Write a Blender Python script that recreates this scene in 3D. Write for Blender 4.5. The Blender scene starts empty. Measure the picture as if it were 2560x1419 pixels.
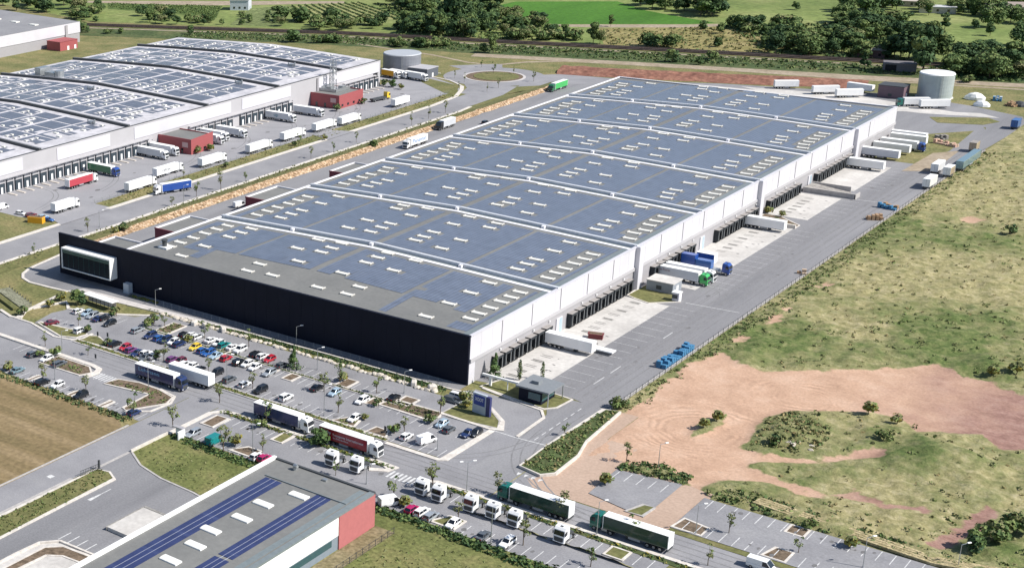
import bpy, bmesh, math, random
import numpy as np
from mathutils import Vector, Matrix, noise
SC = bpy.context.scene
COL = SC.collection
RND = random.Random(11)
# ---------------------------------------------------------------- camera
CX, CY, CZ, YAW, PIT, ROL, FPX = 171.23321, -306.10069, 146.0039, 0.77642, 0.32931, -0.03542, 3585.17536
OX, OY = -1021.78589, 4.96159
CAMP = Vector((CX, CY, CZ))
_f = Vector((-math.sin(YAW)*math.cos(PIT), math.cos(YAW)*math.cos(PIT), -math.sin(PIT)))
_r = Vector((math.cos(YAW), math.sin(YAW), 0.0))
_u = _r.cross(_f)
_r2 = _r*math.cos(ROL) + _u*math.sin(ROL)
_u2 = _u*math.cos(ROL) - _r*math.sin(ROL)
cam = bpy.data.cameras.new('camera')
camo = bpy.data.objects.new('camera', cam)
COL.objects.link(camo)
mw = Matrix.Identity(4)
for i in range(3):
    mw[i][0], mw[i][1], mw[i][2], mw[i][3] = _r2[i], _u2[i], -_f[i], CAMP[i]
camo.matrix_world = mw
cam.sensor_width = 36.0
cam.lens = 36.0*FPX/2560.0
cam.shift_x = -OX/2560.0
cam.shift_y = OY/2560.0
cam.clip_start, cam.clip_end = 1.0, 12000.0
SC.camera = camo
# ---------------------------------------------------------------- sky, sun, exposure
SUN_DIR = Vector((13.0, 4.1, 13.5)).normalized()
elev = math.asin(SUN_DIR.z)
W = bpy.data.worlds.new('World'); SC.world = W
W.use_nodes = True
nt = W.node_tree
bg = nt.nodes['Background']
sky = nt.nodes.new('ShaderNodeTexSky')
sky.sky_type = 'NISHITA'; sky.sun_disc = False
sky.sun_elevation = elev
sky.sun_rotation = math.atan2(SUN_DIR.x, SUN_DIR.y)
sky.altitude = 200; sky.air_density = 1.0; sky.dust_density = 0.6; sky.ozone_density = 1.5
nt.links.new(sky.outputs[0], bg.inputs[0])
bg.inputs[1].default_value = 0.085
sl = bpy.data.lights.new('sun', 'SUN'); sl.energy = 4.6; sl.angle = math.radians(0.53); sl.color = (1.0, 0.955, 0.88)
so = bpy.data.objects.new('sun', sl); COL.objects.link(so)
so.location = (0, 0, 300)
so.rotation_euler = SUN_DIR.to_track_quat('Z', 'Y').to_euler()
SC.view_settings.view_transform = 'Standard'
SC.view_settings.look = 'None'
SC.view_settings.exposure = 0.55
SC.view_settings.gamma = 1.0
SC.view_settings.use_curve_mapping = False
SC.cycles.max_bounces = 5
SC.cycles.transparent_max_bounces = 6
# ---------------------------------------------------------------- survey: pixels of the photograph measured to ground points
S3 = 860/2542
TL = dict(A=(0, 0, S3), B=(850, 0, S3), C=(1700, 0, S3), D=(0, 470, S3), E=(850, 470, S3), F=(1700, 470, S3), G=(0, 939, S3), H=(850, 939, S3), I=(1700, 939, S3),
          a=(0, 720, .125), b=(250, 780, .125), c=(500, 830, .125), d=(0, 880, .125), e=(780, 930, .125), f=(940, 950, .125), g=(420, 1020, .125), h=(0, 1020, 420/2560),
          j=(1220, 1170, 500/2560), k=(940, 1170, 380/2451), l=(0, 370, 320/1974), m=(280, 300, 360/2322), n=(600, 180, 360/2322), o=(930, 110, 470/2560), q=(0, 540, 400/2270), v=(700, 0, 350/1465))
def w(t, x, y, z=0.0):
    ox, oy, s = TL[t]
    d = _f + _r2*((ox+x*s-1280-OX)/FPX) - _u2*((oy+y*s-709.5-OY)/FPX)
    return CAMP + d*((z-CZ)/d.z)
def w2(t, x, y, z=0.0):
    p = w(t, x, y, z); return (p.x, p.y)
# ---------------------------------------------------------------- materials
def new_mat(name):
    m = bpy.data.materials.new(name); m.use_nodes = True
    return m, m.node_tree, m.node_tree.nodes['Principled BSDF']
def plain(name, col, rough=.6, metal=0., spec=.4, coat=0., var=.06, vscale=1.2):
    m, t, b = new_mat(name)
    b.inputs['Roughness'].default_value = rough
    b.inputs['Metallic'].default_value = metal
    b.inputs['Specular IOR Level'].default_value = spec
    b.inputs['Coat Weight'].default_value = coat
    b.inputs['Coat Roughness'].default_value = .08
    if var > 0:
        tc = t.nodes.new('ShaderNodeTexCoord'); nz = t.nodes.new('ShaderNodeTexNoise')
        nz.inputs['Scale'].default_value = vscale; nz.inputs['Detail'].default_value = 3
        t.links.new(tc.outputs['Object'], nz.inputs['Vector'])
        r = t.nodes.new('ShaderNodeValToRGB')
        r.color_ramp.elements[0].position = .3; r.color_ramp.elements[1].position = .72
        r.color_ramp.elements[0].color = (*[c*(1-var) for c in col], 1)
        r.color_ramp.elements[1].color = (*[min(1, c*(1+var)) for c in col], 1)
        t.links.new(nz.outputs['Fac'], r.inputs['Fac']); t.links.new(r.outputs['Color'], b.inputs['Base Color'])
    else:
        b.inputs['Base Color'].default_value = (*col, 1)
    return m
def ground(name, stops, scale, rough=.95, detail=8, fine=None, fscale=1.5, stretch=None, rot=0., bump=0., bscale=1.0, big=None):
    """world-position noise through a colour ramp, a finer noise multiplied over it, optional large stains"""
    m, t, b = new_mat(name)
    L = t.links.new
    g = t.nodes.new('ShaderNodeNewGeometry')
    mp = t.nodes.new('ShaderNodeMapping')
    L(g.outputs['Position'], mp.inputs['Vector'])
    mp.inputs['Rotation'].default_value = (0, 0, rot)
    if stretch: mp.inputs['Scale'].default_value = (*stretch, 1)
    nz = t.nodes.new('ShaderNodeTexNoise'); nz.inputs['Scale'].default_value = scale; nz.inputs['Detail'].default_value = detail; nz.inputs['Roughness'].default_value = .62
    L(mp.outputs[0], nz.inputs['Vector'])
    r = t.nodes.new('ShaderNodeValToRGB')
    e = r.color_ramp.elements
    while len(e) < len(stops): e.new(.5)
    for i, (p, c) in enumerate(stops):
        e[i].position = p; e[i].color = (*c, 1)
    L(nz.outputs['Fac'], r.inputs['Fac'])
    out = r.outputs['Color']
    def mul(sc, lo, hi, det=4, vec=None):
        nonlocal out
        n2 = t.nodes.new('ShaderNodeTexNoise'); n2.inputs['Scale'].default_value = sc; n2.inputs['Detail'].default_value = det
        L(vec or g.outputs['Position'], n2.inputs['Vector'])
        mr = t.nodes.new('ShaderNodeMapRange'); mr.inputs['From Min'].default_value = .32; mr.inputs['From Max'].default_value = .68
        mr.inputs['To Min'].default_value = lo; mr.inputs['To Max'].default_value = hi
        L(n2.outputs['Fac'], mr.inputs['Value'])
        mx = t.nodes.new('ShaderNodeMix'); mx.data_type = 'RGBA'; mx.blend_type = 'MULTIPLY'; mx.inputs['Factor'].default_value = 1
        L(out, mx.inputs['A']); L(mr.outputs['Result'], mx.inputs['B']); out = mx.outputs['Result']
    if fine: mul(fscale, 1-fine, 1+fine)
    if big: mul(big[0], 1-big[1], 1+big[1], 3, mp.outputs[0])
    L(out, b.inputs['Base Color'])
    b.inputs['Roughness'].default_value = rough
    b.inputs['Specular IOR Level'].default_value = .25
    if bump:
        n3 = t.nodes.new('ShaderNodeTexNoise'); n3.inputs['Scale'].default_value = bscale; n3.inputs['Detail'].default_value = 6
        L(mp.outputs[0] if stretch else g.outputs['Position'], n3.inputs['Vector'])
        bp = t.nodes.new('ShaderNodeBump'); bp.inputs['Strength'].default_value = 1.0; bp.inputs['Distance'].default_value = bump
        L(n3.outputs['Fac'], bp.inputs['Height']); L(bp.outputs[0], b.inputs['Normal'])
    return m
def leaf(name, c1, c2):
    m, t, b = new_mat(name)
    oi = t.nodes.new('ShaderNodeObjectInfo'); tc = t.nodes.new('ShaderNodeTexCoord')
    nz = t.nodes.new('ShaderNodeTexNoise'); nz.inputs['Scale'].default_value = .9; nz.inputs['Detail'].default_value = 4
    t.links.new(tc.outputs['Object'], nz.inputs['Vector'])
    a = t.nodes.new('ShaderNodeMath'); a.operation = 'MULTIPLY_ADD'; a.inputs[1].default_value = .55
    t.links.new(oi.outputs['Random'], a.inputs[0])
    s = t.nodes.new('ShaderNodeMath'); s.operation = 'SUBTRACT'; s.inputs[1].default_value = .28
    t.links.new(nz.outputs['Fac'], s.inputs[0]); t.links.new(s.outputs[0], a.inputs[2])
    mx = t.nodes.new('ShaderNodeMix'); mx.data_type = 'RGBA'; mx.clamp_factor = True
    mx.inputs['A'].default_value = (*c1, 1); mx.inputs['B'].default_value = (*c2, 1)
    t.links.new(a.outputs[0], mx.inputs['Factor']); t.links.new(mx.outputs['Result'], b.inputs['Base Color'])
    b.inputs['Roughness'].default_value = .75; b.inputs['Specular IOR Level'].default_value = .2
    return m
MT = {}
MT['asphalt'] = ground('asphalt', [(.28, (.19, .188, .2)), (.5, (.237, .235, .248)), (.75, (.275, .272, .28))], .09, fine=.1, fscale=2.5, big=(.03, .1), rough=.9)
MT['asphalt_yard'] = ground('asphalt_yard', [(.25, (.16, .16, .17)), (.45, (.205, .204, .215)), (.6, (.23, .228, .238)), (.8, (.265, .262, .268))], .11, fine=.1, fscale=2.2, big=(.03, .13), stretch=(1, .12), rough=.9)
MT['road'] = ground('road_asphalt', [(.25, (.2, .198, .21)), (.5, (.245, .242, .255)), (.8, (.285, .28, .288))], .1, fine=.09, fscale=3, big=(.03, .1), rough=.9)
MT['asphalt_estate'] = ground('asphalt_estate', [(.3, (.255, .252, .268)), (.7, (.30, .296, .31))], .05, fine=.06, fscale=2, big=(.02, .06), rough=.9)
MT['path'] = ground('pale_path', [(.3, (.42, .40, .40)), (.7, (.54, .51, .49))], .3, fine=.08, fscale=2)
MT['kerb'] = ground('kerb_concrete', [(.3, (.5, .46, .42)), (.7, (.64, .60, .55))], .5, fine=.12, fscale=1.5)
MT['kerbgrey'] = ground('kerb_grey', [(.3, (.34, .32, .31)), (.7, (.45, .43, .41))], .5, fine=.12, fscale=1.5)
MT['concrete'] = ground('apron_concrete', [(.3, (.42, .4, .38)), (.6, (.52, .5, .475)), (.8, (.56, .545, .52))], .12, fine=.09, fscale=.9, big=(.03, .08))
MT['paint'] = ground('road_paint', [(.3, (.42, .42, .42)), (.7, (.66, .66, .66))], 1.5, fine=.1, fscale=3)
MT['stain'] = ground('oil_stain', [(.3, (.2, .19, .18)), (.7, (.32, .31, .29))], .8, fine=.15, fscale=2)
MT['grassdry'] = ground('dry_grass', [(.25, (.085, .1, .035)), (.45, (.15, .15, .06)), (.62, (.215, .185, .085)), (.8, (.27, .23, .12))], .09, fine=.3, fscale=1.1, bump=.25, bscale=.7)
MT['grassgreen'] = ground('green_grass', [(.25, (.075, .095, .026)), (.5, (.14, .15, .052)), (.75, (.215, .19, .085))], .1, fine=.3, fscale=1.2, bump=.25, bscale=.8)
MT['lawn'] = ground('verge_grass', [(.25, (.09, .1, .035)), (.5, (.14, .14, .055)), (.78, (.2, .17, .08))], .12, fine=.25, fscale=1.0, bump=.15, bscale=.8)
MT['scrub'] = ground('scrub_ground', [(.3, (.035, .06, .02)), (.5, (.07, .095, .035)), (.75, (.14, .13, .06))], .06, fine=.35, fscale=.5, bump=.5, bscale=.3)
MT['wheat'] = ground('stubble', [(.3, (.125, .1, .047)), (.5, (.2, .148, .077)), (.7, (.275, .205, .12))], .16, stretch=(.1, 1), rot=0, fine=.2, fscale=.8, bump=.2, bscale=.35)
MT['soil'] = ground('planting_soil', [(.3, (.1, .075, .05)), (.7, (.19, .14, .1))], .6, fine=.3, fscale=1.4, bump=.1)
MT['redearth'] = ground('red_earth', [(.25, (.14, .06, .045)), (.5, (.22, .105, .075)), (.75, (.3, .16, .11))], .16, fine=.3, fscale=.5, bump=.5, bscale=.25)
MT['palestrip'] = ground('pale_track', [(.3, (.25, .2, .14)), (.7, (.36, .3, .23))], .1, fine=.2, fscale=.5)
MT['field'] = ground('crop_field', [(.3, (.04, .115, .012)), (.6, (.06, .16, .018)), (.8, (.085, .185, .026))], .03, fine=.16, fscale=.35, stretch=(1, .2), rot=.6, bump=.3, bscale=.4)
MT['hillgrass'] = ground('hill_grass', [(.25, (.09, .14, .034)), (.5, (.165, .205, .064)), (.75, (.25, .26, .105))], .018, fine=.22, fscale=.25, big=(.006, .15), bump=.6, bscale=.12)
MT['ballast'] = ground('ballast', [(.3, (.045, .035, .032)), (.7, (.1, .075, .065))], .5, fine=.2, fscale=1)
# ---------------------------------------------------------------- mesh builder and object helpers
class MB:
    def __init__(s): s.v = []; s.f = []; s.m = []
    def quad(s, *p, mi=0):
        n = len(s.v); s.v += [tuple(q) for q in p]; s.f.append(tuple(range(n, n+len(p)))); s.m.append(mi)
    def box(s, x0, x1, y0, y1, z0, z1, mi=0, top=None):
        n = len(s.v)
        s.v += [(x0, y0, z0), (x1, y0, z0), (x1, y1, z0), (x0, y1, z0), (x0, y0, z1), (x1, y0, z1), (x1, y1, z1), (x0, y1, z1)]
        for k, q in enumerate([(0, 3, 2, 1), (4, 5, 6, 7), (0, 1, 5, 4), (1, 2, 6, 5), (2, 3, 7, 6), (3, 0, 4, 7)]):
            s.f.append(tuple(n+i for i in q)); s.m.append(top if (top is not None and k == 1) else mi)
    def bbox(s, x0, x1, y0, y1, z0, z1, c=.08, mi=0, top=None):
        """box with chamfered vertical and top edges"""
        a = [(x0+c, y0), (x1-c, y0), (x1, y0+c), (x1, y1-c), (x1-c, y1), (x0+c, y1), (x0, y1-c), (x0, y0+c)]
        i = [(x0+c, y0+c), (x1-c, y0+c), (x1-c, y0+c), (x1-c, y1-c), (x1-c, y1-c), (x0+c, y1-c), (x0+c, y1-c), (x0+c, y0+c)]
        n = len(s.v)
        s.v += [(x, y, z0) for x, y in a]+[(x, y, z1-c) for x, y in a]+[(x, y, z1) for x, y in i]
        s.f.append(tuple(n+7-k for k in range(8))); s.m.append(mi)
        for k in range(8):
            l = (k+1) % 8
            s.f.append((n+k, n+l, n+8+l, n+8+k)); s.m.append(mi)
            if k in (1, 3, 5, 7): s.f.append((n+8+k, n+8+l, n+16+k))
            else: s.f.append((n+8+k, n+8+l, n+16+l, n+16+k))
            s.m.append(mi if top is None else top)
        s.f.append((n+16, n+17, n+19, n+21)); s.m.append(mi if top is None else top)
    def prism(s, poly, z0, z1, mi=0, top=None, mid=None):
        n = len(s.v); k = len(poly)
        area = sum(poly[i][0]*poly[(i+1) % k][1]-poly[(i+1) % k][0]*poly[i][1] for i in range(k))
        if area < 0: poly = poly[::-1]
        s.v += [(x, y, z0) for x, y in poly]+[(x, y, z1) for x, y in poly]
        s.f.append(tuple(n+k+i for i in range(k))); s.m.append(mi if top is None else top)
        for i in range(k):
            l = (i+1) % k
            s.f.append((n+i, n+l, n+k+l, n+k+i)); s.m.append(mi)
    def cyl(s, p, q, r0, r1=None, n=8, mi=0, caps=True):
        p = Vector(p); q = Vector(q); r1 = r0 if r1 is None else r1
        d = (q-p).normalized(); a = d.orthogonal().normalized(); b = d.cross(a)
        k = len(s.v)
        for c, r in ((p, r0), (q, r1)):
            for i in range(n):
                t = 2*math.pi*i/n; s.v.append(tuple(c+(a*math.cos(t)+b*math.sin(t))*r))
        for i in range(n):
            l = (i+1) % n
            s.f.append((k+i, k+l, k+n+l, k+n+i)); s.m.append(mi)
        if caps:
            s.f.append(tuple(k+n-1-i for i in range(n))); s.m.append(mi)
            s.f.append(tuple(k+n+i for i in range(n))); s.m.append(mi)
    def loft(s, rings, mi=0, cap=True):
        n = len(rings[0]); k = len(s.v)
        for r in rings: s.v += [tuple(p) for p in r]
        for j in range(len(rings)-1):
            for i in range(n):
                l = (i+1) % n
                s.f.append((k+j*n+i, k+j*n+l, k+(j+1)*n+l, k+(j+1)*n+i)); s.m.append(mi)
        if cap:
            s.f.append(tuple(k+n-1-i for i in range(n))); s.m.append(mi)
            s.f.append(tuple(k+(len(rings)-1)*n+i for i in range(n))); s.m.append(mi)
    def ribbon(s, pts, wd, z0, z1=None, mi=0, closed=False):
        """strip along a polyline; with z1 it has height"""
        P = [Vector((p[0], p[1])) for p in pts]; n = len(P); Lr = []
        for i in range(n):
            a = P[(i-1) % n] if (closed or i > 0) else P[i]; b = P[(i+1) % n] if (closed or i < n-1) else P[i]
            d = (b-a).normalized(); nn = Vector((-d.y, d.x))
            if (closed or 0 < i < n-1):
                d1 = (P[i]-a).normalized(); c = max(.45, abs(nn.dot(Vector((-d1.y, d1.x))))); nn = nn/c
            Lr.append((P[i]+nn*wd/2, P[i]-nn*wd/2))
        for i in range(n if closed else n-1):
            (a, b), (c, d) = Lr[i], Lr[(i+1) % n]
            if z1 is None: s.quad((b.x, b.y, z0), (d.x, d.y, z0), (c.x, c.y, z0), (a.x, a.y, z0), mi=mi)
            else:
                s.quad((b.x, b.y, z1), (d.x, d.y, z1), (c.x, c.y, z1), (a.x, a.y, z1), mi=mi)
                s.quad((b.x, b.y, z0), (d.x, d.y, z0), (d.x, d.y, z1), (b.x, b.y, z1), mi=mi)
                s.quad((c.x, c.y, z0), (a.x, a.y, z0), (a.x, a.y, z1), (c.x, c.y, z1), mi=mi)
                if not closed and i == 0: s.quad((a.x, a.y, z0), (b.x, b.y, z0), (b.x, b.y, z1), (a.x, a.y, z1), mi=mi)
                if not closed and i == n-2: s.quad((d.x, d.y, z0), (c.x, c.y, z0), (c.x, c.y, z1), (d.x, d.y, z1), mi=mi)
    def mesh(s, name, mats, smooth=False):
        me = bpy.data.meshes.new(name); me.from_pydata(s.v, [], s.f)
        for m in (mats if isinstance(mats, (list, tuple)) else [mats]): me.materials.append(m)
        me.polygons.foreach_set('material_index', s.m)
        if smooth: me.polygons.foreach_set('use_smooth', [True]*len(s.f))
        me.update(); return me
    def build(s, name, mats, parent=None, loc=None, smooth=False):
        return obj(name, s.mesh(name, mats, smooth), parent, loc)
def obj(name, me, parent=None, loc=None, rz=0., mat0=None):
    o = bpy.data.objects.new(name, me); COL.objects.link(o)
    if parent: o.parent = parent
    if loc is not None: o.location = loc
    if rz: o.rotation_euler = (0, 0, rz)
    if mat0 is not None: setmat(o, mat0)
    return o
def setmat(o, m, i=0):
    o.material_slots[i].link = 'OBJECT'; o.material_slots[i].material = m
def tag(o, label, cat, group=None):
    o['label'] = label; o['category'] = cat
    if group: o['group'] = group
    return o
def thing(name, label, cat, loc=(0, 0, 0), rz=0., group=None):
    o = obj(name, None, None, loc, rz); o.empty_display_size = .5
    return tag(o, label, cat, group)
def struct(o, kind='structure'):
    o['kind'] = kind; return o
def copy_tree(o, parent=None):
    c = o.copy(); COL.objects.link(c)
    if parent: c.parent = parent
    for ch in list(o.children): copy_tree(ch, c)
    return c
def sheet(name, pts, z, mat):
    mb = MB(); mb.prism([(p[0], p[1]) for p in pts], z-.012, z); mb.f = mb.f[:1]; mb.m = mb.m[:1]
    return struct(mb.build(name, MT[mat] if isinstance(mat, str) else mat))
def rect(name, x0, x1, y0, y1, z, mat): return sheet(name, [(x0, y0), (x1, y0), (x1, y1), (x0, y1)], z, mat)
def text_mesh(body, size, name='lettering'):
    cu = bpy.data.curves.new(name, 'FONT'); cu.body = body; cu.size = size; cu.extrude = .012; cu.align_x = 'CENTER'; cu.align_y = 'CENTER'
    ob = bpy.data.objects.new(name, cu); COL.objects.link(ob)
    dg = bpy.context.evaluated_depsgraph_get(); me = bpy.data.meshes.new_from_object(ob.evaluated_get(dg))
    bpy.data.objects.remove(ob); me.name = name
    return me
def text_on(parent, body, size, mat, loc, face='-Y', width=None, name='lettering'):
    """raised lettering on a vertical face that looks towards -Y or +Y (local axes)"""
    me = text_mesh(body, size, name); me.materials.clear(); me.materials.append(mat)
    o = obj(name, me, parent, loc)
    o.rotation_euler = {'-Y': (math.pi/2, 0, 0), '+Y': (math.pi/2, 0, math.pi), '+X': (math.pi/2, 0, math.pi/2), '-X': (math.pi/2, 0, -math.pi/2)}[face]
    if width:
        xs = [v.co.x for v in me.vertices]; k = width/(max(xs)-min(xs)); o.scale = (k, 1, 1)
    return o
def smooth(a, b, x):
    t = min(1, max(0, (x-a)/(b-a))); return t*t*(3-2*t)
# shared plain materials
MT['white'] = plain('white_paint', (.8, .8, .79), .45)
MT['offwhite'] = plain('offwhite_panel', (.56, .55, .585), .5, var=.06, vscale=.12)
MT['greywall'] = plain('grey_cladding', (.34, .33, .345), .5, var=.03, vscale=.2)
MT['greywall2'] = plain('pale_grey_cladding', (.42, .41, .425), .5, var=.03, vscale=.2)
MT['darkgrey'] = plain('dark_grey', (.06, .065, .07), .6)
MT['black'] = plain('black_rubber', (.015, .015, .017), .8)
MT['facade'] = plain('black_cladding', (.0085, .0105, .022), .6, spec=.15, var=.1, vscale=.15)
MT['glass'] = plain('dark_glass', (.012, .016, .022), .06, spec=.8, var=0)
MT['glassgreen'] = plain('teal_glass', (.03, .085, .1), .08, spec=.8, var=0)
MT['membrane'] = ground('roof_membrane', [(.3, (.15, .152, .15)), (.7, (.195, .195, .188))], .06, fine=.06, fscale=1, rough=.85)
MT['gutter'] = ground('gutter_sheet', [(.3, (.15, .18, .19)), (.7, (.2, .225, .235))], .1, fine=.08, fscale=1, stretch=(1, .1), rough=.5)
MT['whitemem'] = ground('white_membrane', [(.3, (.62, .61, .64)), (.7, (.76, .75, .77))], .12, fine=.06, fscale=1)
MT['estmem'] = ground('pale_roof_membrane', [(.3, (.38, .375, .4)), (.7, (.56, .545, .57))], .1, fine=.12, fscale=.5)
MT['steel'] = plain('galvanised_steel', (.45, .47, .48), .35, metal=.7)
MT['dockframe'] = plain('dock_curtain', (.025, .03, .036), .7)
MT['docktop'] = plain('dock_canopy', (.3, .28, .27), .6)
MT['red'] = plain('red_render', (.32, .082, .085), .7, var=.05)
MT['maroon'] = plain('maroon_render', (.17, .035, .05), .7)
def pv_mat(name, c1, c2, period, axis):
    m, t, b = new_mat(name); L = t.links.new
    g = t.nodes.new('ShaderNodeNewGeometry'); s = t.nodes.new('ShaderNodeSeparateXYZ'); L(g.outputs['Position'], s.inputs[0])
    mo = t.nodes.new('ShaderNodeMath'); mo.operation = 'FRACT'; d = t.nodes.new('ShaderNodeMath'); d.operation = 'DIVIDE'; d.inputs[1].default_value = period
    L(s.outputs[axis], d.inputs[0]); L(d.outputs[0], mo.inputs[0])
    c = t.nodes.new('ShaderNodeMath'); c.operation = 'LESS_THAN'; c.inputs[1].default_value = .1; L(mo.outputs[0], c.inputs[0])
    nz = t.nodes.new('ShaderNodeTexNoise'); nz.inputs['Scale'].default_value = .35; nz.inputs['Detail'].default_value = 4; L(g.outputs['Position'], nz.inputs['Vector'])
    mr = t.nodes.new('ShaderNodeMapRange'); mr.inputs['From Min'].default_value = .3; mr.inputs['From Max'].default_value = .7; mr.inputs['To Min'].default_value = .86; mr.inputs['To Max'].default_value = 1.14
    L(nz.outputs['Fac'], mr.inputs['Value'])
    mx = t.nodes.new('ShaderNodeMix'); mx.data_type = 'RGBA'; mx.inputs['A'].default_value = (*c1, 1); mx.inputs['B'].default_value = (*c2, 1); L(c.outputs[0], mx.inputs['Factor'])
    m2 = t.nodes.new('ShaderNodeMix'); m2.data_type = 'RGBA'; m2.blend_type = 'MULTIPLY'; m2.inputs['Factor'].default_value = 1
    L(mx.outputs['Result'], m2.inputs['A']); L(mr.outputs['Result'], m2.inputs['B']); L(m2.outputs['Result'], b.inputs['Base Color'])
    b.inputs['Roughness'].default_value = .3; b.inputs['Specular IOR Level'].default_value = .5
    return m
MT['pv'] = pv_mat('solar_film', (.135, .157, .208), (.045, .06, .11), 1.2, 'X')
MT['pvdark'] = pv_mat('solar_film_estate', (.12, .133, .17), (.2, .2, .225), 2.6, 'X')
MT['pvblue'] = pv_mat('solar_film_blue', (.032, .042, .115), (.04, .052, .13), 9.0, 'Y')
MT['dome'] = plain('skylight_dome', (.72, .7, .64), .35, var=.04)
# ---------------------------------------------------------------- ground, fields, roads, kerbs (structure)
rect('ground', -4200, 4200, -2500, 5500, 0.0, 'grassdry')
# fields beyond the railway
sheet('hillside_grass', [(-900, 480), (-520, 396), (-340, 456), (-150, 503), (10, 540), (400, 640), (900, 1300), (-200, 1700), (-1200, 1300)], .03, 'hillgrass')
sheet('crop_field', [w2('B', 1100, 95), w2('B', 1180, 40), w2('B', 1300, 14), w2('B', 2050, 12), w2('B', 2250, 78), w2('B', 2545, 132), w2('C', 265, 172), w2('C', 60, 180), w2('B', 1540, 180), w2('B', 1350, 130)], .06, 'field')
sheet('farm_track', [w2('B', 1530, 183), w2('C', 60, 183), w2('C', 330, 178), w2('C', 330, 196), w2('C', 0, 206), w2('B', 1900, 205), w2('B', 1540, 196)], .07, 'palestrip')
sheet('meadow', [w2('B', 1900, 210), w2('C', 300, 200), w2('C', 900, 330), w2('C', 600, 400), w2('B', 1950, 330)], .05, ground('straw_meadow', [(.3, (.13, .13, .04)), (.5, (.23, .2, .08)), (.75, (.33, .27, .14))], .04, fine=.3, fscale=.35, bump=.5, bscale=.2))
sheet('vineyard', [w2('A', 790, 22), w2('A', 1640, 45), w2('A', 1600, 135), w2('A', 1240, 100), w2('A', 800, 68)], .06, ground('vineyard_green', [(.3, (.05, .09, .02)), (.6, (.1, .14, .04))], .06, fine=.3, fscale=.4, bump=.5, bscale=.3))
sheet('allotment', [w2('A', 1700, 185), w2('A', 1850, 62), w2('A', 2160, 45), w2('A', 2080, 200)], .06, ground('scrub_green', [(.3, (.08, .11, .035)), (.6, (.16, .19, .075))], .12, fine=.35, fscale=.5, bump=.6, bscale=.3))
sheet('vine_rows_soil', [w2('v', 110, 66), w2('v', 820, 26), w2('v', 1330, 200), w2('v', 860, 225), w2('v', 360, 215)], .065, ground('vine_soil', [(.3, (.19, .21, .075)), (.7, (.29, .29, .125))], .06, fine=.2, fscale=.4))
sheet('farm_road', [w2('A', 640, 8), w2('A', 2545, 12), w2('A', 2545, 26), w2('A', 1850, 40), w2('A', 1500, 42), w2('A', 640, 22)], .07, 'palestrip')
# railway: two dark ballast banks with rails on the first
rail_pts = [(-760, 310), (-516, 381.6), (-434, 411.5), (-348, 443.5), (-249, 467), (-152, 492), (-62, 513), (4, 531), (160, 575), (420, 655)]
mb = MB(); mb.ribbon(rail_pts, 8.5, 0, .55); mb.ribbon(rail_pts, 5, .5, 1.0)
struct(mb.build('railway_embankment', MT['ballast']))
mb = MB()
for off in (-.8, .8):
    P = [(x+off*.24, y-off*.97) for x, y in rail_pts]; mb.ribbon(P, .16, 1.0, 1.22)
struct(mb.build('railway_rail', plain('rail_steel', (.2, .15, .13), .4, metal=.6)))
sheet('railway_verge', [(x+2, y-6) for x, y in rail_pts]+[(x+6, y-42) for x, y in rail_pts[::-1]], .035, 'scrub')
sheet('service_track', [(x+5, y-42) for x, y in rail_pts[4:]]+[(x+8, y-52) for x, y in rail_pts[:3:-1]], .05, 'palestrip')
sheet('maintenance_path', [(x+5, y-8) for x, y in rail_pts]+[(x+6, y-11) for x, y in rail_pts[::-1]], .05, 'palestrip')
# estate road, its pavements, the roundabout
sheet('estate_road', [(-187, -140), (-187, 290), (-189, 312), (-197, 336), (-205, 346), (-190, 350), (-178, 352), (-173.5, 330), (-172, 300), (-172, -140)], .06, 'road')
RB = (-200.5, 369.5)
mb = MB()
for i in range(48):
    a, b = 2*math.pi*i/48, 2*math.pi*(i+1)/48
    q = [(RB[0]+r*math.cos(t), RB[1]+r*math.sin(t)*1.0, .065) for r, t in ((15.5, a), (26, a), (26, b), (15.5, b))]
    mb.quad(*q)
struct(mb.build('roundabout_road', MT['road']))
mb = MB(); mb.ribbon([(RB[0]+15.2*math.cos(2*math.pi*i/40), RB[1]+15.2*math.sin(2*math.pi*i/40)) for i in range(40)], 1.3, 0, .2, closed=True)
struct(mb.build('roundabout_kerb', MT['path']))
mb = MB(); mb.prism([(RB[0]+14.6*math.cos(2*math.pi*i/40), RB[1]+14.6*math.sin(2*math.pi*i/40)) for i in range(40)], 0, .16)
mb.prism([(RB[0]+11.6*math.cos(2*math.pi*i/40)+.6, RB[1]+11.4*math.sin(2*math.pi*i/40)+.8) for i in range(40)], .1, .3, mi=1)
struct(mb.build('roundabout_island', [MT['soil'], MT['lawn']]))
sheet('access_road', [(-182, 388), (-178, 352), (-160, 372), (-135, 392), (-135, 400), (-176, 394)], .055, 'road')
sheet('exit_road', [(-224, 378), (-209, 393), (-214, 402), (-218, 402), (-236, 384)], .055, 'road')
mb = MB(); mb.ribbon([(-216, 400), (-207, 416), (-190, 430), (-134, 446), (-52, 460), (20, 476)], 3.2, .045); mb.ribbon([(-216, 398), (-232, 398), (-262, 408), (-330, 418)], 2.6, .045)
struct(mb.build('dirt_path', MT['palestrip']))
mb = MB()
for pts, wd in [([(-188.2, -140), (-188.2, 290), (-190.2, 314), (-196.5, 330), (-201, 338)], 2.0), ([(-201, 338), (-207, 343), (-214, 348), (-228, 352)], 1.0),
                ([(-171, -140), (-171, 285), (-172.2, 297)], 1.6), ([(-228, 362), (-238, 358), (-250, 352)], 1.2)]:
    mb.ribbon(pts, wd, 0, .2)
struct(mb.build('pavement_kerb', MT['kerb']))
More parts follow.
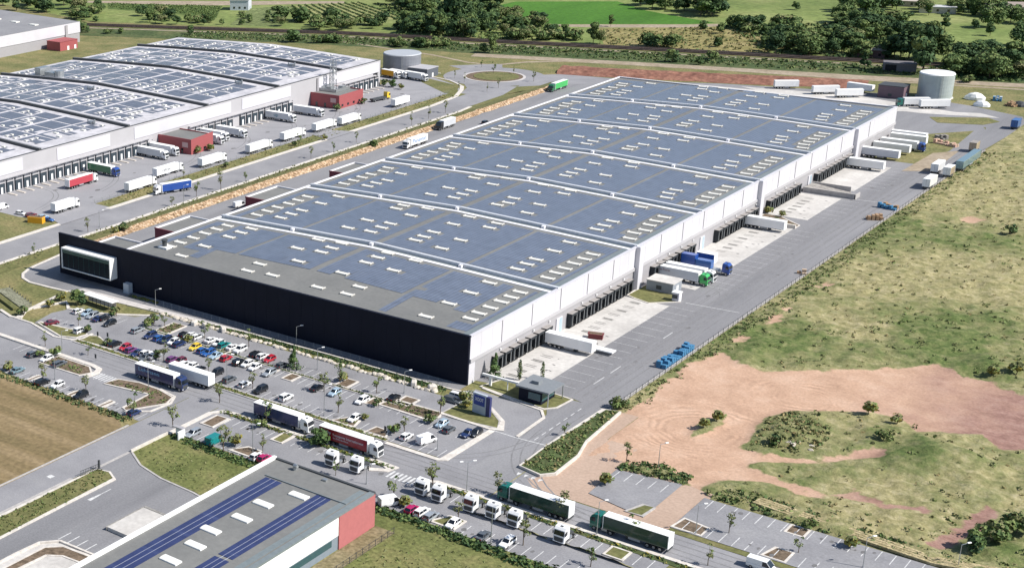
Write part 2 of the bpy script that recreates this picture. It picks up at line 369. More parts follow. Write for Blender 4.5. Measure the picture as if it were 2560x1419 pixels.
# side roads into the estate yards
for y0, y1 in ((42, 60), (206, 218)):
    sheet('yard_entrance', [(-198, y0), (-186.9, y0-4), (-186.9, y1+4), (-198, y1)], .215, 'asphalt_estate')
rect('estate_yard', -237, -197, 40, 330, .06, 'asphalt_estate'); rect('estate_yard', -237, -184.6, 36, 66, .058, 'asphalt_estate')
sheet('estate_yard', [(-250, 330), (-197, 330), (-207, 340), (-228, 352), (-250, 352)], .058, 'asphalt_estate')
rect('verge', -197, -189, 66, 322, .09, 'grassdry'); sheet('verge', [(-260, -60), (-189, -60), (-189, 42), (-199, 38), (-232, 30), (-260, 20)], .075, 'grassdry')
sheet('verge', [(-199, 318), (-192, 318), (-203, 338), (-225, 346), (-226, 338)], .1, 'lawn')
mb = MB()
for i in range(58): 
    y = 56+i*4.55
    if 140 < y < 165 or 250 < y < 282: continue
    mb.box(-234.6, -229.8, y-.55, y+.55, .05, .34)
struct(mb.build('wheel_guide', plain('pale_wheel_guide', (.52, .47, .42), .8)))
# service yard on the far side of the warehouse, rock slope above it
sheet('service_yard', [(-160, 10), (-119.6, 10), (-119.6, 345), (-137, 395), (-160, 372), (-161, 345)], .06, 'asphalt_yard')
sheet('driveway', [(-163.6, 16), (-160, 1), (-159, -4), (-157, -8.8), (-153.7, -11.7), (-148.9, -13.3), (-140.6, -12.9), (-133, -12.2), (-110, -9.8), (-66, -5.7), (0, -4.8), (0, -.02), (-119, -.02), (-119, 14), (-160, 14)], .07, 'asphalt_yard')
mb = MB(); mb.ribbon([(-162.5, 17), (-160.2, 1), (-159.3, -4), (-157, -8.9), (-153.8, -11.9), (-148.9, -13.5), (-140.6, -13.1), (-133, -12.4)], .9, 0, .25)
mb.ribbon([(-110, -9.9), (-66, -5.8), (-40, -5.0), (-2, -5.0), (4, -4.4)], .55, 0, .3)
struct(mb.build('driveway_kerb', MT['kerb']))
sheet('front_path', [(-134, -12), (-131, -7.2), (-66, -4.9), (-66, -5.5), (-110, -9.6)], .1, 'path')
mb = MB(); Y = list(range(20, 372, 3))
def rockrow(y): return -160.2-.8*noise.noise(Vector((y*.13, 3.1, 0)))
for i in range(len(Y)-1):
    for j in range(4):
        def pt(y, k):
            n = noise.noise(Vector((y*.9, k*1.7, 5.)))
            return (rockrow(y)-k*.7+.3*n, y+.5*noise.noise(Vector((y, k*2.2, 9.))), .05+k*.38*(.5 if y < 50 else 1)+.25*n)
        mb.quad(pt(Y[i], j), pt(Y[i], j+1), pt(Y[i+1], j+1), pt(Y[i+1], j))
    z = lambda y: .05+4*.38*(.5 if y < 50 else 1)
    y0, y1 = Y[i], Y[i+1]
    mb.quad((-162.8, y0, z(y0)), (-169.8, y0, .2), (-169.8, y1, .2), (-162.8, y1, z(y1)), mi=1)
struct(mb.build('rock_embankment', [ground('rock_face', [(.3, (.09, .055, .03)), (.48, (.33, .22, .13)), (.62, (.55, .42, .3))], .9, fine=.45, fscale=1.6, bump=.8, bscale=1.0), MT['lawn']]))
sheet('verge', [(-164.8, 372), (-170, 285), (-173, 296), (-173.5, 330), (-178, 352), (-160, 372)], .08, 'lawn')
rect('verge', -170.2, -163, -60, 20, .08, 'lawn')
# far yard behind the warehouse and the red cutting
sheet('far_yard', [(-150, 345), (0, 345), (24, 382), (33, 345), (33.8, 338), (36, 395), (31, 412), (8, 424), (-18, 432), (-30, 432), (-60, 424), (-100, 414), (-137, 398)], .05, 'asphalt_yard')
sheet('loading_slab', [(-110, 405), (-60, 410), (-20, 405), (-10, 400), (15, 410), (24, 404), (-4, 396), (-30, 396), (-100, 392)], .085, 'concrete')
sheet('loading_slab', [(-32, 384), (-12, 396), (20, 404), (-2, 408), (-40, 420), (-90, 412)], .08, 'concrete')
mb = MB(); bp = [(-178, 393), (-150, 400), (-122, 409), (-95, 417), (-66, 428), (-40, 436)]
for i in range(len(bp)-1):
    for s in range(6):
        a0, a1 = s/6, (s+1)/6
        P0 = Vector(bp[i]).lerp(Vector(bp[i+1]), a0); P1 = Vector(bp[i]).lerp(Vector(bp[i+1]), a1)
        for k in range(4):
            def q(P, k): 
                n = noise.noise(Vector((P.x*.2, P.y*.2, k)))
                return (P.x-k*1.2+n, P.y+k*5+n*2, [.05, 1.5, 2.6, 2.0, .06][k]+.4*n*(k > 0 and k < 4))
            mb.quad(q(P0, k), q(P1, k), q(P1, k+1), q(P0, k+1))
struct(mb.build('earth_bank', MT['redearth']))
# right-hand yard
sheet('right_yard', [(0, 4), (24, 9), (34, 6), (34, 338), (33, 360), (22, 384), (0, 348)], .06, 'asphalt_yard')
sheet('dry_bank', [(1.5, 300), (20, 300), (24, 330), (22, 372), (1.5, 346)], .1, 'grassdry')
sheet('gravel_patch', [(19, 286), (28, 292), (27, 332), (20, 322)], .115, 'palestrip'); sheet('gravel_patch', [(0, 390), (20, 402), (26, 396), (22, 386), (6, 380)], .12, 'grassdry')
for y0, y1 in ((9, 88), (106, 186), (199, 233), (246, 289)): rect('apron', .02, 14.6, y0, y1, .09, 'concrete')
mb = MB()
for y0, y1 in ((9, 88), (106, 186), (199, 233), (246, 289)):
    y = y0+6
    while y < y1:
        mb.quad((14.6, y, .082), (14.6, y+.12, .082), (22, y+.12, .082), (22, y, .082)); y += 5.2
for y in (93.3, 235): mb.quad((17, y, .09), (32, y+1.2, .09), (32, y+1.45, .09), (17, y+.25, .09))
for y in (30, 62, 20.5): mb.quad((24, y, .09), (24.2, y, .09), (24.2, y+6, .09), (24, y+6, .09))
struct(mb.build('yard_marking', MT['paint']))
mb = MB()
r2 = random.Random(4)
for y0, y1 in ((13, 34), (54, 86), (108, 122), (148, 184), (201, 231)):
    y = y0
    while y < y1:
        dx = r2.uniform(-.3, .3)
        for o in (-.55, .55): mb.quad((4.2+dx, y+o-.16, .1), (7.3+dx, y+o-.16, .1), (7.3+dx, y+o+.16, .1), (4.2+dx, y+o+.16, .1))
        if r2.random() < .5: mb.quad((4.4, y-.5, .099), (7.2, y-.5, .099), (7.2, y+.5, .099), (4.4, y+.5, .099), mi=1)
        if r2.random() < .4:
            x = r2.uniform(9, 12.5); mb.quad((x, y, .1), (x+.9, y-.3, .1), (x+1.1, y+.2, .1), (x+.2, y+.4, .1))
        y += 4.35
struct(mb.build('apron_drain', [plain('drain_grate', (.13, .125, .12), .7), MT['stain']]))
mb = MB(); mb.ribbon([(34.4, 7), (34.4, 338)], .6, 0, .35); struct(mb.build('yard_kerb', MT['kerbgrey']))
def island(pts, name='planting_island', top='soil', h=.26, kw=.45, kmat='kerb'):
    """kerbed island; a kerb ring with planting in it"""
    mb = MB(); mb.prism(pts, 0, h-.05, mi=1); mb.ribbon(pts, kw, 0, h, mi=0, closed=True)
    return struct(mb.build(name, [MT[kmat], MT[top]]))
island([(1, 89.5), (1.5, 104), (3, 106), (10, 100), (15.5, 93), (9, 86.5), (4, 88)], top='lawn')
island([(.6, 188), (.6, 198), (6, 198), (14.8, 191), (14.8, 187.5)], top='soil')
# car parks and the front road
sheet('car_park', [(-123, -29), (-121, -22.5), (-101, -16), (-97, -9.8), (6, -9.8), (6, -41), (-101, -41), (-121, -38)], .06, 'asphalt')
sheet('front_road', [(-200, -51), (-200, -38.5), (-121, -38.5), (-101, -41.2), (150, -41.5), (150, -51.5)], .05, 'road')
rect('front_road', -187, -160, -60, -30, .055, 'road')
rect('car_park', -126, -50, -70, -51, .045, 'asphalt'); rect('side_road', -49.8, -40.2, -200, -44, .056, 'road')
rect('car_park', -40, 62, -69.5, -51, .045, 'asphalt'); rect('car_park', 62, 76, -69, -51, .045, 'asphalt')
sheet('lorry_lane', [(18.6, -41.6), (33, -41.6), (33, -5), (34, 8), (18, 8), (24, -4), (24.6, -20)], .058, 'asphalt_yard')
rect('car_park', 6, 18.4, -41, -20.4, .061, 'asphalt'); sheet('lorry_lane', [(32.9, -41.6), (46, -41.6), (41, -33), (39, -35.6), (33, -34)], .0585, 'asphalt_yard')
sheet('inner_drive', [(18, -42), (18.4, -20), (15.4, -12.5), (10, -8.3), (0, -5.8), (3, -1), (14, -1.9), (21.8, -3), (24.3, -6.2), (25, -20), (25, -42)], .064, 'asphalt')
rect('car_park', 70, 150, -39.5, -22.5, .2, 'asphalt'); sheet('car_park', [(50.5, -36), (50, -21.5), (64, -19.5), (64, -39)], .2, 'asphalt')
sheet('dirt_lane', [(64, -41), (70.2, -41), (71, -20), (72, -8), (41.4, -8), (41.4, 9), (36, 9), (38.5, -13), (40.6, -21), (41, -32.6), (38.8, -35.4), (37, -38), (40, -41)], .062, ground('dusty_lane', [(.3, (.36, .26, .2)), (.7, (.44, .325, .255))], .06, fine=.1, fscale=1.5))
sheet('grass_plot', [(-40, -83.6), (-40, -71), (-36, -70), (-9.5, -71), (-2.4, -69.5), (-2.4, -93), (-15, -90), (-25, -89.6), (-33, -87.6)], .07, 'grassgreen')
sheet('grass_plot', [(16, -69.4), (60, -69.4), (70, -69.4), (70, -140), (24, -140), (24, -80), (20, -77)], .07, 'grassgreen')
rect('bare_strip', 23.9, 28.5, -110, -77.5, .085, ground('bare_grass', [(.3, (.14, .12, .06)), (.7, (.24, .2, .12))], .3, fine=.25, fscale=1.2))
rect('stubble_field', -260, -49.8, -260, -76, .03, 'wheat'); sheet('stubble_field', [(-260, -76), (-49.8, -76), (-56, -71.5), (-130, -72.4), (-260, -73)], .031, 'wheat')
sheet('warehouse_drive', [(-40, -200), (-2.3, -200), (-2.3, -92.5), (-15, -90.5), (-25, -90), (-33, -88), (-38.5, -84), (-40, -84)], .055, 'asphalt_yard')
island([(-39.4, -150), (-39.4, -96), (-36, -95.2), (-32.8, -97), (-32.2, -150)], 'verge', 'lawn', kw=.5)
mb = MB()
mb.ribbon([(-50.3, -200), (-50.3, -76), (-50.3, -73.5)], .5, 0, .16)
mb.ribbon([(-39.2, -84.2), (-33, -88), (-25, -90), (-15, -90.6), (-2.5, -92.8)], .5, 0, .2)
mb.ribbon([(-39.8, -96), (-39.8, -83.8)], .7, 0, .14); mb.ribbon([(-40.2, -150), (-40.2, -103)], 1.4, 0, .12)
struct(mb.build('drive_kerb', MT['kerbgrey']))
mb = MB()
mb.ribbon([(-140, -51.5), (-84, -51.6), (-80.6, -52.4), (-79.6, -54.6), (-80, -58.4)], 1.5, 0, .45)
mb.ribbon([(-39.4, -71), (-39.4, -55.5), (-37.6, -52.6), (-34.6, -51.9), (-4, -51.8)], 1.2, 0, .3)
mb.ribbon([(-56.6, -68.2), (-51.6, -64), (-51, -57), (-53, -53.2), (-59, -52)], .6, 0, .25)
mb.ribbon([(8, -56.4), (11.4, -54.4), (11.8, -52.6), (8.4, -51.9), (-4, -51.8)], 1.4, 0, .25)
mb.ribbon([(20, -56), (20.8, -53.4), (23, -52.2), (60, -52), (90, -51.8), (150, -51.8)], 1.1, 0, .28)
mb.ribbon([(3.2, -42.3), (17.2, -42.3), (18.2, -41.4), (18.6, -20.6)], 1.3, 0, .25)
mb.ribbon([(-130, -38.9), (-121.4, -38.9), (-108, -42.6), (-102.5, -41.2), (-100.4, -38.6), (-101, -34)], .7, 0, .25)
mb.ribbon([(4, -19.6), (17.6, -20.2), (20, -19.2), (18, -14.4), (12.4, -9.6), (6, -5.6)], .9, 0, .28)
mb.ribbon([(24.8, -20), (24.4, -6.2), (21.9, -2.6), (14, -1.5), (4, .6)], .7, 0, .25)
mb.ribbon([(-137, -37), (-130, -39.2), (-127.4, -38.3), (-130.2, -33), (-132.4, -17.4)], 1.0, 0, .35)
mb.ribbon([(-130.2, -30), (-126.4, -19.4), (-121.4, -23.4)], 1.2, 0, .3)
mb.ribbon([(-121.4, -23.4), (-111, -20.5), (-104, -16.4), (-98, -12.4)], 1.0, 0, .3)
struct(mb.build('kerb', MT['kerb']))
# planted medians and islands between the parking bays
def median(x0, x1, y0, y1, top='soil', kw=.3): island([(x0, y0), (x1, y0), (x1, y1), (x0, y1)], 'planted_median', top, .24, kw, 'kerbgrey')
median(-92, -5, -22.0, -21.0, 'lawn'); median(-101, 2.6, -41.8, -40.0, 'lawn')
for x0, x1, y0, y1 in [(-88.6, -84, -20.8, -12.6), (-64.5, -61.6, -26.8, -16.2), (-45.4, -43.2, -26.6, -22.1), (-26, -22.6, -20.9, -15.8), (-39.2, -36.2, -26.4, -22.1), (-13.6, -10.6, -26.2, -22.1), (-8, -4.2, -21.2, -16)]:
    island([(x0, y0), (x1, y0), (x1, y1), (x0, y1)])
island([(-100.6, -40), (-100.8, -36), (-98.6, -34.4), (-96, -35.4), (-88, -39.4)], top='lawn')
island([(-107, -41.2), (-120, -37.6), (-120, -36.8), (-109, -35.6), (-103.4, -33.6), (-101.8, -35.6), (-102.4, -39.2)], top='lawn')
island([(-14, -39.8), (-11.2, -35.2), (-8.6, -35.4), (-7.6, -39.8)]); island([(-4, -41), (-3.4, -36.2), (.2, -36.4), (1.6, -40)])
island([(-10.2, -24.6), (-9.6, -19.6), (4, -19.2), (5, -21.4), (4, -25)], top='soil')
island([(4.2, -19.2), (4.6, -12), (6, -6.4), (12.1, -9.9), (17.4, -14.8), (19.2, -19), (12, -19.8)], top='lawn', kmat='kerbgrey')
island([(3, 1.2), (5, 8.6), (16, 9), (24.6, 8), (24, 1), (22, -1.6), (14, -.6)], top='lawn')
island([(33.2, -34.2), (38.8, -35.4), (41, -32.6), (40.6, -21), (38.6, -13), (37.2, 7.6), (33.6, 6.4), (32.8, -20)], top='scrub', h=.7)
island([(-97, -59), (-92, -59), (-82, -58.6), (-80.6, -55.4), (-84, -52.6), (-96, -52.6)], top='soil')
island([(-73, -58.6), (-72, -54), (-66, -52.2), (-59, -52.4), (-53, -54), (-51.6, -58), (-56.6, -67.6), (-58.4, -66.8), (-59, -56.2)], top='soil')
for x0, x1 in ((-90.6, -89.2), (-75.2, -73.6), (-64, -62.6)): island([(x0, -70), (x1, -70), (x1, -65.4), (x0, -65.4)])
island([(-37.2, -61.5), (-37.2, -55.4), (-33.6, -55.2), (-33.6, -61.5)]); island([(-18.4, -58), (-18.4, -53), (-15.4, -53), (-15.4, -58)], top='lawn')
island([(-22.4, -68.6), (-16.2, -68.6), (-16.2, -64.6), (-20, -64.6)]); rect('planting_bed', -38, 12, -53.2, -51.6, .12, 'scrub'); rect('planting_bed', 24, 150, -54, -52.4, .12, 'scrub')
island([(31.4, -68.6), (37, -68.6), (37, -64), (33.4, -64)], top='lawn'); island([(64.6, -58.4), (68.4, -58.4), (68.4, -54.4), (64.6, -54.4)], top='lawn')
island([(60, -38.8), (63.6, -38.6), (64, -33.4), (61.6, -33.6)], top='lawn', kmat='kerbgrey'); island([(70, -39), (76, -39), (76, -35), (70.6, -34)])
island([(88, -39), (92.4, -39), (92.4, -34.2), (89, -34.2)]); island([(88, -26.6), (91.6, -26.6), (91.6, -22.8), (88, -22.8)])
rect('verge', 70, 150, -41.4, -39.5, .12, 'lawn')
# bay lines
mb = MB()
def bays(x0, x1, y0, y1, z, step=2.5, wd=.085, skip=()):
    n = int(round((x1-x0)/step))
    for i in range(n+1):
        x = x0+i*step
        if any(a < x < b for a, b in skip): continue
        mb.quad((x-wd, y0, z), (x+wd, y0, z), (x+wd, y1, z), (x-wd, y1, z))
bays(-84, -4, -26.6, -22.1, .075); bays(-84, -6, -20.9, -16.2, .075); bays(-96, -5, -39.9, -35.2, .075); bays(-119, -103, -35.6, -31, .075)
bays(-119, -101, -23.4, -18.9, .075); bays(-124, -52, -69.9, -65.3, .06); bays(-110, -97, -56.8, -52.3, .06); bays(-80, -74, -58, -53.4, .06)
bays(-33, 8, -57.8, -53.3, .06); bays(-37, 0, -69.3, -64.8, .06); bays(22, 72, -58.6, -54.2, .06, 2.7); bays(20, 72, -69.3, -64.8, .06, 2.7)
bays(72, 148, -27.2, -22.7, .215, 2.55); bays(72, 148, -39.3, -34.8, .215, 2.55); bays(51, 63, -26, -21.6, .215, 2.7)
bays(-1, 16, -29.4, -25, .075, 2.5); bays(3.6, 17, -41, -36.6, .075)
for i in range(7):
    x = -79.4+i*1.0; mb.quad((x, -57.4, .068), (x+.5, -57.4, .068), (x+.5, -53.6, .068), (x, -53.6, .068))
for i in range(7):
    x = 12.7+i*1.05; mb.quad((x, -57, .068), (x+.55, -57, .068), (x+.55, -53.4, .068), (x, -53.4, .068))
for i in range(4):
    x = -22.9+i*2.5; mb.quad((x, -124.6, .07), (x+.25, -124.6, .07), (x+.25, -120.8, .07), (x, -120.8, .07))
mb.quad((-30.6, -108, .07), (-29.6, -108, .07), (-29.9, -104.4, .07), (-30.3, -104.4, .07)); mb.quad((-30.2, -104.4, .07), (-30, -104.4, .07), (-30, -101, .07), (-30.2, -101, .07))
mb.quad((24.6, -20.6, .08), (32.6, -20, .08), (32.6, -19.7, .08), (24.6, -20.3, .08)); mb.quad((18.8, -20.4, .08), (24.6, -20.6, .08), (24.6, -20.3, .08), (18.8, -20.1, .08))
for i in range(7): mb.quad((28.6, -19+i*3.6, .08), (28.8, -19+i*3.6, .08), (28.8, -17+i*3.6, .08), (28.6, -17+i*3.6, .08))
for i in range(4): mb.quad((34+i*1.7, -36.4, .08), (35+i*1.7, -36.4, .08), (34.5+i*1.7, -37.8, .08), (34.4+i*1.7, -37.8, .08))
mb.quad((-45.6, -106, .07), (-44.2, -106, .07), (-44.2, -104.6, .07), (-45.6, -104.6, .07))
struct(mb.build('road_marking', MT['paint']))

mb = MB(); rs = random.Random(21)
def blot(x, y, r0, z):
    mb.quad(*[(x+r0*rs.uniform(.6, 1.2)*math.cos(a), y+1.5*r0*rs.uniform(.6, 1.2)*math.sin(a), z) for a in [2*math.pi*k/9 for k in range(9)]])
for k in range(46):
    blot(rs.uniform(-84, -6), rs.choice((-24, -19, -37.2))+rs.uniform(-.8, .8), rs.uniform(.25, .6), .0765); blot(rs.uniform(-122, -54), -67.5+rs.uniform(-1, 1), rs.uniform(.25, .6), .0615); blot(rs.uniform(-30, 60), rs.choice((-56, -67))+rs.uniform(-1, 1), rs.uniform(.25, .7), .0615)
for k in range(26): blot(rs.uniform(73, 140), rs.choice((-25, -37))+rs.uniform(-1, 1), rs.uniform(.25, .6), .2165); blot(rs.uniform(3, 32), rs.uniform(20, 330), rs.uniform(.2, .7), .0925); blot(rs.uniform(-230, -203), rs.uniform(70, 320), rs.uniform(.4, 1.1), .0625)
struct(mb.build('oil_spot', ground('oil_spot', [(.3, (.12, .118, .122)), (.7, (.17, .167, .17))], .8, fine=.1)))
mb = MB()
def tyre(pts, z, gap=1.9):
    P = [Vector(p) for p in pts]
    for o in (-gap/2, gap/2):
        Q = []
        for i, p in enumerate(P):
            d = (P[min(i+1, len(P)-1)]-P[max(i-1, 0)]).normalized(); Q.append((p.x-d.y*o, p.y+d.x*o))
        mb.ribbon(Q, .34, z)
def curve(a, b, c, n=14): return [tuple(Vector(a)*(1-t)**2+Vector(b)*2*t*(1-t)+Vector(c)*t*t) for t in [i/n for i in range(n+1)]]
for y in (16, 38, 62, 75, 112, 128, 160, 175, 205, 222, 255, 275): tyre(curve((15+rs.random(), y), (25+rs.uniform(-2, 3), y-1), (25+rs.uniform(-3, 3), y+rs.choice((-26, 26)))), .0625+.0003*(y % 7))
for k in range(5): tyre([(19+k*2.4+rs.random(), 12), (19+k*2.5, 120), (20+k*2.3, 230), (21+k*2.2, 330)], .0606+.0002*k)
tyre(curve((26, -12), (27, -40), (50, -45)), .0646); tyre(curve((29, -14), (28, -42), (2, -45)), .0649); tyre(curve((30, 2), (28, -44), (60, -47)), .0652); tyre([(-90, -44), (-20, -44.3), (60, -44.2), (110, -44)], .0608); tyre([(-90, -48.6), (-20, -48.3), (60, -48.2), (110, -48.4)], .0611)
for y in range(70, 315, 17): tyre(curve((-229, y), (-214, y), (-208, y+rs.choice((-24, 24)))), .0605+.0002*(y % 5))
struct(mb.build('tyre_mark', ground('tyre_mark', [(.3, (.165, .163, .17)), (.55, (.2, .198, .205)), (.75, (.235, .232, .242))], .35, fine=.12)))
# ---------------------------------------------------------------- the big warehouse
BW, BL, HH = 119.5, 339.63, 13.5
DIV = [0, 47.32, 96.62, 143.92, 192.16, 240.96, 289.73, 339.63]
wh = thing('warehouse', 'huge distribution warehouse with seven solar covered roof bays, black front and white right wall', 'warehouse')
def prof(x):
    t = abs((x+BW/2)/(BW/2)); return 1-(.15*t*t+.85*t) if t < 1 else 0
def roofz(x, y): return 12.75+1.7*prof(x)*smooth(0, 22, y)*smooth(0, 6, BL-y)
mb = MB()
mb.box(-BW, -.35, .3, BL, 0, 12.6)                       # core
struct_core = mb.build('wall', MT['greywall'], wh)
mb = MB()
mb.box(-.35, 0, .3, BL, 0, 6.1, mi=0); mb.box(-.35, .45, .3, BL, 6.1, 7.1, mi=2); mb.box(-.35, .12, .3, BL, 7.1, 13.25, mi=1); mb.box(-.55, .3, .3, BL+.1, 13.25, 13.5, mi=1)
for i in range(1, 60): mb.box(.12, .135, i*5.66-.03, i*5.66+.03, 7.1, 13.25, mi=2)
mb.build('side_wall', [MT['greywall'], MT['offwhite'], MT['greywall2']], wh)
mb = MB(); mb.box(-BW-.3, -BW, .3, BL, 0, 12.9, mi=0); mb.box(-BW-.5, -BW+.3, .3, BL, 12.9, 13.25, mi=1); mb.box(-BW-.3, .1, BL, BL+.4, 0, 13.0, mi=0); mb.box(-BW-.4, .2, BL-.1, BL+.7, 13.0, 13.3, mi=1)
mb.build('rear_wall', [MT['greywall'], MT['whitemem']], wh)
for y in (96.62, 192.16, 289.73):
    mb = MB(); mb.bbox(0, 1.5, y-1.5, y+1.5, 0, 13.6, .1); mb.build('pilaster', MT['offwhite'], wh)
mb = MB(); mb.box(-148.4, 0, -.35, .3, 0, 13.45); 
for i in range(1, 37): mb.box(-148.4+i*4, -148.4+i*4+.05, -.37, -.35, 0, 13.3)
mb.box(-148.5, .1, -.45, .4, 13.45, 13.56); mb.box(-.4, .02, .3, 3.2, 0, 13.45, mi=1)
mb.build('facade', [MT['facade'], MT['offwhite']], wh)
for k in range(1, 20):
    if k % 6:
        mb = MB(); mb.box(.13, .27, k*16.1, k*16.1+.16, 7.1, 13.2); mb.build('downpipe', MT['greywall'], wh)
# office window box on the facade
mb = MB()
x0, x1, z0, z1, d = -144.2, -122.8, 3.4, 10.2, 3.6
mb.box(x0, x1, -d, -.36, z1-.45, z1); mb.box(x0, x1, -d, -.36, z0, z0+.3); mb.box(x0, x0+.3, -d, -.36, z0+.3, z1-.45); mb.box(x1-.3, x1, -d, -.36, z0+.3, z1-.45)
wb = mb.build('window_box', MT['white'], wh)
mb = MB(); mb.box(x0+.3, x1-.3, -d+.35, -d+.45, z0+.3, z1-.45); mb.build('pane', plain('office_glass', (.008, .016, .026), .3, spec=.12, var=0), wb)
mb = MB(); mb.box(x0+.3, x1-.3, -d+.25, -d+.34, z1-1.7, z1-.45); 
for i in range(1, 9): mb.box(x0+.5+i*2.3, x0+.56+i*2.3, -d+.25, -d+.34, z0+.3, z1-1.7)
mb.build('mullion', MT['glassgreen'], wb)
mb = MB(); mb.box(-118.6, -116.4, -2.2, -.4, 0, 3.2); mb.build('entrance_porch', plain('pale_porch', (.45, .5, .55), .4), wh)
# low blocks on the far side
for i, (a, b, c, d2, h, mm) in enumerate([(-148.1, -119.9, .4, 25.6, 6.2, 'greywall2'), (-144.6, -119.9, 41.5, 60, 6, 'maroon'), (-144.6, -119.9, 91, 110, 6, 'maroon'), (-143, -119.9, 141, 158, 5.6, 'maroon')]):
    mb = MB(); mb.box(a, b, c, d2, 0, h-.5, mi=0, top=2); mb.box(a-.1, b, c-.1, c+.3, h-.5, h, mi=0); mb.box(a-.1, b, d2-.3, d2+.1, h-.5, h, mi=1); mb.box(a-.1, a+.3, c+.3, d2-.3, h-.5, h, mi=1)
    mb.build('annex', [MT[mm], MT['whitemem'], MT['membrane']], wh)
# roof sheets, one per bay, and fire walls between them
XS = [-BW+BW*i/24 for i in range(25)]
for b in range(7):
    y0, y1 = DIV[b]+(.35 if b == 0 else .5), DIV[b+1]-.5
    mb = MB(); YS = [y0+(y1-y0)*j/6 for j in range(7)]
    for i in range(24):
        for j in range(6):
            mb.quad(*[(x, y, roofz(x, y)) for x, y in ((XS[i], YS[j]), (XS[i+1], YS[j]), (XS[i+1], YS[j+1]), (XS[i], YS[j+1]))])
    mb.quad((-3.2, y0+1, 12.86), (-.55, y0+1, 12.86), (-.55, y1, 12.86), (-3.2, y1, 12.86), mi=1)
    mb.build('roof', [MT['membrane'], MT['gutter']], wh)
for b in range(1, 7):
    y = DIV[b]; mb = MB()
    for i in range(24):
        xa, xb = XS[i], XS[i+1]
        za, zb = roofz(xa, y), roofz(xb, y)
        def slab(ya, yb, ha0, ha1, mi):
            p = [(xa, ya, za+ha0), (xb, ya, zb+ha0), (xb, yb, zb+ha0), (xa, yb, za+ha0), (xa, ya, za+ha1), (xb, ya, zb+ha1), (xb, yb, zb+ha1), (xa, yb, za+ha1)]
            n = len(mb.v); mb.v += p
            for q in [(4, 5, 6, 7), (0, 1, 5, 4), (2, 3, 7, 6)]: mb.f.append(tuple(n+k for k in q)); mb.m.append(mi)
        slab(y-.45, y+.45, -.5, .85, 0); slab(y-.55, y+.55, .85, .95, 1)
        slab(y-3.4, y-2.0, -.1, .16, 0); slab(y-2.0, y-.45, -.1, .06, 2); slab(y+1.7, y+2.5, -.1, .12, 1)
    mb.quad((0, y-.7, 12.5), (0, y+.7, 12.5), (0, y+.7, 13.9), (0, y-.7, 13.9), mi=1)
    mb.build('fire_wall', [MT['whitemem'], plain('coping_sheet', (.5, .52, .56), .5) if b == 1 else bpy.data.materials['coping_sheet'], MT['gutter']], wh)
    for k, x in enumerate((-30, -60.5, -90)):
        mb = MB(); zz = roofz(x, y-3); mb.box(x-.5, x+.5, y-1.7, y-.6, zz, zz+.9); mb.build('hatch', MT['whitemem'], wh)
# skylights
COLS = {-111.3: (8, 13.6, 19.2, 24.8, 30.4, 36), -102.4: (9.4, 14.6, 20.2, 31.2, 41.5), -77.6: (10.9, 21.9, 38.5, 43.4), -69.1: (11.4, 16.8, 22.4, 33.9, 43.8),
        -53.2: (11.7, 16.4, 22.4, 33.6, 43.6), -43: (10.1, 20.9, 37.7, 43.2), -17.2: (8.2, 13.8, 19.4, 30.2, 40.5), -7.2: (6.9, 12.6, 17.7, 23.3, 28.9, 34.4)}
BAY1 = {-111.3: (12, 16.6, 22.9, 28.5, 34.5, 39.6), -102.4: (6.8, 17.8, 29.4, 35.5, 41.1), -77.3: (7.2, 13.5, 31.3, 42), -68.9: (8, 20.6, 31.9, 37.5, 43.2),
        -52.6: (7.7, 19.7, 31.7, 37.7, 42.9), -42.9: (7.8, 13.7, 31.3, 42.3), -17.1: (6.7, 18.5, 29.4, 40.2), -7.2: (12, 17.1, 23, 28.6, 33.9, 39)}
SKY = []
for b in range(7):
    r = random.Random(b+3)
    for x, ys in (BAY1 if b == 0 else COLS).items():
        for y in ys: SKY.append((x+r.uniform(-.2, .2)+(0 if b < 2 else r.choice((0, 0, 0, 1.5))), DIV[b]+y+r.uniform(-.25, .25)))
def skylight_mb(mb, x, y, z):
    L, Wd = 1.85, .82
    mb.box(x-L, x+L, y-Wd, y+Wd, z-.25, z+.22, mi=0)
    for s in (-1, 1): mb.box(x+s*L-.15, x+s*L+.15, y-Wd-.08, y+Wd+.08, z+.1, z+.4, mi=0)
    rg = [[(x+e*(L-.21), y+Wd*.86*math.cos(t), z+.2+.16*math.sin(t)) for t in [math.pi*k/6 for k in range(7)]] for e in (-1, 1)]
    mb.loft(rg, mi=1, cap=False)
pr = MB(); skylight_mb(pr, 0, 0, 0); skm = pr.mesh('skylight', [plain('skylight_kerb', (.58, .56, .52), .6), MT['dome']])
SKY.sort(key=lambda p: (p[0]-CX)**2+(p[1]-CY)**2)
rest = MB()
for i, (x, y) in enumerate(SKY):
    z = roofz(x, y)
    if i < 100: obj('skylight', skm, wh, (x, y, z))
    else: skylight_mb(rest, x, y, z)
struct(rest.build('skylight_field', [bpy.data.materials['skylight_kerb'], MT['dome']], wh), 'stuff')
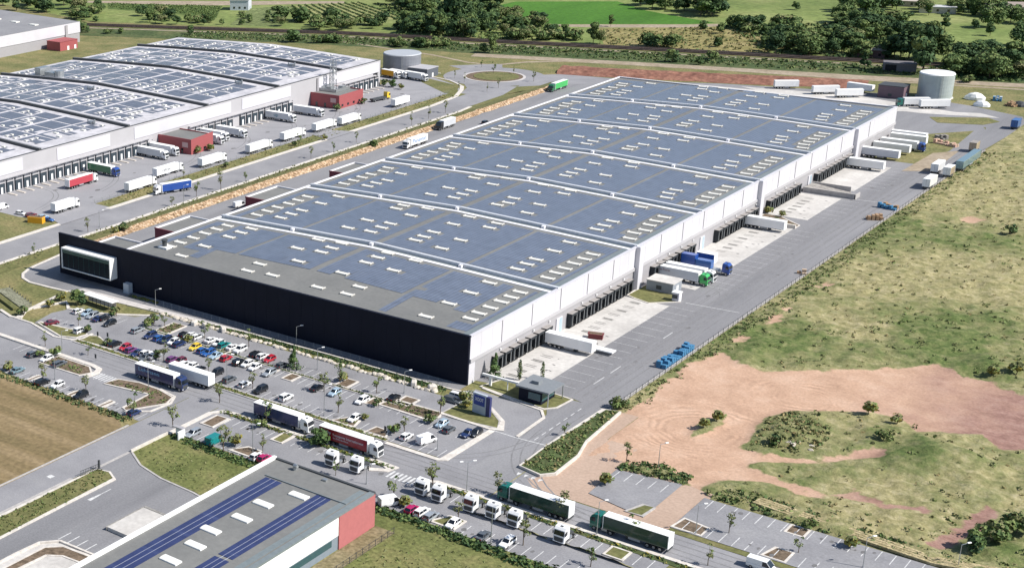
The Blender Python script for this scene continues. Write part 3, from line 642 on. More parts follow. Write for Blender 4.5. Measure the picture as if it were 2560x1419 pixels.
# solar film laid in strips, stopping short of skylights and walkways
for b in range(7):
    y0, y1 = DIV[b]+3.2, DIV[b+1]-5.2
    mb = MB(); sk = [(x, y) for x, y in SKY if DIV[b] <= y <= DIV[b+1]]
    x = -BW+2.2
    while x < -3.6:
        x1 = x+1.12
        if abs(x+.5+60.6) < 1.3 or min(abs(x+.5-s) for s in (-30, -89.6)) < .62: x += 1.2; continue
        a = y0
        if b == 0: a = 17 if -100 < x < -21 else (13.5 if x <= -100 else (15.5 if x < -9.5 else 4))
        if b == 0 and -32 < x < -28.4: a = 3.5
        if b == 0 and -101 < x < -98: a = 8
        iv = [(a, y1)]
        for sx, sy in sk:
            ex = 2.35 if abs(sx+7.2) > 2 and abs(sx+111.3) > 2 else 2.5
            if x1 > sx-ex and x < sx+ex:
                m = 1.35 if abs(sx+7.2) > 2 and abs(sx+111.3) > 2 else 3.1
                nv = []
                for p, q in iv:
                    if sy+m <= p or sy-m >= q: nv.append((p, q)); continue
                    if sy-m-p > 2: nv.append((p, sy-m))
                    if q-sy-m > 2: nv.append((sy+m, q))
                iv = nv
        for p, q in iv:
            n = 3; yy = [p+(q-p)*k/n for k in range(n+1)]
            for k in range(n):
                mb.quad(*[(u, v, roofz(u, v)+.05) for u, v in ((x, yy[k]), (x1, yy[k]), (x1, yy[k+1]), (x, yy[k+1]))])
        x += 1.2
    for lo, hi in ((-130, -89.6), (-89.6, -60.6), (-60.6, -30), (-30, 0)):
        pt = MB()
        for f in mb.f:
            if lo <= mb.v[f[0]][0] < hi: pt.quad(*[mb.v[i] for i in f])
        pt.build('solar_array', MT['pv'], wh)
# loading docks on the right-hand wall
mb = MB()
mb.box(.0, 1.5, -1.75, -1.2, .7, 4.3, mi=0); mb.box(.0, 1.5, 1.2, 1.75, .7, 4.3, mi=0); mb.box(.0, 1.6, -1.8, 1.8, 3.75, 4.45, mi=0, top=1); mb.box(.0, .5, -1.2, 1.2, .2, 3.75, mi=2); mb.box(0, 1.0, -1.7, 1.7, .05, 1.0, mi=2); mb.box(1.5, 1.56, -1.25, -1.1, .9, 4, mi=3); mb.box(1.5, 1.56, 1.1, 1.25, .9, 4, mi=3)
dkm = mb.mesh('dock_shelter', [MT['dockframe'], MT['docktop'], MT['black'], MT['steel']])
mb = MB(); mb.bbox(-.16, .16, -.2, .2, -.2, .2, .05); lampm = mb.mesh('dock_lamp', MT['white'])
DOCKY = [13.5+4.45*i for i in range(7)]+[55+4.42*i for i in range(9)]+[108.5+4.4*i for i in range(4)]+[126.5, 131, 135.5]+[157+4.4*i for i in range(8)]+[202+4.4*i for i in range(7)]+[248.5+4.4*i for i in range(9)]
for y in DOCKY:
    obj('dock_shelter', dkm, wh, (.02, y, 0)); 
for y in DOCKY[::2]: obj('dock_lamp', lampm, wh, (.3, y+2.2, 5.3))
for y in (48.5, 145.5, 242.5):
    mb = MB(); mb.box(.01, .25, y-1.7, y+1.7, 0, 4.6, mi=0); mb.box(.25, .28, y-.1, y+1.5, .2, 4.4, mi=1); mb.build('entrance', [MT['offwhite'], plain('pale_glass', (.35, .45, .52), .1, spec=.7)], wh)
mb = MB(); zz = roofz(-112, 10); mb.box(-113.6, -110, 8.6, 11.4, zz, zz+.6, mi=1); mb.cyl((-112, 10, zz+.5), (-112, 10, zz+2.3), .75, n=12); mb.cyl((-112, 10, zz+2.3), (-112, 10, zz+2.7), 1.0, n=12); mb.build('roof_vent', [MT['darkgrey'], MT['white']], wh)
# concrete ramp between aprons and the steep stair of the yard
def simple(name, label, cat, mb, mats, group=None, smooth_=False): return tag(mb.build(name, mats, smooth=smooth_), label, cat, group)
mb = MB(); mb.box(.6, 18.5, 235, 235.5, .05, 1.9); mb.box(.6, 14, 244.5, 245, .05, 1.9)
mb.quad((.6, 235.5, 1.5), (18.5, 235.5, .1), (14, 244.5, .1), (.6, 244.5, 1.5), mi=1); mb.box(18.2, 18.6, 235, 240, .05, 1.7)
simple('loading_ramp', 'grey concrete vehicle ramp climbing to the white warehouse wall between two aprons', 'ramp', mb, [MT['kerbgrey'], ground('ramp_deck', [(.3, (.2, .19, .18)), (.7, (.34, .32, .3))], .3, fine=.25, fscale=1, stretch=(1, 3))])
mb = MB(); mb.box(.6, 15, 186.3, 187.2, .05, 1.3)
simple('retaining_wall', 'low white wall beside the planted strip between two loading aprons', 'wall', mb, MT['kerb'])
# ---------------------------------------------------------------- neighbouring estate warehouse
EX0, EX1, EY0, EY1 = -373.5, -236.5, -30, 317
ew = thing('estate_warehouse', 'long pale roofed warehouse of the left estate with grey wall and patchwork of solar panels', 'warehouse', (0, 0, 0))
ED = [-30, 24, 76, 127.9, 179.7, 231.8, 282.9, 317]
EC, EHW = (EX0+EX1)/2, (EX1-EX0)/2
def eprof(x):
    t = abs((x-EC)/EHW); return 1-(.2*t*t+.8*t)
def eroof(x, y): return 12.8+2.4*eprof(x)
mb = MB(); mb.box(EX0, EX1-.3, EY0, EY1, 0, 12.6); mb.box(EX1-.3, EX1, EY0, EY1, 0, 13.1); mb.box(EX0, EX1, EY1, EY1+.3, 0, 13); mb.box(EX1-6, EX1-.35, EY0+1, EY1-1, 12.6, 12.95, mi=1); mb.box(EX1-.5, EX1+.1, EY0, EY1+.3, 13.1, 13.3, mi=2)
mb.build('wall', [MT['greywall2'], MT['estmem'], MT['darkgrey']], ew)
for y0, y1, h0 in ((-26, 66, 7.2), (85, 116, 7.2), (131, 196, 7.2), (204, 241, 7.2), (262, 272, 7.2), (274, 316, 7.2)):
    mb = MB(); mb.box(EX1, EX1+.2, y0, y1, h0, 12.2); mb.build('wall_panel', MT['offwhite'], ew)
EXS = [EX0+(EX1-EX0)*i/26 for i in range(27)]
ESK = []
for b in range(7):
    mb = MB(); y0, y1 = ED[b]+.6, ED[b+1]-.6
    for i in range(26):
        mb.quad(*[(x, y, eroof(x, y)) for x, y in ((EXS[i], y0), (EXS[i+1], y0), (EXS[i+1], y1), (EXS[i], y1))])
    mb.build('roof', MT['estmem'], ew)
    if b:
        mb = MB()
        for i in range(26):
            xa, xb = EXS[i], EXS[i+1]; za, zb = eroof(xa, 0), eroof(xb, 0); y = ED[b]
            n = len(mb.v); mb.v += [(xa, y-.6, za-.5), (xb, y-.6, zb-.5), (xb, y+.6, zb-.5), (xa, y+.6, za-.5), (xa, y-.6, za+1.2), (xb, y-.6, zb+1.2), (xb, y+.6, zb+1.2), (xa, y+.6, za+1.2)]
            for q, mi in (((4, 5, 6, 7), 1), ((0, 1, 5, 4), 0), ((2, 3, 7, 6), 0)): mb.f.append(tuple(n+k for k in q)); mb.m.append(mi)
        mb.quad((EX1-.01, ED[b]-.6, 12.4), (EX1-.01, ED[b]+.6, 12.4), (EX1-.01, ED[b]+.6, 14), (EX1-.01, ED[b]-.6, 14))
        mb.build('fire_wall', [MT['darkgrey'], plain('grey_coping', (.16, .165, .18), .6)], ew)
    # solar patchwork
    r = random.Random(40+b); mb = MB(); cs = 1.3; x = EX0+4; nx = 0
    holes = []
    for blk in range(5):
        for half in range(2):
            bx = EX0+2.6+blk*26+half*11.6
            nyc = 4; ch = (y1-y0-6)/nyc
            for c in range(nyc):
                cy = y0+3.5+c*ch; kind = r.random()
                if kind < .3: continue
                for ix in range(2):
                    for iy in range(3 if ch > 9 else 2):
                        if r.random() < .62: holes.append((bx+3.4+ix*4.9, cy+2.4+iy*(ch-2.0)/(3 if ch > 9 else 2), 2.5 if kind < .75 else 3.6, 1.5 if kind < .75 else 2.2))
    while x < EX1-9:
        u = (x-EX0) % 26.0
        if 23.4 < u or 11.5 < u < 12.6: x += .65; continue
        y = y0+3.5; run = None
        while y < y1-2.5:
            inside = any(abs(x+1.3-hx) < hw/2+.35 and abs(y+1-hy) < hh/2+.35 for hx, hy, hw, hh in holes) or ((y-y0-3.5) % ((y1-y0-6)/4)) < 1.1
            if not inside and run is None: run = y
            if (inside or y+2 >= y1-2.5) and run is not None:
                if y-run > 1.5: mb.quad(*[(p, q, eroof(p, q)+.07) for p, q in ((x, run), (x+cs-.12, run), (x+cs-.12, y), (x, y))])
                run = None
            y += 1.0
        x += cs if (x+cs-EX0) % 26 < 23.5 else .65
    for k in range(6):
        pt = MB()
        for f in mb.f:
            if EX0+k*26 <= mb.v[f[0]][0] < EX0+k*26+26: pt.quad(*[mb.v[i] for i in f])
        if pt.f: pt.build('solar_array', MT['pvdark'], ew)
    ESK += [h_ for h_ in holes if r.random() < .8]
ESK.sort(key=lambda p: (p[0]-CX)**2+(p[1]-CY)**2); rest = MB()
for i, (hx, hy, hw, hh) in enumerate(ESK):
    mb = rest if i >= 100 else MB(); z = eroof(hx, hy); mb.box(hx-hw*.3, hx+hw*.3, hy-hh*.3, hy+hh*.3, z-.1, z+.5)
    if i < 100: mb.build('skylight', MT['dome'], ew)
struct(rest.build('skylight_field', MT['dome'], ew), 'stuff')
mb = MB()
mb.box(.0, .7, -1.9, -1.55, 0, 5, mi=0); mb.box(.0, .7, 1.55, 1.9, 0, 5, mi=1); mb.box(0, .8, -1.9, 1.9, 4.2, 4.6, mi=1); mb.box(0, .45, -1.55, 1.55, .1, 4.2, mi=0); mb.box(.45, .6, -.5, .5, .1, 2.6, mi=2); mb.box(.5, .75, -1.2, -.75, 5.3, 5.8, mi=2)
edk = mb.mesh('dock_door', [plain('dock_blue_black', (.035, .05, .065), .6), MT['greywall2'], MT['white']])
for i in range(58):
    y = 54+i*4.55
    if 141 < y < 166 or 196 < y < 201 or 243 < y < 284: continue
    obj('dock_door', edk, ew, (EX1, y, 0))
mb = MB(); mb.box(EX1, EX1+1.4, 40, 140, 5.9, 6.3); mb.box(EX1, EX1+1.4, 166, 240, 5.9, 6.3); mb.box(EX1, EX1+1.4, 284, 312, 5.9, 6.3); mb.build('canopy', MT['greywall2'], ew)
mb = MB(); mb.box(EX1, EX1+.5, 262, 263.5, 0, 12.5); mb.box(EX1, EX1+.3, 311, 314.5, 0, 7, mi=1); mb.build('door_bay', [MT['greywall'], MT['black']], ew)
for x, y in ((-255, 68), (-253, 122), (-256, 226), (-300, 170), (-262, 276)):
    mb = MB(); z = eroof(x, y); mb.box(x-1.2, x+1.2, y-.9, y+.9, z, z+1.1); mb.cyl((x+2, y, z), (x+2, y, z+1.9), .4, n=8); mb.cyl((x-2.3, y+.4, z), (x-2.3, y+.4, z+1.5), .3, n=8); mb.build('vent_unit', MT['steel'], ew)
mb = MB(); z = eroof(-345, 185); mb.box(-352, -348, 183, 190, z, z+4.2); mb.box(-346, -339, 184, 189, z, z+2.6); mb.cyl((-338, 186.5, z), (-338, 186.5, z+3.6), 2.4, n=14); mb.build('plant_unit', MT['steel'], ew)
# red office blocks beside it
def red_block(label, x0, x1, y0, y1, h, slope):
    t = thing('office_block', label, 'building', ((x0+x1)/2, (y0+y1)/2, 0)); dx, dy = (x1-x0)/2, (y1-y0)/2
    mb = MB(); mb.box(-dx, dx, -dy, dy, 0, h-.5, mi=0, top=1)
    n = len(mb.v); mb.v += [(dx-.25, -dy, h-.5), (dx, -dy, h-.5), (dx, dy, h-.5), (dx-.25, dy, h-.5), (dx-.25, -dy, h), (dx, -dy, h), (dx, dy, h+slope), (dx-.25, dy, h+slope)]
    for q in [(4, 5, 6, 7), (0, 1, 5, 4), (1, 2, 6, 5), (2, 3, 7, 6), (3, 0, 4, 7)]: mb.f.append(tuple(n+i for i in q)); mb.m.append(0)
    mb.box(-dx, dx-.25, -dy, -dy+.25, h-.5, h); mb.box(-dx, dx-.25, dy-.25, dy, h-.5, h); mb.build('wall', [MT['red'], MT['membrane']], t)
    for k in range(4):
        y = -dy+2+k*(2*dy-4)/3.4; mb = MB(); mb.box(dx, dx+.06, y, y+1.5, 1.0, 2.1); mb.build('window', MT['glass'], t)
    for k in range(3):
        x = -dx+3+k*5; mb = MB(); mb.box(x, x+1.2, -dy-.05, -dy, .2, 2.3); mb.build('window', MT['glass'], t)
    mb = MB(); mb.box(dx-5, dx-1.8, -dy-.06, -dy, 2.9, 5); mb.build('sign_panel', plain('pink_panel', (.6, .4, .38), .6), t); return t
red_block('red office block between docked white lorries, nearer of two on the left estate', -236.3, -217.6, 146, 160.5, 6.6, .9)
red_block('red office block below the lattice mast, farther of two on the left estate', -236.3, -219.6, 257, 277, 6.6, .2)
t = thing('lattice_mast', 'grey lattice mast with dishes rising behind the farther red office block', 'mast', (-232.5, 270, 6.2))
mb = MB()
for sx in (-1.3, 1.3):
    for sy in (-1.3, 1.3): mb.cyl((sx, sy, 0), (sx*.7, sy*.7, 15), .16, n=5)
for k in range(6):
    z = k*2.5; s = 1.3-.04*k*2
    for a, b in (((-s, -s), (s, -s)), ((s, -s), (s, s)), ((s, s), (-s, s)), ((-s, s), (-s, -s))): mb.cyl((*a, z), (*b, z+2.5), .09, n=4); mb.cyl((*a, z), (*b, z), .09, n=4)
mb.build('tower', MT['steel'], t)
mb = MB(); mb.box(-7, 6, -6, 6, 0, .25); mb.box(-7, 6, -6, -5.9, .25, 1.4); mb.box(5.9, 6, -6, 6, .25, 1.4); mb.box(-6, -3, -4, 3, .25, 2); mb.box(-1, 2, -4.5, -2.5, .25, 2.1); mb.box(2.5, 5, 1, 4, .25, 1.9); mb.build('platform', MT['steel'], t)
for z, a in ((6, 0), (8.5, 2), (12, 4)):
    mb = MB(); mb.cyl((1.1*math.cos(a), 1.1*math.sin(a), z), (1.6*math.cos(a), 1.6*math.sin(a), z), .3, .9, n=12); mb.build('dish', MT['white'], t)
# far left warehouse with its small red block
fw = thing('far_warehouse', 'grey roofed white warehouse at the far left with white roof lights', 'warehouse')
mb = MB(); mb.box(-640, -467.5, 150, 331, 0, 6, mi=0); mb.box(-640, -467.2, 150, 331.3, 6, 12.6, mi=1); mb.box(-466.9, -466.7, 318, 320, 0, 12, mi=0); mb.build('wall', [MT['greywall'], MT['offwhite']], fw)
mb = MB(); mb.quad((-640, 150, 12.7), (-554, 150, 15), (-554, 331, 15), (-640, 331, 12.7)); mb.quad((-554, 150, 15), (-467.2, 150, 12.7), (-467.2, 331, 12.7), (-554, 331, 15)); mb.quad((-640, 331, 12.6), (-554, 331, 15), (-467.2, 331, 12.6)); mb.build('roof', ground('grey_roof', [(.3, (.2, .2, .215)), (.7, (.25, .25, .26))], .05, fine=.05, fscale=.6), fw)
for x in (-480, -497, -514):
    for y in (196, 232, 268, 304):
        z = 15-2.3*abs(x+554)/86.8; mb = MB(); mb.box(x-3.4, x+2.4, y-1.6, y+1.6, z-.3, z+.5); mb.build('skylight', MT['dome'], fw)
t = thing('gatehouse', 'small red flat roofed block at the corner of the far left warehouse', 'building', (-458, 306, 0))
mb = MB(); mb.box(-6, 5.5, -7, 8, 0, 5.4, mi=0); mb.box(-6.2, 5.7, -7.2, 8.2, 5.4, 5.6, mi=0); mb.build('wall', [MT['red']], t)
for y in (-1, 5): 
    mb = MB(); mb.box(5.5, 5.6, y, y+1.6, 0, 2.4); mb.build('door', MT['white'], t)
# ---------------------------------------------------------------- foreground warehouse
fg = thing('foreground_warehouse', 'grey roofed warehouse at the bottom edge with blue solar strips and a red corner', 'warehouse')
mb = MB(); mb.box(-2.2, 23.5, -210, -78, 0, 3.2, mi=1); mb.box(-2.2, 23.6, -210, -90.6, 3.2, 7.4, mi=0); mb.box(-2.2, 23.5, -90.6, -78, 3.2, 7.4, mi=0)
mb.build('wall', [MT['white'], plain('blue_grey_base', (.2, .24, .28), .5)], fg)
mb = MB(); mb.box(16, 23.75, -90.6, -77.8, 0, 7.5); mb.build('corner_panel', plain('salmon_render', (.4, .135, .135), .7), fg)
mb = MB(); mb.box(23.6, 23.66, -205, -93, 1.6, 3.0); mb.build('window_band', MT['glassgreen'], fg)
mb = MB(); mb.box(-2.2, 23.5, -210, -78, 7.4, 7.7, mi=0); mb.box(-2.5, -1.7, -210, -77.8, 7.4, 8.3, mi=1); mb.box(-1.7, 23.7, -78.3, -77.7, 7.4, 8.0, mi=2); mb.box(22.6, 23.8, -210, -78.3, 7.5, 7.95, mi=3); mb.box(20.6, 22, -210, -79, 7.7, 7.78, mi=3); mb.box(1.4, 22, -86, -85.8, 7.7, 7.95, mi=3)
mb.build('roof', [MT['membrane'], MT['white'], MT['darkgrey'], MT['gutter']], fg)
for x0, x1, y0 in ((2, 3.3, -86.5), (3.42, 4.72, -86.5), (4.84, 6.2, -86.5), (15, 16.2, -86.2), (16.3, 17.4, -86.2), (17.5, 18.5, -86.2)):
    for ya, yb in (((y0-122, y0),) if x0 < 10 else ((y0-32, y0), (y0-122, y0-33))):
        mb = MB(); mb.box(x0, x1, ya, yb, 7.7, 7.8); mb.build('solar_array', MT['pvblue'], fg)
for xa in (3.32, 4.74, 16.21, 17.41):
    mb = MB(); mb.box(xa, xa+.06, -208, -86.5, 7.7, 7.82); mb.build('cable_tray', plain('tray_grey', (.33, .35, .42), .5) if xa < 3.5 else bpy.data.materials['tray_grey'], fg)
SKF = [(12.5, -89), (9.1, -96.6), (9.6, -104.2), (8.0, -112), (9.6, -118.6), (9.7, -126), (9.2, -134), (9.8, -142)]
mb = MB(); mb.box(-2.1, 2.1, -.95, .95, 0, .28, mi=0); 
rg = [[(e*2.05, .85*math.cos(t), .28+.14*math.sin(t)) for t in [math.pi*k/6 for k in range(7)]] for e in (-1, 1)]; mb.loft(rg, mi=1); fsk = mb.mesh('skylight', [MT['white'], MT['dome']])
for x, y in SKF: obj('skylight', fsk, fg, (x, y, 7.7))
mb = MB(); mb.cyl((4.5, -79.6, 7.7), (4.5, -79.6, 8.6), .5, n=10); mb.cyl((4.5, -79.6, 8.6), (5.4, -79.9, 8.8), .55, .3, n=10); mb.box(12, 13, -80.2, -79.4, 7.7, 8.1); mb.build('vent', MT['steel'], fg)
mb = MB(); mb.box(-17.6, -11.8, -115.2, -103.8, 0, .9, mi=0); mb.box(-17.9, -17.6, -115.4, -103.6, 0, .95, mi=1); mb.box(-17.6, -11.8, -103.8, -103.2, 0, 1.0, mi=1)
simple('loading_platform', 'white topped concrete loading platform beside the foreground warehouse', 'platform', mb, [MT['concrete'], MT['stain']])
sheet('terrace', [(-3, -123.5), (-12, -124.2), (-20, -125), (-24, -127), (-25, -135), (-23.5, -150), (-3, -150)], .12, 'concrete')
island([(-12.6, -125.4), (-19.6, -126.2), (-22.4, -129), (-22.6, -150), (-20.6, -150), (-19.8, -131), (-17, -129), (-12.6, -128.6)], top='soil', kmat='kerb')
mb = MB(); mb.ribbon([(-24.6, -150), (-24.8, -135), (-24.4, -128.4), (-21.6, -125.2), (-12, -124.8)], .5, 0, .5); simple('planter_wall', 'curved white planter wall at the bottom left terrace', 'wall', mb, MT['kerb'])
# ---------------------------------------------------------------- tanks and pump rooms
def tank(label, x, y, r, h, m, rim):
    t = thing('water_tank', label, 'tank', (x, y, 0)); mb = MB()
    mb.cyl((0, 0, .3), (0, 0, h), r, n=40, caps=False)
    for k in range(1, 6): mb.cyl((0, 0, h*k/6-.06), (0, 0, h*k/6+.06), r+.05, n=40, caps=False)
    mb.build('shell', m, t); mb = MB(); mb.cyl((0, 0, h), (0, 0, h+.5), r+.12, r*.97, n=40); mb.build('roof', rim, t)
    mb = MB(); mb.cyl((0, 0, 0), (0, 0, .3), r+.5, n=40); mb.build('base', MT['kerb'], t)
    mb = MB(); a = -1.0; c, s = math.cos(a), math.sin(a); mb.cyl((c*(r+.25)-.3*s, s*(r+.25)+.3*c, 0), (c*(r+.25)-.3*s, s*(r+.25)+.3*c, h), .07, n=5); mb.cyl((c*(r+.25)+.3*s, s*(r+.25)-.3*c, 0), (c*(r+.25)+.3*s, s*(r+.25)-.3*c, h), .07, n=5)
    mb.build('ladder', MT['steel'], t); return t
tank('pale grey round water tank with a white top beside the far yard', -10.5, 435.5, 7.3, 11.2, plain('tank_steel', (.42, .47, .47), .4, metal=.2, var=.08, vscale=.3), MT['white'])
tank('grey round water tank with open rim behind the left estate warehouse', -247, 354, 10, 10.2, plain('tank_grey', (.23, .24, .27), .5, metal=.2, var=.1, vscale=.3), plain('tank_rim', (.38, .4, .43), .5))
def hut(label, x0, x1, y0, y1, h, wallm, roofm, cat='hut', door=True, face='+X'):
    t = thing('pump_house', label, cat, ((x0+x1)/2, (y0+y1)/2, 0)); dx, dy = (x1-x0)/2, (y1-y0)/2
    mb = MB(); mb.box(-dx, dx, -dy, dy, 0, h); mb.build('wall', wallm, t); mb = MB(); mb.box(-dx-.2, dx+.2, -dy-.2, dy+.2, h, h+.3); mb.build('roof', roofm, t)
    if door:
        mb = MB(); mb.box(dx, dx+.06, -.6, .8, 0, 2.2); mb.build('door', MT['white'], t)
        mb = MB(); mb.box(-1, .6, -dy-.05, -dy, 1, 2.2); mb.build('vent_grille', MT['darkgrey'], t)
    return t
hut('dark grey pump house beside the round tank of the left estate', -238, -226.5, 346, 357, 4.6, plain('slate_wall', (.1, .11, .13), .6), MT['greywall2'])
hut('purple brown pump house next to the pale water tank', -31, -20, 422, 431, 5.6, plain('plum_wall', (.15, .1, .12), .6), MT['darkgrey'])
hut('grey blue transformer hut on the kerbed island beside the loading aprons', 3.2, 11.2, 97.6, 104, 3.2, plain('hut_wall', (.26, .28, .31), .6), MT['concrete'])
t = hut('white meter cabin standing at the edge of the apron near the yard line', 13.2, 15.2, 92.6, 94.6, 2.6, MT['offwhite'], MT['white'], 'cabin')
# guard house
t = thing('guard_house', 'dark guard house with slanted grey roof at the lorry entrance', 'guard house', (18, 3.4, .2))
mb = MB(); mb.box(-3.6, 2.4, -3.6, 3.6, 0, 3.6); mb.build('wall', MT['facade'], t)
mb = MB(); mb.box(2.4, 2.5, -3.2, 3.2, .8, 3.0); mb.box(-1, 2.2, -3.68, -3.6, 1, 2.8); mb.build('window', MT['glassgreen'], t)
mb = MB(); mb.prism([(-4.2, -4.4), (4.6, -4.2), (4.6, 4), (-4.2, 4.6)], 3.6, 4.0); mb.box(-1.6, .2, -1, 1, 4.0, 4.8); mb.build('roof', plain('slate_roof', (.2, .215, .23), .6), t)
mb = MB(); mb.box(4.3, 4.5, -4, -3.8, 0, 3.6); mb.box(4.3, 4.5, 3.6, 3.8, 0, 3.6); mb.build('post', MT['steel'], t)
mb = MB(); mb.box(2.4, 14, 2.9, 3.4, 2.6, 3.1); mb.box(4.4, 5.0, 2.9, 3.4, 0.2, 2.6); mb.box(9.4, 9.6, 3.05, 3.25, .2, 2.6); simple('portal_beam', 'long white beam on posts between the warehouse corner and the guard house', 'beam', mb, MT['white'])
# advertising board
t = thing('sign_board', 'grey board with a blue panel and white lettering on the entrance island', 'sign', (11.6, -13.9, .25), math.radians(-6))
mb = MB(); mb.box(-2.1, 1.8, -.35, .35, 0, 5.2, mi=0); mb.box(1.8, 2.9, -.4, .4, 0, 5.0, mi=1); mb.build('panel', [plain('sign_grey', (.42, .46, .52), .5), plain('sign_side', (.035, .04, .13), .5)], t)
mb = MB(); mb.box(-1.7, 1.4, -.4, -.35, 2.2, 4.8); mb.build('blue_panel', plain('sign_blue', (.02, .05, .25), .4), t)
text_on(t, 'XOOT', 1.25, MT['white'], (-.15, -.42, 3.7), '-Y', 2.4)
# cycle shelter
t = thing('cycle_shelter', 'white glazed shelter with flat roof behind the row of parked cars at left', 'shelter', (-115.6, -15.4, .1), math.radians(-3))
mb = MB(); mb.box(-6.4, 6.4, -1.4, 1.4, 2.6, 2.8); mb.build('roof', MT['white'], t)
for k in range(8):
    mb = MB(); x = -6.1+k*1.74; mb.box(x-.06, x+.06, -1.0, -.9, 0, 2.6); mb.build('post', MT['darkgrey'], t)
mb = MB(); mb.box(-6.1, 6.1, .6, .65, .2, 2.5); mb.build('rear_screen', plain('pinkish_screen', (.55, .5, .48), .5), t)
# timber footbridge at the left edge
t = thing('timber_ramp', 'weathered timber ramp with side walls at the left edge below the black facade', 'ramp', (-140.5, -27.5, 0), math.radians(-20))
mb = MB(); mb.box(-9, 9, -2.6, 1.6, .1, 1.1, mi=0); mb.box(-9, 9, -4.6, -2.6, .1, .8, mi=1); mb.build('deck', [ground('old_planks', [(.3, (.11, .11, .07)), (.7, (.26, .26, .19))], .4, fine=.4, fscale=2, stretch=(.3, 3), rot=.35), MT['lawn']], t)
for k in range(9):
    mb = MB(); mb.box(-8.6+k*2.1, -8.3+k*2.1, 1.6, 1.75, 0, 1.7); mb.build('post', MT['darkgrey'], t)
# roadside gate and letter wall of the foreground site
mb = MB(); mb.box(-39.6, -39.2, -84.4, -71.2, 0, .75); simple('garden_wall', 'low pale wall along the green plot beside the side road', 'wall', mb, MT['kerb'])
t = thing('site_gate', 'open dark site gate at the verge of the foreground drive', 'gate', (-38.9, -95.6, 0), math.radians(84))
mb = MB(); mb.box(-5.6, 0, -.05, .05, .2, 1.5); mb.f = []; mb.m = []; mb.v = []
for z in (.3, .9, 1.5): mb.box(-5.6, 0, -.04, .04, z-.05, z+.05)
for k in range(12): mb.box(-5.6+k*.5, -5.54+k*.5, -.03, .03, .3, 1.5)
mb.build('leaf', MT['darkgrey'], t); mb = MB(); mb.box(-.2, .2, -.2, .2, 0, 2.4); mb.build('post', MT['darkgrey'], t)
mb = MB(); mb.box(-37.6, -35.4, -70.4, -70.0, 0, 2.2, mi=0); mb.box(-35.4, -35.0, -72.4, -70.0, 0, 2.2, mi=0); mb.box(-38.4, -35.2, -70.8, -69.6, 2.2, 2.45, mi=1); simple('meter_niche', 'small white meter niche with grey lid at the corner of the green plot', 'niche', mb, [MT['white'], MT['greywall']])
# houses behind the railway
def house(label, x, y, lx, ly, h, wallm, roofm, pitched, rz=0.):
    t = thing('house', label, 'house', (x, y, 0), rz); mb = MB(); mb.box(-lx/2, lx/2, -ly/2, ly/2, 0, h); mb.build('wall', wallm, t); mb = MB()
    if pitched:
        e = .5; mb.quad((-lx/2-e, -ly/2-e, h), (lx/2+e, -ly/2-e, h), (lx/2+e, 0, h+ly*.28), (-lx/2-e, 0, h+ly*.28)); mb.quad((-lx/2-e, 0, h+ly*.28), (lx/2+e, 0, h+ly*.28), (lx/2+e, ly/2+e, h), (-lx/2-e, ly/2+e, h))
        mb.quad((-lx/2, -ly/2, h), (-lx/2, 0, h+ly*.27), (-lx/2, ly/2, h)); mb.quad((lx/2, ly/2, h), (lx/2, 0, h+ly*.27), (lx/2, -ly/2, h))
    else: mb.box(-lx/2-.4, lx/2+.4, -ly/2-.4, ly/2+.4, h, h+.5)
    mb.build('roof', roofm, t)
    for k in range(3):
        mb = MB(); xx = -lx/2+lx*(k+.6)/3.4; mb.box(xx, xx+1.3, -ly/2-.06, -ly/2, 1.2, 2.6); mb.build('window', MT['glass'], t)
    mb = MB(); mb.box(lx/2, lx/2+.06, -.6, .5, 0, 2.2); mb.build('door', MT['darkgrey'], t); return t
tile = plain('clay_roof', (.3, .25, .22), .8)
house('white flat roofed cube house beside the vineyard', -469, 494, 13, 13, 7, plain('blue_white_wall', (.5, .53, .58), .7), MT['whitemem'], False, .5)
house('low house with pale roof and terrace among the trees at the upper right', -82, 704, 20, 9, 3.6, plain('cream_wall', (.55, .5, .42), .8), plain('pale_roof', (.5, .5, .5), .6), False, .3)
house('grey stone house with pitched roof beside a dark cypress at the upper right', -48, 703, 15, 9, 5.5, plain('stone_wall', (.24, .25, .28), .8), tile, True, .3)
house('small dark shed house hidden between trees above the railway', -66, 527, 13, 8, 4.2, plain('brown_wall', (.13, .08, .075), .8), plain('weathered_roof', (.26, .24, .2), .8), True, .25)
house('house corner with brown roof at the right frame edge beyond the railway', *w2('C', 2510, 100), 14, 9, 4.5, plain('wall_beige', (.4, .36, .3), .8), tile, True, .4)
house('pale shed roof above the top right lawn', *w2('C', 1650, 42), 16, 9, 3.6, plain('wall_sand', (.45, .4, .33), .8), plain('roof_pale', (.48, .44, .38), .8), True, .2)
t = thing('culvert', 'dark concrete underpass mouth below the railway behind the pale tank', 'culvert', (*w2('C', 1610, 520), 0), .3)
mb = MB(); mb.box(-7, 8, -4, 4, 0, 4.2); mb.build('wall', plain('dark_concrete', (.16, .15, .16), .8), t); mb = MB(); mb.box(-6, -1, -4.1, -4, .1, 3.4); mb.build('opening', MT['black'], t)
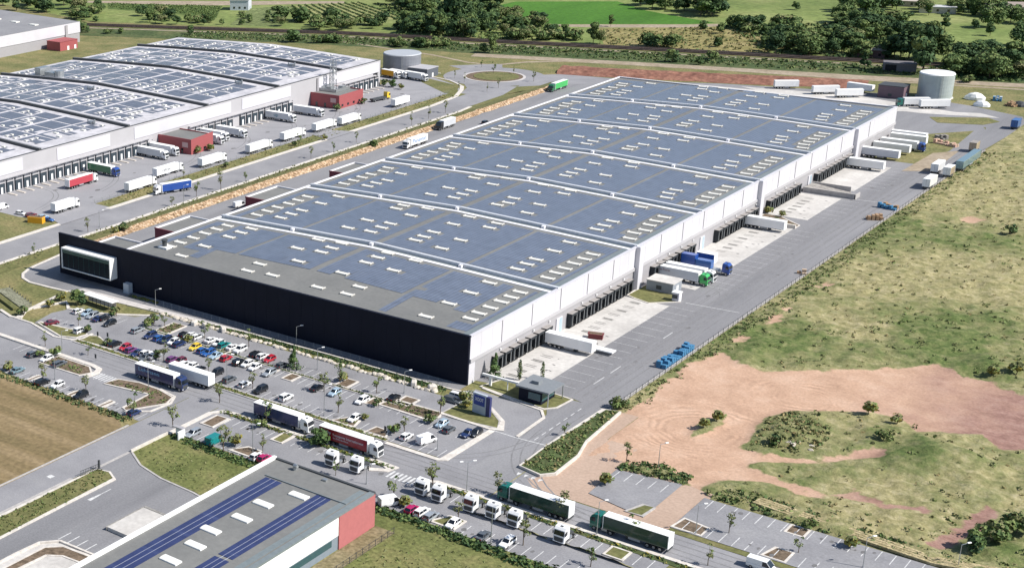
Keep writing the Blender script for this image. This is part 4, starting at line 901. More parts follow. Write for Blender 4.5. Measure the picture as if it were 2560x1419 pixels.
# boundary fences
def fence(label, pts, h, step, mats, kerb=None, cat='fence'):
    t = thing('fence', label, cat, (pts[0][0], pts[0][1], 0)); o = Vector((pts[0][0], pts[0][1])); P = [Vector(p)-o for p in pts]
    mb = MB()
    for a, b in zip(P, P[1:]):
        for z in (.25, h*.5, h): mb.cyl((a.x, a.y, z), (b.x, b.y, z), .03, n=4, caps=False)
        L = (b-a).length; k = int(L/1.7)
        for i in range(k): 
            q = a.lerp(b, i/k); mb.cyl((q.x, q.y, .2), (q.x, q.y, h), .02, n=3, caps=False)
    mb.build('mesh_panel', mats, t); n = 0
    pm = MB(); pm.box(-.05, .05, -.05, .05, 0, h+.15); pm = pm.mesh('post', mats)
    for a, b in zip(P, P[1:]):
        L = (b-a).length; k = max(1, int(L/step))
        for i in range(k):
            if n < 98: obj('post', pm, t, (*a.lerp(b, i/k), 0)); n += 1
    return t
fence('long grey wire fence along the meadow edge of the right yard', [(34.8, 8), (34.8, 338)], 1.3, 3.4, MT['darkgrey'])
fence('dark wire fence in front of the black facade', [(-100, -4.55), (-66, -4.45), (-3, -4.3)], 1.8, 3, plain('blue_fence', (.05, .07, .1), .5))
fence('wire fence along the verge below the estate lorry park', [(-197.4, 66), (-197.2, 250), (-197.4, 320)], 1.4, 4.2, MT['steel'])
fence('fine wire fence around the bare strip beside the red corner', [(28.6, -78), (28.6, -112)], 1.5, 2.2, MT['darkgrey'])
# ---------------------------------------------------------------- vehicles
def paint(name, c, metal=.0): return plain(name, c, .3, metal=metal, coat=.6, var=.04, vscale=.5)
PC = dict(white=paint('car_white', (.78, .78, .78)), silver=paint('car_silver', (.42, .45, .48), .4), black=paint('car_black', (.012, .013, .016)), navy=paint('car_navy', (.015, .03, .1)), blue=paint('car_blue', (.02, .1, .33)),
          lightblue=paint('car_light_blue', (.38, .5, .6), .2), red=paint('car_red', (.42, .015, .03)), maroon=paint('car_maroon', (.14, .015, .03)), yellow=paint('car_yellow', (.75, .52, .04)), teal=paint('car_teal', (.01, .2, .2)),
          grey=paint('car_grey', (.13, .145, .16), .3), crimson=paint('car_crimson', (.4, .01, .1)), tealgrey=paint('car_teal_grey', (.2, .3, .34), .3), green=paint('car_green', (.02, .14, .06)), cream=paint('car_cream', (.6, .56, .47)),
          darkgreen=paint('lorry_green', (.004, .04, .03)), turq=paint('lorry_turquoise', (.005, .13, .105)), lime=paint('lorry_lime', (.05, .42, .1)), orange=paint('skip_orange', (.75, .35, .02)), tan=paint('lorry_tan', (.38, .3, .22)), purple=paint('car_purple', (.16, .05, .17)),
          curtainnavy=paint('curtain_navy', (.012, .024, .11)), curtainred=paint('curtain_red', (.3, .008, .025)), royal=paint('lorry_royal_blue', (.02, .07, .3)), pinkred=paint('trailer_rose_red', (.42, .05, .07)), lightgrey=paint('lorry_light_grey', (.55, .57, .6)))
HL = plain('headlamp', (.85, .87, .9), .15, spec=.8, var=0); TLM = plain('tail_lamp', (.35, .01, .01), .3, var=0)
RIM = plain('wheel_rim', (.4, .41, .42), .35, metal=.7, var=0)
def wheel_mesh(r, wd):
    mb = MB(); mb.cyl((0, -wd/2, 0), (0, wd/2, 0), r, n=14, mi=0)
    for s in (-1, 1): mb.cyl((0, s*wd/2, 0), (0, s*(wd/2+.012), 0), r*.62, n=10, mi=1)
    return mb.mesh('wheel', [MT['black'], RIM])
WH = {}
def wheel(parent, x, y, r, wd):
    k = (r, wd)
    if k not in WH: WH[k] = wheel_mesh(r, wd)
    return obj('wheel', WH[k], parent, (x, y, r))
def lamp_mesh(n, m, a, b): 
    mb = MB(); mb.bbox(-.04, .04, -a, a, -b, b, .02); return mb.mesh(n, m)
HLM, TLMM = lamp_mesh('headlight', HL, .2, .09), lamp_mesh('tail_light', TLM, .16, .12)
def ring(x, hw, zb, zt):
    m = (zb+zt)/2
    return [(x, -hw*.9, zb), (x, -hw, m), (x, -hw*.97, zt-.1), (x, -hw*.82, zt), (x, hw*.82, zt), (x, hw*.97, zt-.1), (x, hw, m), (x, hw*.9, zb)]
CARS = dict(  # length, half width, belt z, roof z, stations (x frac, top z, half width), glass: rear base, rear top, front top, front base
    hatch=(4.1, .88, .93, 1.47, [(-.5, .55, .76), (-.485, .88, .84), (-.3, .95, .88), (.1, .95, .88), (.2, .93, .88), (.4, .82, .86), (.48, .68, .8), (.5, .5, .72)], (-.48, -.38, .03, .22)),
    sedan=(4.6, .9, .93, 1.43, [(-.5, .6, .76), (-.49, .92, .84), (-.34, .97, .88), (.1, .95, .9), (.2, .93, .9), (.42, .82, .87), (.49, .68, .8), (.5, .5, .72)], (-.36, -.24, .03, .2)),
    estate=(4.65, .9, .94, 1.5, [(-.5, .6, .78), (-.488, .92, .86), (-.3, .96, .9), (.1, .95, .9), (.22, .93, .9), (.42, .82, .87), (.49, .68, .8), (.5, .5, .72)], (-.485, -.42, .05, .22)),
    suv=(4.5, .94, 1.05, 1.7, [(-.5, .65, .8), (-.488, 1.0, .9), (-.3, 1.06, .94), (.1, 1.06, .94), (.22, 1.04, .94), (.42, .95, .92), (.49, .8, .86), (.5, .55, .78)], (-.485, -.43, .06, .22)),
    van=(5.2, 1.0, 1.15, 2.15, [(-.5, .7, .9), (-.492, 1.12, .98), (-.3, 1.16, 1.0), (.2, 1.16, 1.0), (.3, 1.12, 1.0), (.42, 1.0, .97), (.49, .85, .9), (.5, .6, .82)], (-.492, -.485, .22, .4)))
CM = {}
def car_meshes(ty):
    if ty in CM: return CM[ty]
    Ln, hw, zb, zr, st, (rb, rt, ft, fb) = CARS[ty]
    mb = MB(); mb.loft([ring(x*Ln, w_, .24 if abs(x) < .49 else .36, z) for x, z, w_ in st])
    tw, bw = hw*.72, hw*.9
    if ty == 'van': tw, bw = hw*.88, hw*.95
    # roof skin and pillars
    mb.prism([(rt*Ln-.04, -tw), (ft*Ln+.06, -tw), (ft*Ln+.06, tw), (rt*Ln-.04, tw)], zr-.05, zr)
    def bar(p, q): mb.cyl(p, q, .05, n=5, caps=False)
    for s in (-1, 1):
        bar((rb*Ln, s*bw, zb-.03), (rt*Ln, s*tw, zr-.04)); bar((fb*Ln, s*bw, zb-.03), (ft*Ln, s*tw, zr-.04)); bar(((rb+fb)/2*Ln, s*bw, zb-.03), ((rt+ft)/2*Ln, s*tw, zr-.04))
        bar((rt*Ln, s*tw, zr-.04), (ft*Ln, s*tw, zr-.04))
    if ty == 'van':
        for s in (-1, 1): mb.quad(*[(x, s*(y+.012), z) for x, y, z in ((rb*Ln, bw, zb-.03), (.08*Ln, bw, zb-.03), (.08*Ln, tw, zr-.02), (rt*Ln, tw, zr-.02))][::s])
        mb.quad((rb*Ln-.012, bw, zb), (rb*Ln-.012, -bw, zb), (rt*Ln-.012, -tw, zr-.02), (rt*Ln-.012, tw, zr-.02))
    body = mb.mesh('body', PC['white'])
    out = [('body', body, None)]
    def g(n, *p): m_ = MB(); m_.quad(*p); out.append((n, m_.mesh(n, MT['glass']), None))
    g('windscreen', (fb*Ln, -bw, zb-.02), (fb*Ln, bw, zb-.02), (ft*Ln, tw, zr-.03), (ft*Ln, -tw, zr-.03))
    g('rear_window', (rb*Ln, bw, zb-.02), (rb*Ln, -bw, zb-.02), (rt*Ln, -tw, zr-.03), (rt*Ln, tw, zr-.03))
    for s in (-1, 1): g('side_window', *[(rb*Ln, s*bw, zb-.02), (fb*Ln, s*bw, zb-.02), (ft*Ln, s*tw, zr-.03), (rt*Ln, s*tw, zr-.03)][::-s])
    CM[ty] = (out, Ln, hw); return CM[ty]
PROTO = {}
def car(tile, x, y, ty, col, hd, label, group=None, z=.07, cat=None):
    p = w(tile, x, y, .75)
    if ty not in PROTO:
        root = obj('parked_car' if ty != 'van' else 'parked_van', None); parts, Ln, hw = car_meshes(ty)
        for n, me, _ in parts: obj(n, me, root)
        for sx in (-.31, .31):
            for s in (-1, 1): wheel(root, sx*Ln, s*(hw-.1), .33, .22)
        for s in (-1, 1): obj('headlight', HLM, root, (Ln*.485, s*hw*.62, .66)); obj('tail_light', TLMM, root, (-Ln*.493, s*hw*.68, .78))
        PROTO[ty] = root; r = root
    else: r = copy_tree(PROTO[ty])
    r.location = (p.x, p.y, z); r.rotation_euler = (0, 0, math.radians(hd)); r.empty_display_size = .5
    for ch in r.children:
        if ch.name.startswith('body'): setmat(ch, PC[col])
    if 'group' in r: del r['group']
    tag(r, label, cat or ('van' if ty == 'van' else 'car'), group); return r
U, Dn = 90, -90
CARLIST = [
 ('a', 1570, 450, 'hatch', 'white', 88, 'white hatchback first from the left in the row before the cycle shelter'),
 ('a', 1740, 490, 'hatch', 'lightblue', -88, 'pale blue hatchback second from the left in the row before the cycle shelter'),
 ('a', 1850, 540, 'estate', 'silver', -86, 'silver estate car third in the row before the cycle shelter'),
 ('a', 1975, 600, 'sedan', 'navy', 90, 'navy saloon fourth in the row before the cycle shelter'),
 ('a', 2080, 590, 'hatch', 'black', 90, 'black hatchback half hidden behind a hedge near the cycle shelter'),
 ('a', 2190, 690, 'estate', 'black', -90, 'black estate car last in the row right of the cycle shelter'),
 ('a', 1035, 680, 'sedan', 'maroon', 70, 'dark red saloon parked alone left of the tree in the small upper left lot'),
 ('a', 1600, 840, 'suv', 'white', 92, 'white off-roader at the kerbed tip of the small upper left lot'),
 ('b', 750, 350, 'estate', 'silver', 90, 'silver white estate at the left end beside the long green island'),
 ('b', 1000, 455, 'estate', 'navy', -90, 'navy car leftmost of the front row below the planted island'),
 ('b', 1180, 510, 'hatch', 'blue', 90, 'blue hatchback second of the front row below the planted island'),
 ('b', 1310, 550, 'suv', 'navy', -90, 'broad navy off-roader third of the front row below the planted island'),
 ('b', 1470, 580, 'hatch', 'white', -90, 'white hatchback between two dark cars in the front row'),
 ('b', 1580, 630, 'estate', 'navy', 90, 'navy estate at the right end of the front row beside the green island'),
 ('b', 1690, 440, 'hatch', 'black', 90, 'black hatchback left end of the back row behind the trees'),
 ('b', 1790, 470, 'hatch', 'white', -90, 'white hatchback partly under a tree in the back row'),
 ('b', 1950, 480, 'estate', 'white', 90, 'white estate with dark windscreen beside the round tree in the back row'),
 ('c', 215, 150, 'sedan', 'white', 90, 'white saloon alone just right of the tree in the back row'),
 ('c', 370, 210, 'hatch', 'white', -90, 'white hatchback left of the dark teal car in the back row'),
 ('c', 480, 250, 'estate', 'teal', 90, 'dark teal estate in the back row behind the silver cars'),
 ('c', 650, 290, 'sedan', 'white', 90, 'plain white saloon in the back row right of the dark teal car'),
 ('c', 800, 340, 'suv', 'white', -90, 'white off-roader with a dark sunroof at the right of the back row'),
 ('b', 1895, 690, 'hatch', 'yellow', -90, 'yellow hatchback at the left of the middle front row'),
 ('b', 2050, 760, 'hatch', 'blue', 90, 'bright blue hatchback next to the yellow car'),
 ('b', 2170, 800, 'estate', 'blue', -90, 'blue estate second right of the yellow car'),
 ('c', 310, 460, 'sedan', 'lightblue', -90, 'pale blue saloon left of the red car in the middle front row'),
 ('c', 520, 510, 'hatch', 'red', 90, 'red hatchback at the right end of the middle front row'),
 ('b', 295, 630, 'suv', 'black', 90, 'black off-roader at the left tip of the lower parking row'),
 ('b', 500, 690, 'hatch', 'red', -90, 'bright red hatchback second in the lower parking row'),
 ('b', 620, 745, 'hatch', 'purple', 90, 'dark purple hatchback behind the bright red one in the lower row'),
 ('b', 740, 810, 'sedan', 'navy', -90, 'navy saloon fourth in the lower parking row above the blue lorry'),
 ('b', 915, 810, 'hatch', 'white', 90, 'white hatchback above the roof end of the navy lorry'),
 ('b', 900, 900, 'hatch', 'grey', -90, 'dark grey hatchback tight above the navy lorry roof'),
 ('b', 1080, 870, 'sedan', 'silver', 90, 'silver saloon left of the yellow shrub above the navy lorry'),
 ('b', 1450, 930, 'hatch', 'purple', 90, 'purple hatchback right of the yellow shrub above the white trailer'),
 ('b', 1600, 965, 'hatch', 'maroon', -90, 'maroon hatchback above the white trailer'),
 ('b', 1690, 1030, 'estate', 'white', 90, 'white estate close above the white trailer roof'),
 ('b', 1830, 1075, 'hatch', 'white', -90, 'second white car above the white trailer, beside the black one'),
 ('b', 1980, 1130, 'sedan', 'black', 90, 'black saloon above the right half of the white trailer'),
 ('b', 2330, 1205, 'suv', 'black', -90, 'round black car right of the small tree behind the white trailer end'),
 ('c', 780, 590, 'suv', 'black', 90, 'black off-roader left of two white cars in the middle row'),
 ('c', 945, 620, 'hatch', 'white', -90, 'left of the two white hatchbacks side by side in the middle row'),
 ('c', 1095, 690, 'hatch', 'white', -90, 'right of the two white hatchbacks side by side in the middle row'),
 ('c', 1120, 430, 'estate', 'black', 90, 'black estate behind the white pair, left of a white and a red car'),
 ('c', 1250, 470, 'hatch', 'white', 90, 'white hatchback squeezed between black and red cars'),
 ('c', 1390, 530, 'hatch', 'red', -90, 'crimson red hatchback at the right end of the upper row'),
 ('c', 1640, 650, 'hatch', 'grey', 90, 'grey car with white roof edge left of the dark spruce tree'),
 ('c', 1380, 800, 'estate', 'silver', -90, 'dark windowed silver car at the left of the empty bays'),
 ('c', 590, 930, 'estate', 'grey', 90, 'grey estate in the bottom row right of the white trailer'),
 ('c', 890, 1030, 'hatch', 'white', 90, 'white hatchback left of the bushy tree in the bottom row'),
 ('c', 1210, 1145, 'suv', 'black', -90, 'black off-roader right of the bushy tree in the bottom row'),
 ('c', 1720, 1290, 'suv', 'white', 90, 'white off-roader alone in the bottom row above the navy lorry trailer'),
 ('c', 2340, 1100, 'sedan', 'black', 90, 'black saloon half under the tree beside a pale blue car'),
 ('e', 450, 395, 'hatch', 'lightblue', -90, 'pale blue hatchback right of the tree amid the bays'),
 ('e', 1000, 550, 'estate', 'white', -90, 'white pickup like estate alone beside the planted median'),
 ('e', 1640, 495, 'sedan', 'black', 90, 'black saloon in the upper bays left of the planted corner'),
 ('e', 840, 910, 'hatch', 'white', -90, 'white hatchback with black windows by the rounded planted tip'),
 ('e', 1890, 1270, 'hatch', 'white', 90, 'white hatchback left of the white panel van'),
 ('f', 1010, 1190, 'van', 'white', 75, 'plain white panel van near the exit of the car park'),
 ('f', 1530, 390, 'estate', 'grey', 0, 'dark estate in the rounded bay at the end of the stone edging'),
 ('f', 1650, 310, 'estate', 'white', 0, 'white estate behind the dark one in the rounded bay'),
 ('f', 1320, 860, 'hatch', 'lightblue', -90, 'pale turquoise hatchback beside the low dark hedge'),
 ('f', 1460, 970, 'hatch', 'grey', 90, 'dark grey hatchback right of the pale turquoise one'),
 ('f', 1830, 1050, 'sedan', 'navy', -90, 'navy saloon near the white kerb of the entrance road'),
 ('f', 2000, 1040, 'hatch', 'black', -90, 'black hatchback closest to the white kerb of the entrance road'),
 ('d', 930, 115, 'hatch', 'white', -90, 'white hatchback beside bushes in the lower left lot'),
 ('d', 1190, 220, 'estate', 'grey', 90, 'dark blue grey estate right of the white one in the lower left lot'),
 ('d', 660, 30, 'hatch', 'grey', 90, 'grey hatchback behind the shrub at the top of the lower left lot'),
 ('d', 350, 350, 'sedan', 'tealgrey', 90, 'teal grey saloon at the left edge above the stubble field'),
 ('d', 850, 590, 'suv', 'black', 90, 'black off-roader under a tree above the stubble field'),
 ('d', 1150, 640, 'hatch', 'white', -90, 'white hatchback right of the black one above the stubble field'),
 ('d', 1610, 860, 'suv', 'black', -90, 'black off-roader at the planted divider above the stubble field'),
 ('G', 990, 268, 'hatch', 'navy', 90, 'dark blue car under the tree at the corner of the side road'),
 ('g', 500, 490, 'estate', 'silver', -90, 'silver estate at the left end of the lot beside the green plot'),
 ('g', 930, 640, 'van', 'teal', 90, 'teal van under a tree beside the green plot'),
 ('g', 1770, 950, 'hatch', 'white', 90, 'white hatchback beside the crimson car at the warehouse corner'),
 ('g', 1930, 985, 'hatch', 'crimson', 90, 'crimson hatchback touching the white roof edge of the foreground warehouse'),
 ('k', 230, 540, 'van', 'white', 60, 'white van at the hedge beside the red warehouse corner'),
 ('k', 580, 650, 'hatch', 'crimson', 90, 'crimson hatchback beside the hedge right of the red warehouse corner'),
 ('k', 740, 690, 'estate', 'white', 90, 'white estate between crimson and silver cars along the hedge'),
 ('k', 890, 760, 'estate', 'silver', 90, 'silver estate along the hedge below the tractor units'),
 ('k', 1240, 880, 'hatch', 'white', -90, 'white hatchback with dark windscreen at the end of the hedge'),
 ('k', 1730, 1075, 'sedan', 'grey', 90, 'dark grey saloon in the bay beside the lamp post near the bottom edge'),
 ('k', 2120, 1180, 'estate', 'white', -90, 'white estate with black roof window near the bottom edge'),
 ('I', 600, 1400, 'van', 'white', 0, 'white van cut by the bottom edge at the right'),
 ('D', 1770, 125, 'van', 'white', 75, 'white van in the service yard beside the maroon annex'),
 ('B', 1075, 905, 'suv', 'black', 90, 'dark car half hidden behind the warehouse roof edge in the service yard'),
 ('l', 320, 1000, 'hatch', 'white', 10, 'white car on the estate yard left of the orange skip'),
 ('l', 480, 1025, 'estate', 'maroon', 80, 'brownish car behind the orange skip'),
 ('l', 665, 1055, 'hatch', 'lightblue', 80, 'pale blue car right behind the orange skip'),
 ('l', 745, 1100, 'sedan', 'blue', 10, 'blue and white car right of the orange skip'),
 ('l', 40, 910, 'van', 'white', 90, 'white van cut by the left edge on the estate yard'),
]
for c in CARLIST: car(*c)
# ---------------------------------------------------------------- lorries
TM = {}
def trailer_mesh(L):
    k = ('t', round(L, 1))
    if k in TM: return TM[k]
    mb = MB(); mb.bbox(-L/2, L/2, -1.27, 1.27, 1.15, 4.0, .05, mi=0, top=1)
    mb.box(-L/2-.02, -L/2+.12, -1.29, 1.29, 1.1, 4.02, mi=1); mb.box(L/2-.12, L/2+.02, -1.29, 1.29, 1.1, 4.02, mi=1)
    mb.box(-L/2-.03, -L/2-.021, -.02, .02, 1.3, 3.9, mi=2)
    body = mb.mesh('cargo_box', [PC['white'], MT['white'], MT['darkgrey']])
    mb = MB(); mb.box(-L/2+.3, L/2-1, -.5, .5, .75, 1.14); mb.box(-L/2, -L/2+.2, -1.2, 1.2, .5, .75); mb.box(L*.1, L*.16, -.6, -.45, .1, .75); mb.box(L*.1, L*.16, .45, .6, .1, .75)
    for s in (-1, 1): mb.box(-L*.08, L*.1, s*1.12-.03, s*1.12+.03, .55, 1.1, mi=1)
    ch = mb.mesh('chassis', [MT['darkgrey'], plain('side_guard', (.3, .31, .33), .5)])
    TM[k] = (body, ch); return TM[k]
def cab_meshes():
    if 'cab' in TM: return TM['cab']
    prof_ = [(-1.15, .95), (-1.15, 3.15), (-1.0, 3.75), (.35, 3.62), (.85, 3.2), (1.12, 2.05), (1.16, .55), (.6, .5), (.55, .95)]
    def sec(y, k): return [(x*(1 if x < 0 else k), y, z) for x, z in prof_]
    mb = MB(); mb.loft([sec(-1.22, .94), sec(-1.1, 1), sec(1.1, 1), sec(1.22, .94)])
    cab = mb.mesh('cab', PC['white'])
    mb = MB(); mb.quad((.93, -1.06, 3.06), (1.155, -1.1, 2.1), (1.155, 1.1, 2.1), (.93, 1.06, 3.06)); ws = mb.mesh('windscreen', MT['glass'])
    sws = []
    for s in (-1, 1):
        mb = MB(); mb.quad(*[(-.1, s*1.235, 2.05), (.82, s*1.235, 2.05), (.66, s*1.235, 2.95), (-.1, s*1.235, 2.95)][::-s]); sws.append(mb.mesh('side_window', MT['glass']))
    mb = MB(); mb.box(1.12, 1.2, -.95, .95, .75, 1.7); gr = mb.mesh('grille', MT['darkgrey'])
    mb = MB(); mb.bbox(-.06, .06, -.1, .1, -.35, .35, .03); mi = mb.mesh('mirror', MT['darkgrey'])
    mb = MB(); mb.box(-4.6, .9, -.45, .45, .55, .95); mb.box(-2.6, -1.4, -1.15, -.6, .45, 1.0, mi=1); mb.box(-2.6, -1.4, .6, 1.15, .45, 1.0, mi=1); mb.box(-3.7, -2.7, -.5, .5, .95, 1.12); ch = mb.mesh('chassis', [MT['darkgrey'], MT['steel']])
    mb = MB(); mb.box(-.25, .25, -.3, .3, 0, .04); ht = mb.mesh('roof_hatch', MT['darkgrey'])
    TM['cab'] = (cab, ws, sws, gr, mi, ch, ht); return TM['cab']
def add_tractor(t, xf, col, chassis=True):
    """tractor with its front bumper at local x = xf; faces +x"""
    cab, ws, sws, gr, mi, ch, ht = cab_meshes(); x = xf-1.2
    c = obj('cab', cab, t, (x, 0, 0), mat0=PC[col]); obj('windscreen', ws, c); [obj('side_window', s, c) for s in sws]; obj('grille', gr, c); obj('roof_hatch', ht, c, (-.1, 0, 3.685))
    for s in (-1, 1): obj('mirror', mi, c, (.95, s*1.36, 2.5)); obj('headlight', HLM, t, (xf-.02, s*.95, .75))
    obj('chassis', ch, t, (x, 0, 0))
    for wx in (x+.1, x-3.4):
        for s in (-1, 1): wheel(t, wx, s*1.0, .5, .4)
def lorry(p, hd, L, col, label, tractor=None, roof=None, group=None, z=.07, text=None, name=None, trail=True):
    """articulated lorry or lone trailer; p is the ground point under its middle, hd the way its front faces"""
    total = L+(2.9 if tractor else 0)
    t = thing(name or ('articulated_lorry' if tractor else 'lorry_trailer'), label, 'lorry' if tractor else 'trailer', (p[0], p[1], z), math.radians(hd), group)
    bx = -total/2+L/2
    body, ch = trailer_mesh(L); b = obj('cargo_box', body, t, (bx, 0, 0), mat0=PC[col]); obj('chassis', ch, t, (bx, 0, 0))
    if roof: setmat(b, PC[roof], 1)
    for k in range(3):
        for s in (-1, 1): wheel(t, bx-L/2+1.6+k*1.3, s*1.02, .5, .4)
    if tractor: add_tractor(t, total/2, tractor)
    if text:
        for body_, size, m, dx, z_, face, wd in text: text_on(t, body_, size, m, (bx+dx, -1.3 if face == '-Y' else 1.3, z_), face, wd)
    return t
def wp(tile, x, y, z=2.0): q = w(tile, x, y, z); return (q.x, q.y)
LT = plain('letter_white', (.75, .72, .74), .5, var=0); LB = plain('letter_blue', (.1, .25, .5), .5, var=0); LD = plain('letter_dark', (.05, .07, .1), .5, var=0); LTB = plain('letter_pale_blue', (.25, .45, .65), .5, var=0); LR = plain('sign_brown', (.2, .05, .05), .5, var=0)
# front road
lorry((-61.4, -48.8), 0, 13.6, 'curtainnavy', 'navy curtain lorry with white roof and white lettering standing on the front road', 'navy', text=[('Lehmann', 1.5, LTB, -1.8, 2.9, '-Y', 7.2)])
lorry((-55.8, -43.3), 180, 13.6, 'white', 'plain white trailer beside the navy lorry on the front road', None)
lorry((-21.5, -49.1), 0, 13.6, 'curtainnavy', 'plain navy curtain lorry with white tractor just behind the red one', 'white')
lorry((-1.3, -50.0), 0, 13.6, 'curtainred', 'dark red curtain lorry with white lettering and white tractor on the front road', 'white', text=[('cathy', 1.35, LT, -4.5, 3.0, '-Y', 2.2), ('Transports internationaux', .9, LT, 1.4, 2.75, '-Y', 8.6), ('la distribution', .55, LT, -.6, 2.0, '-Y', 4.2)])
lorry((45.1, -49.8), 180, 13.6, 'darkgreen', 'left one of the two dark green lorries with white roofs', 'turq')
lorry((65.8, -49.2), 180, 13.6, 'darkgreen', 'right one of the two dark green lorries with white roofs', 'turq')
# row of tractor units
def tractor_unit(p, hd, label):
    t = thing('tractor_unit', label, 'tractor unit', (p[0], p[1], .07), math.radians(hd), 'white tractor units parked in the bays'); add_tractor(t, 2.4, 'white'); return t
for (tl, x, y), lab in zip([('G', 2475, 595), ('H', 145, 640), ('k', 790, 265), ('k', 1060, 365), ('k', 1575, 530), ('k', 1935, 640), ('k', 2285, 770), ('j', 975, 810)],
    ['white tractor unit in front of the red lorry, left of a pair', 'white tractor unit in front of the red lorry cab, right of a pair', 'white tractor unit beside the zebra crossing below the road', 'white tractor unit second right of the zebra crossing',
     'white tractor unit beside the lamp post, left of a group of three', 'white tractor unit in the middle of a group of three', 'white tractor unit at the right of a group of three', 'white tractor unit alone in front of the right green lorry']):
    p = wp(tl, x, y, 2.0); tractor_unit(p, -90, lab)
# right-hand yard, docked along the wall
lorry((8.6, 38.4), 0, 13.4, 'white', 'white trailer docked nearest to the black facade corner', None)
q = thing('trailer_flatbed', 'low white empty flatbed trailer beside the nearest docked trailer', 'trailer', (14, 42, .1)); mb = MB(); mb.bbox(-5.4, 5.4, -1.2, 1.2, .8, 1.15, .05); mb.build('deck', MT['white'], q); mb = MB(); mb.box(-3.6, -2, -1.22, 1.22, .35, .8); mb.build('tool_box', PC['teal'], q); wheel(q, -3, -.9, .45, .3); wheel(q, -3, .9, .45, .3); wheel(q, -1.8, -.9, .45, .3); wheel(q, -1.8, .9, .45, .3)
t = thing('waste_skip', 'dark red open skip on the pale apron', 'skip', (*wp('E', 1890, 1090, .8), .1), .3); mb = MB(); mb.prism([(-1.9, -1), (1.9, -1), (1.9, 1), (-1.9, 1)], 0, 1.3, mi=0); mb.box(-2.1, 2.1, -1.15, 1.15, 1.3, 1.42, mi=0); mb.box(-1.7, 1.7, -.85, .85, 1.421, 1.425, mi=1); mb.build('hull', [plain('skip_red', (.15, .025, .03), .6), MT['soil']], t)
lorry((8.2, 111.6), 0, 13.4, 'lightgrey', 'pale lorry with green lower side and brown sign panel docked at the wall', 'lime', text=[('Lucas Freres', 1.0, LR, -4.2, 3.0, '-Y', 4.4)])
lorry((8.4, 115.6), 0, 13.4, 'white', 'white lorry with white tractor docked behind the pale green one', 'white')
t = thing('flatbed_lorry', 'long flatbed lorry carrying two royal blue boxes docked at the apron', 'lorry', (9.2, 125.5, .1)); mb = MB(); mb.box(-7.8, 4.6, -1.2, 1.2, 1.0, 1.3); mb.box(-7.8, 8, -.5, .5, .6, 1.0); mb.build('deck', MT['steel'], t)
mb = MB(); mb.bbox(-7, -2.6, -1.2, 1.2, 1.31, 4.6, .05); mb.build('load_box', PC['royal'], t); mb = MB(); mb.bbox(-2.4, 2.4, -1.2, 1.2, 1.31, 3.5, .05); mb.build('load_box', PC['blue'], t); add_tractor(t, 8.2, 'royal')
for k in range(2):
    for s in (-1, 1): wheel(t, -6+k*1.3, s, .5, .4)
lorry((7.4, 131.5), 0, 5.6, 'royal', 'short royal blue trailer behind the flatbed with blue boxes', None)
lorry((7.2, 180.0), 0, 13.4, 'white', 'white trailer docked beside the planted strip in the middle of the right wall', None)
lorry(wp('C', 1370, 1215), 0, 13.4, 'white', 'white trailer docked nearest the timber ramp in the far row', None)
lorry(wp('C', 1485, 1135), 0, 13.4, 'lightgrey', 'grey trailer second in the far docked row', None)
lorry(wp('C', 1565, 1095), 0, 13.4, 'white', 'white trailer third in the far docked row', None)
lorry(wp('C', 1650, 1070), 0, 13.4, 'white', 'white lorry with dark blue tractor in the far docked row', 'royal')
lorry(wp('C', 1690, 1030), 0, 13.4, 'white', 'white trailer behind the lorry with dark blue tractor', None)
lorry(wp('C', 1690, 1008), 0, 13.4, 'white', 'last white trailer of the far docked row before the dry bank', None)
# along the fence
lorry(wp('C', 1845, 1345), 90, 9.0, 'white', 'nearer of two white box trailers parked end to end by the fence', None)
lorry(wp('C', 1905, 1235), 90, 9.0, 'white', 'farther of two white box trailers parked end to end by the fence', None)
lorry(wp('C', 1985, 1275, 1.5), 90, 6.0, 'tan', 'tan trailer parked against the meadow fence', None)
lorry(wp('C', 2130, 1185), 90, 24, 'tealgrey', 'very long blue grey trailer parked against the meadow fence', None, roof='tealgrey')
lorry((31.4, 334), 90, 5, 'tan', 'small brown trailer at the bend of the far yard road', None, roof='tan')
lorry(wp('C', 2480, 925, 1.5), 90, 5.5, 'blue', 'small blue container trailer at the right edge of the far road', None, roof='blue')
# far yard
lorry(wp('C', 785, 625), 35, 11, 'white', 'white trailer leftmost behind the far roof edge', None)
lorry(wp('C', 1075, 665), 40, 12, 'white', 'white trailer second behind the far roof edge', None)
lorry(wp('C', 1335, 650), -10, 12, 'white', 'white trailer slanting the other way behind the far roof edge', None)
lorry(wp('C', 1250, 690), 40, 12, 'white', 'white trailer nearest to the far roof edge', None)
lorry(wp('C', 1720, 755), 216, 11, 'white', 'white lorry with turquoise cab before the pale tank', 'turq')
lorry(wp('C', 1880, 770), 38, 12.5, 'white', 'white trailer in front of the pale tank base', None)
# service yard
lorry(wp('B', 555, 1045), -90, 13, 'white', 'white lorry with large blue grey lettering in the service yard', 'white', text=[('Panamar', 2.4, LB, 0, 2.7, '+Y', 10.5)])
lorry(wp('B', 780, 915), -90, 10, 'lightgrey', 'pale box lorry with black cab in the service yard', 'black')
lorry(wp('B', 1610, 635), -90, 13, 'lime', 'bright green lorry with white roof at the far end of the service yard', 'green')
